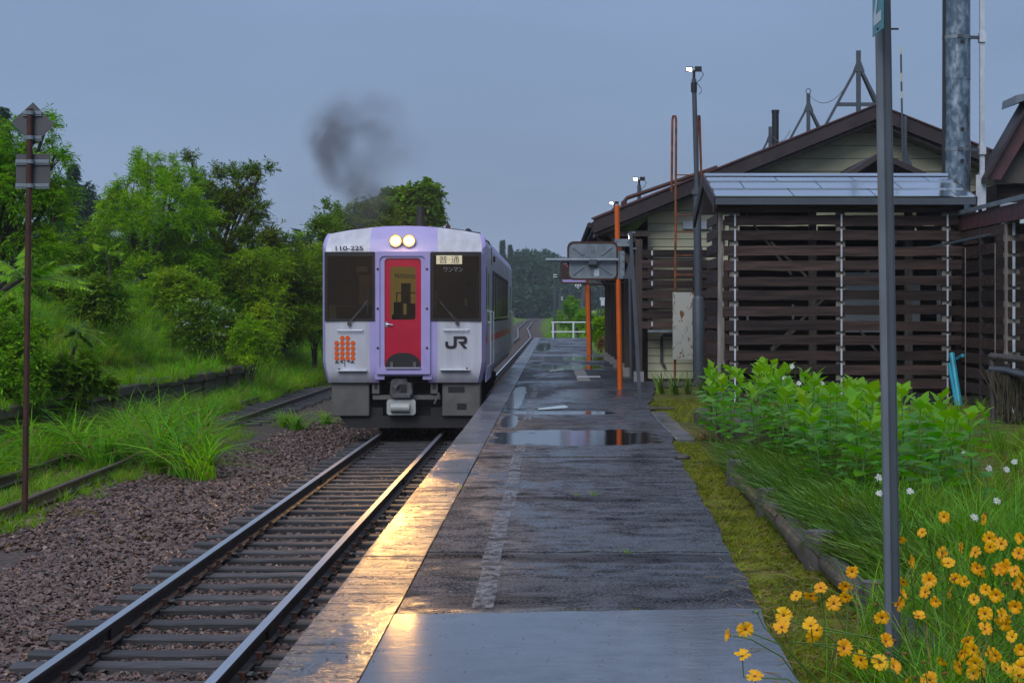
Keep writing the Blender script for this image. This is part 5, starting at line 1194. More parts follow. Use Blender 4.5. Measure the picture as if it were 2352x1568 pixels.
# ------------------------------------------------------------------ vegetation
M['leaf_lime'] = leafm('leaf_lime', (0.261, 0.444, 0.008), (0.137, 0.288, 0.007), .5, .5, .9, .5, .18)
M['leaf_mid'] = leafm('leaf_mid', (0.124, 0.286, 0.012), (0.204, 0.387, 0.014), .45, .5, .8, .5, .18)
M['leaf_dark'] = leafm('leaf_dark', (0.086, 0.175, 0.010), (0.155, 0.259, 0.012), .42, .5, .8, .5, .18)
M['leaf_olive'] = leafm('leaf_olive', (0.180, 0.301, 0.010), (0.278, 0.413, 0.010), .45, .5, .7, .5, .18)
M['leaf_red'] = leafm('leaf_redtip', (0.086, 0.171, .012), (0.141, 0.171, .012), .42, .5, 1.2, .5, .18)
M['leaf_far'] = leafm('leaf_far', (.035, .07, .045), (.055, .095, .055), .3, .7, .3, .35, .05)  # lightened towards blue: distance haze painted into the leaf colour
M['grass_a'] = leafm('grass_a', (0.221, 0.461, 0.014), (0.143, 0.333, 0.012), .5, .5, .5, .5, .2)
M['grass_b'] = leafm('grass_b', (.25, .42, .016), (.15, .30, .012), .5, .5, .6, .5, .2)
M['grass_d'] = leafm('grass_d', (.12, .25, .012), (.08, .18, .014), .42, .5, .6, .5, .2)
M['grass_c'] = leafm('grass_c', (0.130, 0.346, 0.030), (0.098, 0.256, 0.022), .5, .5, .7, .5, .25)
M['narcissus'] = leafm('narcissus_leaf', (.09, .19, .035), (.15, .25, .03), .3, .34, 1.2, .55, .4)
M['bedleaf'] = leafm('bed_leaf', (.12, .33, .012), (.075, .24, .018), .45, .36, 1.5, .4, .35)
M['bedtip'] = leafm('bed_tip', (.21, .42, .012), (.15, .34, .012), .48, .4, 1.5, .3, .3)
M['moss'] = leafm('moss_blade', (.21, .24, .014), (.12, .15, .014), .35, .7, 1.5, .5, .1)
M['straw'] = leafm('straw', (.32, .21, .07), (.20, .12, .04), .25, .6, 3., .4, .15)
M['blossom'] = leafm('blossom', (.55, .58, .58), (.45, .48, .47), .3, .5, 3., .2)

def unit(a): return a / np.maximum(np.linalg.norm(a, axis=-1, keepdims=True), 1e-6)
def leaflets(base, d, L, k, ll, lw, droop=.35, fan=.9, jit=.35):
    """k leaflets along each spray; returns verts, quads"""
    n = len(base); t = (np.arange(k) + .6) / k
    side = unit(np.cross(d, np.array([0, 0, 1.]) + rng.normal(0, .25, (n, 3))))
    pos = base[:, None] + d[:, None] * (t[None, :, None] * L[:, None, None]) + np.array([0, 0, -1.]) * (droop * (t ** 2)[None, :, None] * L[:, None, None])
    sgn = np.where(np.arange(k) % 2 == 0, 1., -1.)[None, :, None]
    ld = unit(d[:, None] * .75 + side[:, None] * sgn * fan + rng.normal(0, jit, (n, k, 3)) + np.array([0, 0, -droop * .8]))
    wd = unit(np.cross(ld, np.array([0, 0, 1.]) + rng.normal(0, .5, (n, k, 3))))
    l_ = ll * rng.uniform(.7, 1.2, (n, k, 1)); w_ = lw * rng.uniform(.7, 1.2, (n, k, 1))
    nz = np.cross(wd, ld)
    v = np.stack([pos, pos + ld * l_ * .42 + wd * w_ * .5 + nz * w_ * .12, pos + ld * l_ + np.array([0, 0, -.15]) * l_, pos + ld * l_ * .42 - wd * w_ * .5 + nz * w_ * .12], 2).reshape(-1, 3)
    return v, np.arange(len(v)).reshape(-1, 4)
def tree(name, label, cat, base, lobes, Y, leaf, n, k=10, L=.34, ll=.11, lw=.035, trunk=.12, group=None, dY=1.0, droop=.3, up=.5, limbs=None, extra=None, gaps=.0, crown='crown', fan=.9):
    b0 = V(base[0], base[1], Y); gz_ = float(ground(b0.x, b0.y)); b0.z = min(b0.z, gz_ + .1) if base[2:] == () else b0.z
    o = thing(name, label, cat, tuple(b0), group)
    cs = []
    for l_ in lobes:
        c = V(l_[0], l_[1], Y); c.y = Y + (l_[3] - 50 if len(l_) > 3 else rng.uniform(-1, 1) * l_[2] / F * Y * dY)
        f_ = c.y / Y; c.x *= f_; c.z = EYE + (c.z - EYE) * f_
        cs.append((np.array(c), l_[2] / F * c.y))
    # trunk and limbs
    mb = MB()
    ctr = Vector(np.mean([c for c, r in cs], 0)); tp = Vector((b0.x * .6 + ctr.x * .4, b0.y * .6 + ctr.y * .4, b0.z + (ctr.z - b0.z) * .55))
    p1 = b0.lerp(tp, .5) + Vector((rng.normal(0, .06), rng.normal(0, .06), 0))
    mb.tube([b0 - Vector((0, 0, .25)), b0 + Vector((0, 0, .1)), p1, tp], [trunk * 1.35, trunk, trunk * .8, trunk * .6], 8)
    for c, r in cs:
        c = Vector(c); st_ = b0.lerp(tp, rng.uniform(.45, 1.)); m1 = st_.lerp(c, .5) + Vector((rng.normal(0, .1) * r, rng.normal(0, .1) * r, -.15 * r))
        mb.tube([st_, m1, c], [trunk * .5, trunk * .32, trunk * .16], 6)
        for q in range(5):
            dv = Vector(rng.normal(0, 1, 3)); dv.z = abs(dv.z) * .8; dv.normalize(); e_ = c + dv * r * .9
            s_ = m1.lerp(c, rng.uniform(.3, 1.)); mb.tube([s_, s_.lerp(e_, .5) + Vector((0, 0, .06 * r)), e_], [trunk * .16, trunk * .10, trunk * .05], 4, cap=False)
    mb.build('trunk', 'bark', o)
    wts = np.array([r ** 2 for c, r in cs]); wts /= wts.sum()
    # clustered twigs: a few dozen tufts of foliage per lobe, each a bunch of sprays, air between them
    ncl = max(14, n // 14); ci_ = rng.choice(len(cs), ncl, p=wts)
    cc = np.array([cs[i][0] for i in ci_]); cr_ = np.array([cs[i][1] for i in ci_])
    dv = unit(rng.normal(0, 1, (ncl, 3)) * np.array([1, .9, .95])); cl = cc + dv * (cr_ * rng.uniform(.25, 1.02, ncl) ** .7)[:, None]
    si = rng.integers(0, ncl, n); out_ = unit(cl[si] - cc[si])
    bs_ = cl[si] + rng.normal(0, .13, (n, 3)) * cr_[si][:, None]
    d = unit(out_ * .8 + rng.normal(0, .55, (n, 3)) + np.array([0, 0, up]))
    v, f = leaflets(bs_, d, L * rng.uniform(.6, 1.25, n), k, ll, lw, droop, fan)
    v -= np.array(b0); link(crown, npmesh(crown, v, f, leaf), o)
    if extra:
        m_, frac, nm = extra; q = rng.choice(n, int(n * frac)); v, f = leaflets(bs_[q] + out_[q] * .1, d[q], np.full(len(q), L * .5), 5, ll * .8, ll * .7, .1)
        v -= np.array(b0); link(nm, npmesh(nm, v, f, m_), o)
    return o
GT = 'trees on the overgrown bank left of the line'
tree('willow_tree', 'leafy tree reaching out behind the diamond sign post', 'tree', (-70, 800), [(50, 335, 55), (108, 290, 24), (132, 350, 24), (20, 420, 70), (105, 445, 45), (-60, 380, 95), (60, 520, 55), (118, 575, 38), (-20, 560, 60), (128, 500, 26), (85, 265, 15), (140, 420, 22)], 33, 'leaf_mid', 2600, 12, .36, .11, .026, .13, GT, .8, .35, .5)
tree('tall_tree', 'broad lime green tree standing in the middle of the left bank', 'tree', (325, 712), [(345, 430, 50, 50), (400, 480, 60, 49), (300, 510, 58, 50), (350, 560, 75, 49.5), (435, 545, 48, 50), (455, 500, 44, 51), (420, 430, 40, 51), (285, 470, 44, 51), (265, 600, 50, 51), (340, 372, 26, 51), (450, 610, 48, 50), (258, 480, 28, 51), (395, 395, 26, 51), (290, 430, 34, 51), (330, 640, 50, 49), (235, 560, 26, 51), (390, 640, 50, 50)], 56, 'leaf_lime', 4900, 12, .42, .13, .034, .2, GT, 1, .3, .55)
tree('slender_tree', 'dark leafy tree with pointed reddish shoots right of the lime green one', 'tree', (480, 716), [(500, 435, 44), (558, 420, 30), (590, 470, 26), (470, 400, 24), (540, 500, 50), (595, 560, 42), (520, 600, 60), (440, 365, 18), (600, 395, 16), (480, 480, 50), (565, 610, 45), (490, 670, 46), (530, 680, 44)], 59, 'leaf_red', 2300, 11, .5, .17, .05, .16, GT, 1, .25, .6, gaps=.2)
tree('dark_tree', 'small dark tree with thin black stems left of the lime green one', 'tree', (262, 706), [(205, 560, 42), (242, 610, 34), (190, 630, 45), (232, 660, 26), (160, 600, 40), (255, 540, 22)], 58, 'leaf_dark', 1500, 11, .45, .14, .045, .08, GT)
for lab, bs_, lb, Y_, lf in (('olive bush with drooping twigs right of the slender dark tree', (560, 745), [(555, 745, 46), (600, 740, 40), (515, 735, 36), (560, 690, 62), (600, 630, 62), (520, 690, 48), (575, 600, 40), (610, 700, 50)], 57, 'leaf_olive'),
        ('dense dark olive bush between its neighbours on the bank', (650, 745), [(650, 745, 44), (690, 740, 36), (620, 745, 36), (660, 595, 42), (640, 690, 60), (640, 552, 24), (665, 640, 48), (690, 700, 40)], 60, 'leaf_dark'),
        ('bright bush standing closest to the railcar on the bank', (722, 745), [(725, 745, 40), (755, 735, 36), (695, 735, 36), (700, 640, 52), (732, 690, 46), (722, 592, 30), (712, 555, 18), (745, 640, 40), (690, 590, 30), (765, 620, 40)], 62, 'leaf_olive')):
    tree('bush', lab, 'bush', bs_, lb, Y_, lf, 2300, 11, .42, .13, .04, .09, 'bushes beside the railcar on the left bank', 1, .3, .3)
tree('sapling', 'thin sapling with sparse leafy shoots beside the railcar roof', 'sapling', (760, 720), [(742, 520, 14), (752, 492, 10), (735, 560, 20), (765, 540, 22), (728, 525, 10)], 64, 'leaf_dark', 210, 9, .55, .2, .06, .04, None, .5, .1, .9)
tree('tree_behind', 'brownish tree behind the railcar roof on the left', 'tree', (830, 700), [(790, 505, 30), (835, 500, 30), (872, 492, 34), (772, 525, 30), (850, 540, 45), (800, 550, 40)], 84, 'leaf_dark', 1700, 10, .6, .2, .07, .2, 'trees behind the railcar')
tree('tree_behind', 'taller dark round leaved tree behind the railcar horn', 'tree', (940, 700), [(965, 458, 30), (985, 470, 22), (920, 480, 40), (980, 500, 20), (940, 520, 50), (893, 500, 34), (945, 445, 16)], 90, 'leaf_dark', 1900, 9, .6, .3, .2, .25, 'trees behind the railcar', fan=.8)
tree('shrub', 'low tangled shrub at the far left below the drooping fronds', 'shrub', (10, 900), [(25, 890, 44), (70, 885, 34), (15, 740, 46), (65, 770, 34), (15, 810, 50), (-40, 740, 70), (55, 840, 38), (-30, 860, 70)], 30, 'leaf_mid', 1700, 9, .26, .10, .045, .04, 'shrubs along the old platform', .8)
tree('shrub', 'broad leaved shrub overhanging the old platform edge', 'shrub', (190, 905), [(190, 890, 30), (150, 900, 28), (225, 895, 24), (190, 855, 34), (160, 870, 30), (130, 850, 26), (215, 860, 26)], 31.5, 'leaf_dark', 800, 8, .24, .13, .065, .03, 'shrubs along the old platform', .8)
tree('shrub', 'dark shrub dotted with pale blossom in front of the bank bushes', 'shrub', (490, 800), [(480, 745, 42), (522, 760, 36), (452, 735, 32), (430, 770, 30)], 50, 'leaf_dark', 1000, 9, .35, .11, .05, .04, 'shrubs along the old platform', .6, extra=('blossom', .10, 'blossoms'))
tree('shrub', 'fresh green low shrub right of the blossoming one', 'shrub', (575, 815), [(575, 800, 24), (600, 805, 20), (575, 770, 30), (600, 780, 26), (550, 795, 28)], 49, 'leaf_lime', 600, 9, .3, .10, .04, .03, 'shrubs along the old platform', .6)
tree('shrub', 'rounded weedy shrub under the trees behind the tall grass', 'shrub', (150, 745), [(110, 680, 40), (160, 690, 45), (220, 690, 40), (275, 700, 34), (60, 670, 40)], 44, 'leaf_dark', 1500, 9, .4, .12, .05, .04, 'shrubs along the old platform', .8)
tree('shrub', 'olive weedy shrub round the foot of the lime green tree', 'shrub', (370, 715), [(370, 672, 34), (420, 680, 34), (460, 690, 34), (400, 650, 30)], 52, 'leaf_olive', 1500, 9, .4, .12, .045, .04, 'shrubs along the old platform', .8)
for lab, bs_, lb, Y_, lf, nn in (('low rounded bush at the foot of the dark slender tree', (500, 745), [(490, 680, 34), (530, 695, 36), (560, 715, 28), (515, 715, 26)], 57, 'leaf_mid', 1300),
        ('low leafy bush spreading below the dense olive one', (640, 765), [(620, 720, 34), (660, 725, 34), (640, 745, 30), (600, 742, 26), (690, 742, 26)], 60, 'leaf_olive', 1400),
        ('bright low bush at the grass line next to the railcar', (715, 765), [(700, 725, 30), (735, 712, 28), (725, 748, 28), (755, 740, 24)], 61, 'leaf_lime', 1200),
        ('shaded bush closing the gap right of the black stems', (300, 725), [(285, 680, 26), (310, 690, 22), (270, 700, 20)], 53, 'leaf_mid', 900),
        ('leafy green mound behind the tall grass near the sign post', (150, 740), [(110, 690, 26), (150, 680, 30), (190, 692, 26), (140, 705, 24), (230, 700, 22)], 46, 'leaf_mid', 1300)):
    tree('bush', lab, 'bush', bs_, lb, Y_, lf, nn, 10, .32, .11, .04, .04, 'bushes beside the railcar on the left bank', 1, .3, .3)
# drooping compound fronds near the sign post
def frond_tree(name, label, base, Y_, fr_list, m_, ll=.2, lw=.06):
    b0 = V(base[0], base[1], Y_); b0.z = float(ground(b0.x, b0.y)); o = thing(name, label, 'sapling', tuple(b0)); mb = MB()
    hub = V(fr_list[0][0], fr_list[0][1], Y_); mb.tube([b0 - Vector((0, 0, .2)), b0.lerp(hub, .5) + Vector((.06, 0, 0)), hub], [.05, .04, .025], 6)
    mb.build('stem', 'bark', o)
    for (x0, y0, x1, y1, dy_) in fr_list:
        p, q = V(x0, y0, Y_), V(x1, y1, Y_ + dy_); mid = p.lerp(q, .55) + Vector((0, 0, .16 * (q - p).length)); N = 20; vs = []; fs = []
        pts = [p.lerp(mid, t).lerp(mid.lerp(q, t), t) for t in np.linspace(0, 1, N + 1)]
        mb = MB(); mb.tube(pts[::2], .009, 4, cap=False); mb.mi = [0] * len(mb.f)
        for i in range(3, N + 1):
            d = (pts[i] - pts[i - 1]).normalized(); s_ = d.cross(Vector((0, 0, 1))).normalized()
            for s in (-1, 1):
                l_ = ll * math.sin(math.pi * (i / N * .8 + .18)) * random.uniform(.85, 1.15); a = (s_ * s * .72 + d * .45 + Vector((0, 0, -.55 + random.uniform(-.2, .15)))).normalized(); wv_ = a.cross(Vector((0, 0, 1)).cross(a)).normalized(); wv_ = d * .9 + wv_ * .2
                c = pts[i]; mb.add([c, c + a * l_ * .4 + wv_ * lw * .5, c + a * l_, c + a * l_ * .4 - wv_ * lw * .5], [(0, 1, 2, 3)], 1)
        mb.build('frond', ['stem', m_], o)
frond_tree('sumac_sapling', 'sapling with long drooping bright green fronds by the sign post', (40, 830), 30.5, [(60, 650, 75, 585, 0), (60, 640, 130, 600, -.4), (60, 640, 205, 652, .2), (60, 640, 190, 610, .5), (60, 640, -30, 590, .2), (60, 640, -60, 640, -.3), (60, 650, 150, 660, -.8), (60, 645, 5, 610, .7), (65, 655, 120, 690, .3), (60, 650, 0, 690, -.6), (58, 640, 60, 565, .8), (62, 645, 215, 670, -.4)], 'leaf_mid', .23, .085)
frond_tree('sumac_sapling', 'small sapling with dark drooping fronds above the old platform grass', (130, 860), 33, [(180, 760, 150, 745, 0), (180, 760, 240, 765, 0), (180, 760, 215, 800, .3), (180, 760, 160, 800, -.3), (180, 760, 200, 735, .3), (180, 762, 245, 795, -.3), (180, 760, 135, 775, .3)], 'leaf_dark', .17, .08)
frond_tree('sumac_sapling', 'young sapling with bright fronds in front of the thin black stems', (255, 720), 55, [(245, 575, 215, 560, 0), (245, 575, 275, 560, 0), (245, 575, 250, 540, 0), (245, 578, 220, 590, .3), (245, 575, 285, 585, -.3)], 'leaf_lime', .3, .1)

# conifers and far woods
def conifer(name, label, dx, dtop, Y_, h, wd, m_='leaf_far', group='far conifers'):
    c = V(dx, dtop, Y_); b0 = Vector((c.x, c.y, c.z - h)); o = thing(name, label, 'conifer', tuple(b0), group)
    MB().tube([b0 - Vector((0, 0, 1)), b0 + Vector((0, 0, h))], [wd * .07, wd * .01], 6).build('trunk', 'bark', o)
    n = 520; t = rng.random(n) ** .8; a = rng.uniform(0, 6.283, n); r = wd * .5 * (1.02 - t) * rng.uniform(.35, 1.1, n)
    p = np.stack([np.cos(a) * r * .3, np.sin(a) * r * .3, t * h], -1); d = unit(np.stack([np.cos(a), np.sin(a), np.full(n, -.25)], -1) + rng.normal(0, .15, (n, 3)))
    v, f = leaflets(p, d, r * .8, 6, wd * .13, wd * .06, .3); link('crown', npmesh('crown', v, f, m_), o)
conifer('conifer', 'taller of the two spire topped conifers left on the misty hill', 1154, 552, 430, 17, 6)
conifer('conifer', 'shorter spire topped conifer right of the taller one', 1172, 562, 430, 15, 5)
conifer('conifer', 'tall dim conifer at the far left picture edge', 4, 248, 95, 13, 4, group='dim conifers on the left')
conifer('conifer', 'dim conifer showing right of the square sign plate', 168, 378, 120, 12, 4, group='dim conifers on the left')
tree('hazy_tree', 'bluish distant tree left of the lime green tree', 'tree', (190, 690), [(185, 455, 32), (160, 480, 36), (205, 490, 34), (150, 540, 50), (200, 560, 45), (130, 600, 60), (220, 620, 50)], 130, 'leaf_far', 1900, 8, .9, .4, .2, .25, None)
def wood(name, label, cl):
    vs, fs, k = [], [], 0
    for (x, y, z0, h, r) in cl:
        n = 130; dv = unit(rng.normal(0, 1, (n, 3))); c = np.array([x, y, z0 + h * .6]); p = c + dv * np.array([r, r, h * .42]) * rng.uniform(.5, 1, (n, 1))
        v, f = leaflets(p, unit(dv + np.array([0, 0, .4])), np.full(n, r * .5), 5, r * .42, r * .26, .2); vs.append(v); fs.append(f + k); k += len(v)
    o = tag(link(name, npmesh(name, np.concatenate(vs), np.concatenate(fs), 'leaf_far')), label); o['kind'] = 'stuff'; return o
cl = []
for i in range(150):
    y = rng.uniform(425, 560); dx = rng.uniform(1080, 1420); x = (dx - VX) / F * y
    hh = np.interp(dx, [1080, 1150, 1180, 1200, 1240, 1262, 1280, 1330, 1420], [100, 118, 118, 128, 134, 126, 108, 100, 110]) / F * y
    zt = EYE + hh * rng.uniform(.72, 1.06); h = rng.uniform(7, 12); cl.append((x, y, max(float(ground(x, y)) - 2, zt - h), h, rng.uniform(2.6, 4.2)))
for i in range(90):
    y = rng.uniform(420, 440); dx = rng.uniform(1090, 1420); x = (dx - VX) / F * y; cl.append((x, y, float(ground(x, y)) - 1, rng.uniform(5, 8), rng.uniform(2.5, 4)))
wood('far_woods', 'misty wooded hillside at the end of the fields', cl)
cl = []
for i in range(110):
    y = rng.uniform(150, 215); dx = rng.uniform(-40, 760); x = (dx - VX) / F * y; cl.append((x, y, float(ground(x, y)) - 1, rng.uniform(5, 9), rng.uniform(2, 3.4)))
wood('far_woods', 'dim woods seen through gaps in the left hand trees', cl)
tree('bush', 'bush with a taller leafy top beyond the white fence', 'bush', (1330, 745), [(1310, 712, 17), (1300, 735, 22), (1335, 725, 20), (1312, 695, 9), (1325, 745, 18)], 128, 'leaf_mid', 1200, 9, .45, .15, .06, .06, 'bushes beyond the platform end', .7)
tree('bush', 'dark low bush right of the leaning timber pole', 'bush', (1345, 760), [(1345, 735, 16), (1370, 730, 16), (1350, 750, 14), (1385, 735, 16)], 118, 'leaf_mid', 800, 9, .45, .15, .06, .06, 'bushes beyond the platform end', .7)
tree('bush', 'bright lime bush beside the farther orange post', 'bush', (1380, 790), [(1368, 755, 14), (1385, 745, 15), (1378, 772, 16), (1396, 765, 14)], 68, 'leaf_lime', 900, 9, .25, .09, .05, .03, 'bushes beyond the platform end', .7)
tree('bush', 'dry pinkish shrub below the bright lime bush', 'bush', (1392, 800), [(1390, 785, 10), (1400, 792, 9), (1380, 795, 8)], 64.5, 'straw', 350, 7, .18, .06, .03, .02, None, .7)

# grass
def tuft(n, h, spread, wdt, droop, m_, seed, base_m=None):
    rr = np.random.default_rng(seed); mb = MB()
    for i in range(n):
        a = rr.uniform(0, 6.283); r0 = spread * .35 * math.sqrt(rr.random()); p = Vector((math.cos(a * 1.7) * r0, math.sin(a * 1.7) * r0, -.03)); l_ = h * rr.uniform(.55, 1.15)
        out_ = Vector((math.cos(a), math.sin(a), 0)); lean = rr.uniform(.1, 1.) * spread / h; dr = droop * rr.uniform(.5, 1.4); w_ = wdt * rr.uniform(.7, 1.3); sd = Vector((-out_.y, out_.x, 0)) + Vector((0, 0, rr.normal(0, .3)))
        sd.normalize(); vs = []; S = 4
        for j in range(S + 1):
            t = j / S; q = p + Vector((0, 0, 1)) * l_ * (t - dr * .5 * t ** 2.2) + out_ * l_ * (lean * t + dr * .55 * t ** 2.4); ww = w_ * (1 - t ** 1.6) * .5 + .0006
            vs += [q - sd * ww, q + sd * ww]
        mb.add(vs, [(2*j, 2*j+1, 2*j+3, 2*j+2) for j in range(S)], 1 if (base_m and rr.random() < .12) else 0)
    return mb.mesh('tuft', [m_, base_m] if base_m else m_, recalc=False)
def grass(name, label, P, tufts, s0, s1, dz=0.):
    n = len(P); s_ = rng.uniform(s0, s1, n); return scatter(name, label, np.c_[P, ground(P[:, 0], P[:, 1]) + dz], np.c_[rng.normal(0, .1, n), rng.normal(0, .1, n), rng.uniform(0, 6.28, n)], np.c_[s_, s_, s_ * rng.uniform(.8, 1.25, n)], tufts)
tall = [tuft(26, .75, .34, .016, .9, ('grass_a', 'grass_b', 'grass_c')[k % 3], 50 + k, 'straw') for k in range(6)]
short = [tuft(22, .28, .2, .008, .6, ('grass_a', 'grass_b')[k % 2], 70 + k, 'straw') for k in range(4)]
mossy = [tuft(18, .06, .07, .005, .8, 'moss', 80 + k, 'straw') for k in range(4)]
P = area_pts(9500, -17, -8.9, 22, 62); w_ = wob(P[:, 0], P[:, 1], .7)
bare = (P[:, 0] > -10.6 + .5 * w_) & (P[:, 1] > 36) & (P[:, 1] < 50)
P = P[~bare & (P[:, 0] < -9.25 - .2 * (P[:, 1] < 52))]; P = P[(P[:, 1] > 52) | (P[:, 0] < -9.35)]
grass('bank_grass', 'tall rough grass covering the bank behind the old platform', P, tall, .7, 1.2)
P = area_pts(3600, -12.5, -7.9, 50, 75); grass('bank_grass', 'fresh green grass sloping down beside the railcar', P, tall, .75, 1.3)
P = area_pts(1500, -10.6, -9.2, 30, 51); grass('old_platform_grass', 'short yellowish grass on top of the disused platform', P, short, .3, .75)
P = area_pts(1100, -9.0, -7.75, 20, 50); P = P[rng.random(len(P)) < .35 + .65 * (wob(P[:, 0], P[:, 1], .5) > -.2)]; grass('track_side_grass', 'grass growing between the siding and the platform wall', P, tall, .45, .95)
P = area_pts(2600, -9.2, -5.9, 15, 40); P = P[(wob(P[:, 0], P[:, 1], 1.3) > .12)]; grass('siding_weeds', 'low weeds scattered over the siding and its ballast', P, short, .35, .9)
P = area_pts(1500, -6.4, -4.3, 13, 32); P = P[(wob(P[:, 0], P[:, 1], 1.1) > .42)]; grass('siding_weeds', 'dry tufts at the edge of the ballast', P, [tuft(20, .12, .2, .006, 1., 'straw', 91, 'moss'), tuft(16, .1, .2, .006, 1., 'moss', 92, 'straw')], .6, 1.3)
P = area_pts(1300, -8.1, -6.2, 15, 30); grass('siding_weeds', 'fine weeds filling the space between the siding rails', P, short + mossy, .4, 1.0)
P = np.stack([rng.normal(-9.12, .16, 520), rng.uniform(19, 51, 520)], -1); n = len(P); P = P[rng.random(n) < .45 + .5 * (wob(P[:, 0], P[:, 1], .8) > 0)]; n = len(P)
scatter('edge_grass', 'grass hanging over the edge of the disused platform', np.c_[P, rng.uniform(-.08, .0, n)], np.c_[rng.normal(0, .15, n), rng.normal(.25, .2, n), rng.uniform(0, 6.28, n)], np.c_[rng.uniform(.4, 1.1, (n, 1)) * np.ones((1, 3))], short + [tall[0]])
P = np.stack([rng.uniform(-8.85, -8.2, 520), rng.uniform(19, 51, 520)], -1); P = P[rng.random(520) < .3 + .7 * (wob(P[:, 0], P[:, 1], .6) > -.1)]; grass('track_side_grass', 'grass tufts against the wall of the disused platform', P, tall, .6, 1.05)
# individual clumps on the ballast
clm = [tuft(95, 1.3, .62, .022, 1.15, ('grass_a', 'grass_c', 'grass_a')[k], 30 + k, 'straw') for k in range(3)]
CL = [(-5.15, 25.6, 1.0), (-5.55, 26.2, .95), (-5.95, 26.8, 1.), (-5.6, 27.4, 1.05), (-6.3, 27.6, 1.0), (-6.75, 27.9, .9), (-7.1, 27.6, .95), (-6.0, 28.6, 1.1), (-6.6, 29.4, 1.1), (-7.2, 29.2, 1.), (-6.2, 30.5, 1.1), (-7.0, 31.2, 1.1), (-7.6, 28.4, 1.0), (-6.5, 32.4, 1.05), (-7.5, 30.6, 1.1), (-8.1, 27.5, .95), (-8.2, 29.8, 1.), (-8.6, 32, 1.), (-7.8, 33.5, .95), (-8.4, 25.6, .9), (-8.9, 24.4, .95), (-8.9, 27.2, 1.), (-7.1, 34.8, .85), (-8.2, 22.6, .8), (-9.0, 22.2, .85), (-8.6, 23.6, .9), (-7.9, 24.2, .85), (-8.7, 29, 1.), (-9.1, 30.4, 1.), (-8.1, 31.4, 1.), (-7.9, 35.6, .9), (-8.6, 37.5, .95), (-8.3, 40, .9)]
for k, (x, y, s_) in enumerate(CL):
    o = link('grass_clump', clm[k % 3], None, (x, y, float(ground(x, y)) - .02)); s_ *= 1.12; o.scale = (s_, s_, s_ * random.uniform(.85, 1.1)); o.rotation_euler = (0, 0, random.uniform(0, 6.28))
    tag(o, 'nearest pampas-like grass clump standing at the ballast edge' if k == 0 else 'tall arching grass clump in the mass growing over the siding', 'grass clump', 'tall grass clumps over the siding')
for x, y, s_, lab in ((-5.25, 36.3, .62, 'isolated grass clump on the ballast left of the railcar'), (-4.9, 38.2, .5, 'smaller grass clump just behind the isolated one'), (-5.7, 37.6, .55, 'thin grass clump left of the isolated one by the siding rail')):
    o = link('grass_clump', clm[0], None, (x, y, float(ground(x, y)) - .02)); o.scale = (s_ * 1.3, s_ * 1.3, s_); tag(o, lab, 'grass clump', 'tall grass clumps over the siding')
# verges beyond
P = area_pts(4200, -14, 16, 107, 170); P = P[np.abs(P[:, 0] - trk_x(P[:, 1])) > 2.1]; grass('verge_grass', 'green verge grass beyond the platform end', P, tall, .6, 1.2)
P = area_pts(1800, -14, -4.8, 62, 110); grass('verge_grass', 'grass along the line behind the railcar', P, tall, .5, 1.)
P = area_pts(2500, -25, 40, 170, 330); P = P[np.abs(P[:, 0] - trk_x(P[:, 1])) > 3.2]; grass('field_grass', 'rough grass in the distant fields', P, tall, .9, 1.7)
# garden side
P = area_pts(17000, .8, 1.66, 6, 21); re_ = np.interp(P[:, 1], *RE); P = P[(P[:, 0] > re_ - .03 + rng.normal(0, .03, len(P)))]; P = P[rng.random(len(P)) < np.clip(.55 + .6 * wob(P[:, 0], P[:, 1], 2.), .12, 1)]
grass('moss_strip', 'yellow green moss and clipped grass along the platform edge', P, mossy, .7, 1.5, .0)
P = area_pts(3000, 1.6, 4.2, 24.8, 31); grass('moss_strip', 'yellow green lawn in front of the slatted shed', P, mossy, .9, 2., .0)
P = area_pts(4200, 2.4, 8.5, 9, 28); P = P[rng.random(len(P)) < np.clip(.5 + .5 * wob(P[:, 0], P[:, 1], 1.), .1, 1)]; grass('garden_grass', 'thin mossy grass on the garden ground', P, mossy + [short[0]], .5, 1.5, .0)
P = area_pts(130, .85, 1.6, 6.5, 11.5); n = len(P); strw = [MB().bar((-.05, 0, 0), (.05, .012, .004), .004, .003).mesh('straw_bit', 'drygrass')]
scatter('straw_litter', 'cut straw bits lying on the moss and platform edge', np.c_[P, np.full(n, .012)], np.c_[rng.normal(0, .1, (n, 2)), rng.uniform(0, 6.28, n)], np.c_[rng.uniform(.4, 1.1, (n, 1)) * np.ones((1, 3))], strw)
P = np.concatenate([np.stack([rng.uniform(-.78, 1.0, 90), y_ + rng.normal(0, .012, 90)], -1) for y_ in (8.93, 11.1, 14.5, 18.45)] + [np.stack([rng.normal(-.795, .008, 120), rng.uniform(9, 28, 120)], -1)]); P = P[wob(P[:, 0] * 3, P[:, 1] * 5, 1.) > .1]; n = len(P)
scatter('joint_moss', 'moss and tiny weeds growing in the platform joints', np.c_[P, np.full(n, -.004)], np.c_[rng.normal(0, .1, (n, 2)), rng.uniform(0, 6.28, n)], np.c_[rng.uniform(.25, .7, (n, 1)) * np.ones((1, 3))], mossy)
P = np.concatenate([area_pts(300, -1.1, 1.0, 6.8, 9), area_pts(900, -1.1, 1.25, 9, 20)]); n = len(P); s0 = rng.uniform(.002, .008, n)
M['grit'] = pbr('grit', (.03, .025, .022), (.10, .085, .07), 40., .6)
scatter('platform_grit', 'small dark grit and leaf bits lying on the wet platform', np.c_[P, np.full(n, .010)], np.c_[rng.uniform(-.3, .3, (n, 2)), rng.uniform(0, 6.28, n)], np.c_[s0 * 1.3, s0, s0 * .6], [rock_mesh(60 + k, 'grit') for k in range(3)])
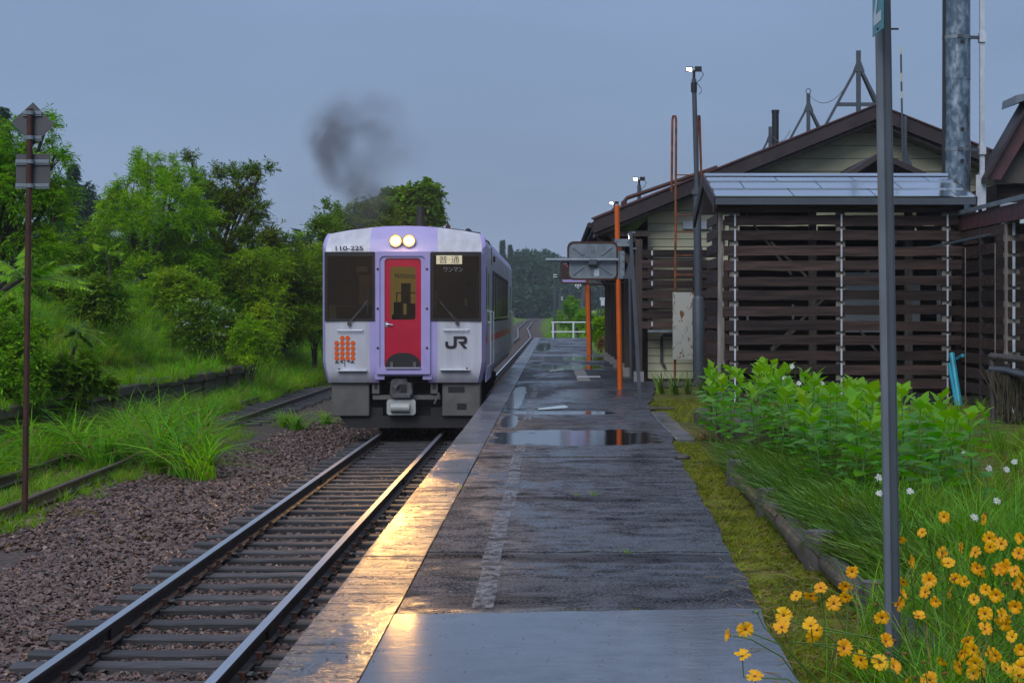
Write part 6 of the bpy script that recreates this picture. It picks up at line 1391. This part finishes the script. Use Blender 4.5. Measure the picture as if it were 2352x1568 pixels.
# weeds in the platform joints
for x, y, s_, lab in ((.20, 14.45, .22, 'green weed tuft in the middle platform joint'), (.34, 14.55, .3, 'larger green weed in the middle platform joint'), (.47, 11.05, .22, 'bright weed tuft in the nearer platform joint'), (.62, 11.1, .12, 'tiny weed right of the bright joint tuft'), (-.8, 15.2, .2, 'weed growing beside the coping'), (-.79, 12.9, .14, 'little weed in the coping seam')):
    o = link('weed', short[0], None, (x, y, -.005)); o.scale = (s_ * 1.6, s_ * .9, s_); tag(o, lab, 'weed')
# iris clump by the lamp pole
for x, y, s_, lab in ((X(1520, 33.5), 33.5, .75, 'spiky green iris clump by the station wall'), (X(1550, 33), 33, .72, 'middle spiky iris clump in front of the rusty ladder'), (X(1580, 33.2), 33.2, .7, 'iris clump at the foot of the tall lamp pole'), (X(1612, 33.4), 33.4, .5, 'low leafy clump right of the tall lamp pole')):
    o = link('iris_clump', tuft(46, .75, .34, .028, .35, 'narcissus', 300 + int(x * 50), 'straw'), None, (x, y, -.03)); o.scale = (s_, s_, s_); tag(o, lab, 'iris', 'spiky clumps by the station wall')
o = link('dry_grass_clump', tuft(70, .3, .4, .008, 1.2, 'straw', 333), None, (1.83, 21.3, -.02)); tag(o, 'brown dry grass tuft between kerb and step block', 'dry grass')
# edging of short logs
lg = 'log edging of the planted bed'
mk = [('dark upright log stub with pale cut top, nearest in the bed edging', 1.60, 8.75, .17, .085), ('upright dark log stub beside drooping leaves in the bed edging', 1.585, 10.55, .20, .09), ('small upright stub midway along the bed edging', 1.60, 13.3, .18, .075), ('black upright stub at the far end of the bed edging', 1.62, 15.6, .20, .09), ('second black stub behind the far one', 1.70, 16.6, .2, .08)]
for lab, x, y, h, r in mk:
    t = thing('log_stub', lab, 'log', (x, y, 0), lg)
    MB().tube([(x, y, -.1), (x + .01, y, h - .01), (x + .01, y, h)], [r * 1.05, r, r * .94], 16).build('stub', 'log', t, smooth=True)
    MB().prism(circ(x + .01, y, r * .9, 16), 'z', h, h + .004).build('cut_end', 'logtop', t)
for y0, y1, x0, r, lab in ((9.0, 10.35, 1.60, .07, 'mossy log lying between the two nearest stubs'), (10.75, 11.5, 1.57, .085, 'thick short log lying beyond the second stub'), (11.5, 12.3, 1.60, .08, 'short log next along the bed edging'), (12.3, 13.15, 1.62, .085, 'pale rounded log before the small stub'), (13.5, 14.4, 1.62, .08, 'mossy log beyond the small stub'), (14.4, 15.4, 1.64, .085, 'grey log at the far end of the bed edging'), (7.3, 8.6, 1.62, .07, 'log half hidden in flowers at the near end of the edging')):
    t = thing('edging_log', lab, 'log', (x0, y0, 0), lg)
    MB().tube([(x0, y0, r * .55), (x0 + .01, (y0 + y1) / 2, r * .6), (x0 + .02, y1, r * .5)], [r, r * 1.05, r * .95], 14).build('log', 'log', t, smooth=True)
# narcissus leaves leaning over the edging
def lean_tuft(n, seed, m_='narcissus', h=.42):
    rr = np.random.default_rng(seed); mb = MB()
    for i in range(n):
        p = Vector((rr.normal(0, .07), rr.normal(0, .07), -.03)); l_ = h * rr.uniform(.6, 1.15); a = rr.normal(math.pi + .35, .45); out_ = Vector((math.cos(a), math.sin(a), 0)); dr = rr.uniform(.25, .9); sd = Vector((-out_.y, out_.x, rr.normal(0, .5))).normalized(); w_ = rr.uniform(.009, .016); vs = []
        for j in range(5):
            t = j / 4; q = p + Vector((0, 0, 1)) * l_ * (t * .85 - dr * .4 * t * t) + out_ * l_ * (t * .35 + dr * .5 * t * t); ww = w_ * (1 - t ** 3) * .5 + .001; vs += [q - sd * ww, q + sd * ww]
        mb.add(vs, [(2*j, 2*j+1, 2*j+3, 2*j+2) for j in range(4)], 1 if rr.random() < .08 else 0)
    return mb.mesh('leaf_bunch', [m_, 'straw'], recalc=False)
P = np.concatenate([area_pts(420, 1.84, 2.6, 9.4, 18), area_pts(200, 1.76, 2.1, 9.2, 17.5)]); n = len(P)
scatter('narcissus_leaves', 'bluish strap leaves leaning over the log edging', np.c_[P, np.full(n, -.02)], np.c_[np.zeros((n, 2)), rng.normal(0, .25, n)], np.c_[rng.uniform(.75, 1.2, (n, 1)) * np.ones((1, 3))], [lean_tuft(22, 400 + k) for k in range(5)])
P = np.concatenate([area_pts(200, 2.1, 3.0, 8.8, 12.5)]); n = len(P)
scatter('bed_grass', 'upright soft green grass in the middle of the bed', np.c_[P, np.full(n, -.02)], np.c_[rng.normal(0, .1, (n, 2)), rng.uniform(0, 6.28, n)], np.c_[rng.uniform(.7, 1.1, (n, 1)) * np.ones((1, 3))], [tuft(30, .5, .25, .009, .5, ('grass_d', 'grass_c', 'grass_d')[k], 420 + k) for k in range(3)])

# leafy plants in the crowded bed
def leafmesh(k, m_):
    rr = random.Random(k); mb = MB()
    # folded leaf with three points, along +x
    out_l = [(0, 0), (.16, .20), (.34, .36), (.46, .50), (.52, .30), (.78, .17), (1, 0)]
    c = [(0, 0, 0), (.3, 0, .0), (.55, 0, -.01), (1, 0, -.16)]
    vs = list(c); 
    for s in (1, -1):
        for x, y in out_l[1:6]: vs.append((x, s * y * rr.uniform(.85, 1.1), .16 * y - .14 * x * x + rr.uniform(-.02, .02)))
    fs = []
    for o in (4, 9): fs += [(0, o, 1), (o, o+1, 1), (o+1, o+2, o+3, 1), (1, o+3, 2), (o+3, o+4, 2), (2, o+4, 3)]
    return mb.add(vs, fs).mesh('leaf', m_, recalc=False)
lfm = [leafmesh(k, 'bedleaf') for k in range(4)]; tipm = [leafmesh(k + 10, 'bedtip') for k in range(3)]
def leafy(x, y, h, label, group):
    t = thing('leafy_plant', label, 'plant', (x, y, -.02), group)
    lean = Vector((random.uniform(-.1, .1), random.uniform(-.1, .1), 0))
    MB().tube([Vector((x, y, -.06)), Vector((x, y, h * .5)) + lean * .4, Vector((x, y, h - .02)) + lean], [.010, .008, .005], 5).build('stem', 'stem', t)
    n = int(8 + h * 19); a = random.uniform(0, 6.28)
    for i in range(n):
        f_ = .22 + .78 * i / n; a += 2.4; z_ = h * f_; top = i >= n - 5
        o = link('leaf', random.choice(tipm if top else lfm), t); el = R(random.uniform(-5, 30)) if not top else R(random.uniform(38, 68))
        r0 = .015 if top else random.uniform(.02, .07); s_ = random.uniform(.11, .15) if top else random.uniform(.13, .19)
        o.location = lean * f_ + Vector((math.cos(a) * r0, math.sin(a) * r0, z_ + .02)); o.rotation_euler = (random.uniform(-.3, .3), -el, a); o.scale = (s_, s_, s_)
pts = []
for i in range(900):
    y = rng.uniform(12.5, 21.5); x = rng.uniform(1.75, 3.9)
    left = np.interp(y, [12.5, 15.2, 17.5, 20.5, 21.5], [2.45, 2.1, 1.95, 1.82, 1.9]); right = np.interp(y, [12.5, 16, 19, 21.5], [3.0, 3.55, 3.9, 4.0])
    if x < left or x > right: continue
    if all((x - a) ** 2 + (y - b_) ** 2 * .55 > .225 ** 2 for a, b_ in pts): pts.append((x, y))
    if len(pts) >= 86: break
for k, (x, y) in enumerate(pts):
    h = rng.uniform(.62, .88) * (1.05 if x < 2.7 else 1.0 if x < 3.2 else .76)
    leafy(x, y, h, 'bright green leafy plant in the crowded bed before the slatted shed', 'leafy plants in the crowded bed')
leafy(X(1760, 20.3), 20.3, .94, 'tallest leafy shoot rising above the crowded bed', 'leafy plants in the crowded bed')
leafy(X(1645, 21), 21., .72, 'leafy plant at the left corner of the bed by the step block', 'leafy plants in the crowded bed')
for q, y, h, lab in ((2180, 17.5, .5, 'small leafy plant right of the grey sign post below the footing'), (2130, 19, .55, 'leafy plant standing apart near the turquoise pipes'), (2270, 20.5, .38, 'young leafy plant before the brushwood fence')):
    leafy(X(q, y), y, h, lab, None)

# flowers
def petal_mesh(k, m_, L_=1., W_=.36, n=3, cup=.12):
    rr = random.Random(k); vs = []; S = 4
    for j in range(S + 1):
        t = j / S; wd_ = W_ * (.35 + .65 * math.sin(min(1, t * 1.15) * math.pi / 2)) * (1 if t < .95 else .82); x = .14 + t * (L_ - .14) * (1. if j < S else .97)
        for i in (-1, 0, 1): vs.append((x - (.06 if j == S and i == 0 else 0) + rr.uniform(-.015, .015), i * wd_, cup * (t - .9 * t * t) * 1.6 + (.05 if i else 0.) * t))
    fs = [(j*3+i, (j+1)*3+i, (j+1)*3+i+1, j*3+i+1) for j in range(S) for i in range(2)]
    return MB().add(vs, fs).mesh('petal', m_, recalc=False)
pet = [petal_mesh(k, 'petal', 1., .27, cup=.3) for k in range(4)]; wpet = [petal_mesh(k, 'petal_white', 1., .12) for k in range(2)]
def dome(m_, r, h):
    mb = MB(); vs = [(r * math.cos(e_) * math.cos(a), r * math.cos(e_) * math.sin(a), h * math.sin(e_)) for e_ in (-.5, 0, .5, 1.) for a in np.arange(0, 6.28, .785)] + [(0, 0, h)]
    fs = [(i*8+j, i*8+(j+1) % 8, (i+1)*8+(j+1) % 8, (i+1)*8+j) for i in range(3) for j in range(8)] + [(24+j, 24+(j+1) % 8, 32) for j in range(8)] + [tuple(range(8))[::-1]]
    return mb.add(vs, fs).mesh('eye', m_, smooth=True)
eye_o, eye_w, bud_m = dome('eye', .20, .12), dome('eye_y', .26, .15), dome('stem', .55, .6)
def flower(c, rad, face, label, kind='coreopsis', np_=8, group=None, root=None, close=0.):
    c = Vector(c); t = thing('coreopsis_flower' if kind == 'coreopsis' else 'daisy', label, 'flower' if kind == 'coreopsis' else 'daisy', tuple(c), group)
    rot = Vector(face).to_track_quat('Z', 'Y')
    for i in range(np_):
        o = link('petal', random.choice(pet if kind == 'coreopsis' else wpet), t); a = 6.2832 * i / np_ + random.uniform(-.12, .12)
        m = rot.to_matrix().to_4x4() @ Matrix.Rotation(a, 4, 'Z') @ Matrix.Rotation(-R(random.uniform(-12, 16)) - close, 4, 'Y') @ Matrix.Scale(rad * random.uniform(.88, 1.08), 4)
        o.matrix_basis = m
    o = link('eye', eye_o if kind == 'coreopsis' else eye_w, t); o.matrix_basis = rot.to_matrix().to_4x4() @ Matrix.Scale(rad, 4)
    b_ = Vector(root) if root else Vector((c.x + random.uniform(-.04, .25), c.y + random.uniform(-.1, .35), -.03))
    bk = c - Vector(face).normalized() * .012; mid = bk - Vector(face).normalized() * .07 + Vector((0, 0, -.01)); m2 = mid.lerp(b_, .45) + Vector((0, 0, .12 * (mid - b_).length))
    MB().tube([bk, mid, m2, b_], [.0022, .0025, .003, .0035], 4, cap=False).build('stem', 'stem', t)
# x, y in the photograph's display pixels
FL = [(2168, 1186), (2118, 1222), (2066, 1237), (2134, 1330), (2195, 1327), (2075, 1335), (2150, 1380), (2110, 1415), (2237, 1376), (2290, 1305), (2308, 1300), (2300, 1248), (2165, 1270), (2178, 1293), (2205, 1258), (2240, 1268), (2272, 1235), (2345, 1235), (2340, 1270), (2258, 1192), (1957, 1312), (1942, 1345), (1885, 1350), (1862, 1367), (1829, 1368), (1915, 1385), (1942, 1370), (2026, 1417), (1712, 1444), (1677, 1458), (1800, 1412), (1796, 1440), (1862, 1437), (1868, 1458), (1876, 1446), (1705, 1506), (1734, 1552), (1938, 1487), (1978, 1514), (2020, 1520), (2034, 1472), (2052, 1530), (2165, 1515), (2205, 1530), (2240, 1520), (2223, 1472), (2236, 1545), (2300, 1412), (2310, 1430), (2332, 1392), (2288, 1365), (2330, 1340), (2348, 1330), (2262, 1408), (2135, 1560), (2080, 1560), (2310, 1535), (2345, 1490), (2340, 1550), (2090, 1290), (2255, 1310), (2180, 1360), (2062, 1385), (2270, 1500), (2325, 1462), (2215, 1335)]
for _ in range(16): FL.append((float(rng.uniform(2065, 2350)), float(rng.uniform(1235, 1562))))
fg = 'orange yellow flowers in the foreground patch'
sp_lab = {28: 'open yellow flower facing the lens over the wet concrete', 29: 'leftmost yellow flower seen side on over the wet concrete', 27: 'big orange flower in front of the grey sign post', 35: 'drooping yellow flower low over the wet concrete', 36: 'lowest yellow flower over the wet concrete corner', 0: 'topmost orange flower of the patch behind the sign post', 25: 'large orange flower facing out beside the moss strip', 4: 'wide open eight petalled flower right of the sign post'}
for k, (dx, dy) in enumerate(FL):
    Y_ = float(np.interp(dy, [1180, 1300, 1400, 1568], [8.1, 7.5, 6.9, 6.25])) + rng.normal(0, .12)
    if dx < 1960 and dy < 1400: Y_ += .3
    c = V(dx, dy, Y_); fc = Vector((rng.normal(-.2, .8), -1., rng.normal(.1, .65)))
    if k in (25, 27, 28, 4, 9, 10, 3): fc = Vector((rng.normal(0, .2), -1, rng.normal(.1, .15)))
    if k == 29: fc = Vector((-1, -.25, .1))
    if k in (35, 36): fc = Vector((-.1, -.4, .9))
    lab = sp_lab.get(k, 'orange yellow flower among the thin stems of the foreground patch')
    root = (c.x + rng.uniform(.35, .7), c.y + .2, -.03) if dx < 1900 and dy > 1400 else None
    flower(c, rng.uniform(.024, .037), fc, lab, group=fg if k not in sp_lab else None, root=root, close=.25 if rng.random() < .3 else 0.)
for k, (dx, dy) in enumerate([(1738, 1405), (2013, 1340), (2010, 1388), (2078, 1500), (2055, 1470), (2170, 1545), (2120, 1520), (2282, 1300), (2265, 1180), (2310, 1340), (2100, 1555), (2190, 1330), (2250, 1372), (2040, 1500)]):
    Y_ = float(np.interp(dy, [1180, 1300, 1400, 1568], [8.1, 7.5, 6.9, 6.25])); c = V(dx, dy, Y_)
    t = thing('flower_bud', 'round green bud hanging alone over the wet concrete edge' if k == 0 else 'closed brownish seed head among the foreground flowers', 'bud', tuple(c), None if k == 0 else 'seed heads among the flowers')
    o = link('bud', bud_m if k == 0 else eye_o, t); q = .016 if k == 0 else .05; o.scale = (q, q, q)
    MB().tube([c, c + Vector((.03, .02, -.06)), Vector((c.x + rng.uniform(.1, .4), c.y + .15, -.03))], .0026, 4, cap=False).build('stem', 'stem', t)
DS = [(2090, 1128, 10.5, 'white daisy with drooping petals right of the sign post'), (2238, 1188, 9.4, 'white daisy facing out above the orange flowers'), (2018, 1096, 11.5, 'white daisy left against the sign post'), (2020, 1133, 11., 'lower white daisy half behind the sign post'), (1820, 842, 17.5, 'drooping white daisy on a tall stalk above the leafy bed'), (1802, 868, 18, 'small daisy left of the tall stalked one'), (1835, 880, 18, 'daisy low over the leafy bed beside the tall one'), (1872, 884, 18, 'flat white daisy over the middle of the leafy bed'), (1887, 879, 18, 'daisy beside the flat one over the leafy bed'), (2272, 1075, 14, 'daisy in the weeds at right'), (2312, 1078, 14, 'daisy pair member at the right margin'), (2330, 1060, 14.5, 'upper daisy at the right margin'), (2290, 1150, 11, 'lone daisy above the flower patch at right'), (2155, 952, 24, 'tiny daisy under the turquoise pipes'), (2168, 948, 24, 'second tiny daisy under the turquoise pipes'), (2215, 1040, 16, 'daisy with drooping petals in the weedy ground')]
for dx, dy, Y_, lab in DS:
    c = V(dx, dy, Y_); flower(c, .026 if Y_ < 12 else .029, (rng.normal(0, .3), -.8, rng.uniform(.1, .9)), lab, 'daisy', 13, root=(c.x + rng.uniform(-.03, .12), c.y + .1, -.03))
P = area_pts(860, 1.15, 3.6, 5.6, 9.2); P = P[P[:, 0] > np.interp(P[:, 1], [5.6, 7, 8, 9.2], [1.12, 1.25, 1.55, 1.7]) + rng.normal(0, .08, len(P))]; n = len(P)
scatter('flower_foliage', 'bright green thin leaves and stems below the orange flowers', np.c_[P, np.full(n, -.02)], np.c_[rng.normal(0, .12, (n, 2)), rng.uniform(0, 6.28, n)], np.c_[rng.uniform(.6, 1.15, (n, 1)) * np.ones((1, 3))], [tuft(30, .4, .3, .006, .55, ('grass_d', 'grass_c', 'grass_a')[k % 3], 500 + k, 'straw') for k in range(4)] + [lean_tuft(16, 520, 'grass_d', .45)])
P = area_pts(420, 2.9, 6.5, 9.5, 20); n = len(P)
scatter('garden_weeds', 'feathery wild weeds on the garden ground at right', np.c_[P, ground(P[:, 0], P[:, 1])], np.c_[rng.normal(0, .1, (n, 2)), rng.uniform(0, 6.28, n)], np.c_[rng.uniform(.5, 1.1, (n, 1)) * np.ones((1, 3))], [tuft(24, .45, .2, .006, .3, 'grass_d', 540), tuft(20, .3, .25, .008, .6, 'moss', 541)])

# ------------------------------------------------------------------ air: haze and the exhaust
hz = MB().box((-640, -44, -4.5), (540, 1010, 42)).build('haze', 'under'); hz['kind'] = 'stuff'; hz['label'] = 'pale wet evening haze filling the air'
m = bpy.data.materials.new('haze_air'); m.use_nodes = True; nt = m.node_tree; nt.nodes.clear()
o_ = nt.nodes.new('ShaderNodeOutputMaterial'); pv = nt.nodes.new('ShaderNodeVolumePrincipled')
pv.inputs['Color'].default_value = (.86, .9, .97, 1); pv.inputs['Density'].default_value = .00042; pv.inputs['Anisotropy'].default_value = .6
nt.links.new(pv.outputs[0], o_.inputs['Volume']); hz.data.materials.clear(); hz.data.materials.append(m)
b = NB('exhaust'); b.t.nodes.remove(b.out); b.out = b.n('ShaderNodeOutputMaterial')
blobs = [(775, 285, 50, .9), (762, 330, 44, 1.1), (780, 375, 44, 1.1), (796, 420, 30, 1.3), (806, 458, 22, 1.2), (815, 490, 20, 1.3), (826, 512, 16, 1.2), (838, 300, 44, .45), (880, 270, 44, .32), (850, 250, 36, .3), (860, 350, 44, .4), (905, 335, 44, .3), (835, 400, 40, .6), (836, 445, 34, .8), (852, 478, 28, 1.1), (870, 440, 30, .6), (945, 345, 36, .2), (740, 300, 30, .5), (880, 395, 30, .3)]
YB = 43.0; acc = None
wv = b.n('ShaderNodeTexNoise'); wv.inputs['Scale'].default_value = 1.5; wv.inputs['Detail'].default_value = 3; b.l(b.pos, wv.inputs['Vector'])
wa = b.n('ShaderNodeVectorMath'); wa.operation = 'MULTIPLY_ADD'; b.l(wv.outputs['Color'], wa.inputs[0]); wa.inputs[1].default_value = (.8, .8, .8); wa.inputs[2].default_value = (-.4, -.4, -.4)
wp = b.n('ShaderNodeVectorMath'); wp.operation = 'ADD'; b.l(b.pos, wp.inputs[0]); b.l(wa.outputs[0], wp.inputs[1])
nz = b.noise(1.1, 4, dist=.8); nzf = b.ramp(nz, .32, .72, .3, 1.45)
for dx, dy, r, k in blobs:
    c = V(dx, dy, YB); d = b.n('ShaderNodeVectorMath'); d.operation = 'DISTANCE'; b.l(wp.outputs[0], d.inputs[0]); d.inputs[1].default_value = tuple(c)
    rr_ = r / F * YB; g = b.n('ShaderNodeMapRange'); g.interpolation_type = 'SMOOTHSTEP'; b.l(d.outputs['Value'], g.inputs[0]); g.inputs[1].default_value = rr_ * 1.75; g.inputs[2].default_value = 0.; g.inputs[3].default_value = 0.; g.inputs[4].default_value = k
    g = g.outputs[0]; acc = g if acc is None else b.math('ADD', acc, g)
pv = b.n('ShaderNodeVolumePrincipled'); pv.inputs['Color'].default_value = (.24, .21, .215, 1); b.l(b.math('MULTIPLY', b.math('MULTIPLY', acc, nzf), 1.1), pv.inputs['Density']); b.l(pv.outputs[0], b.out.inputs['Volume'])
p0, p1 = V(650, 530, YB), V(1020, 180, YB)
sk = MB().box((p0.x, YB - 1.2, p0.z), (p1.x, YB + 1.2, p1.z)).build('smoke', 'under'); sk.data.materials.clear(); sk.data.materials.append(b.m); sk['kind'] = 'stuff'; sk['label'] = 'dark diesel exhaust drifting above the railcar'
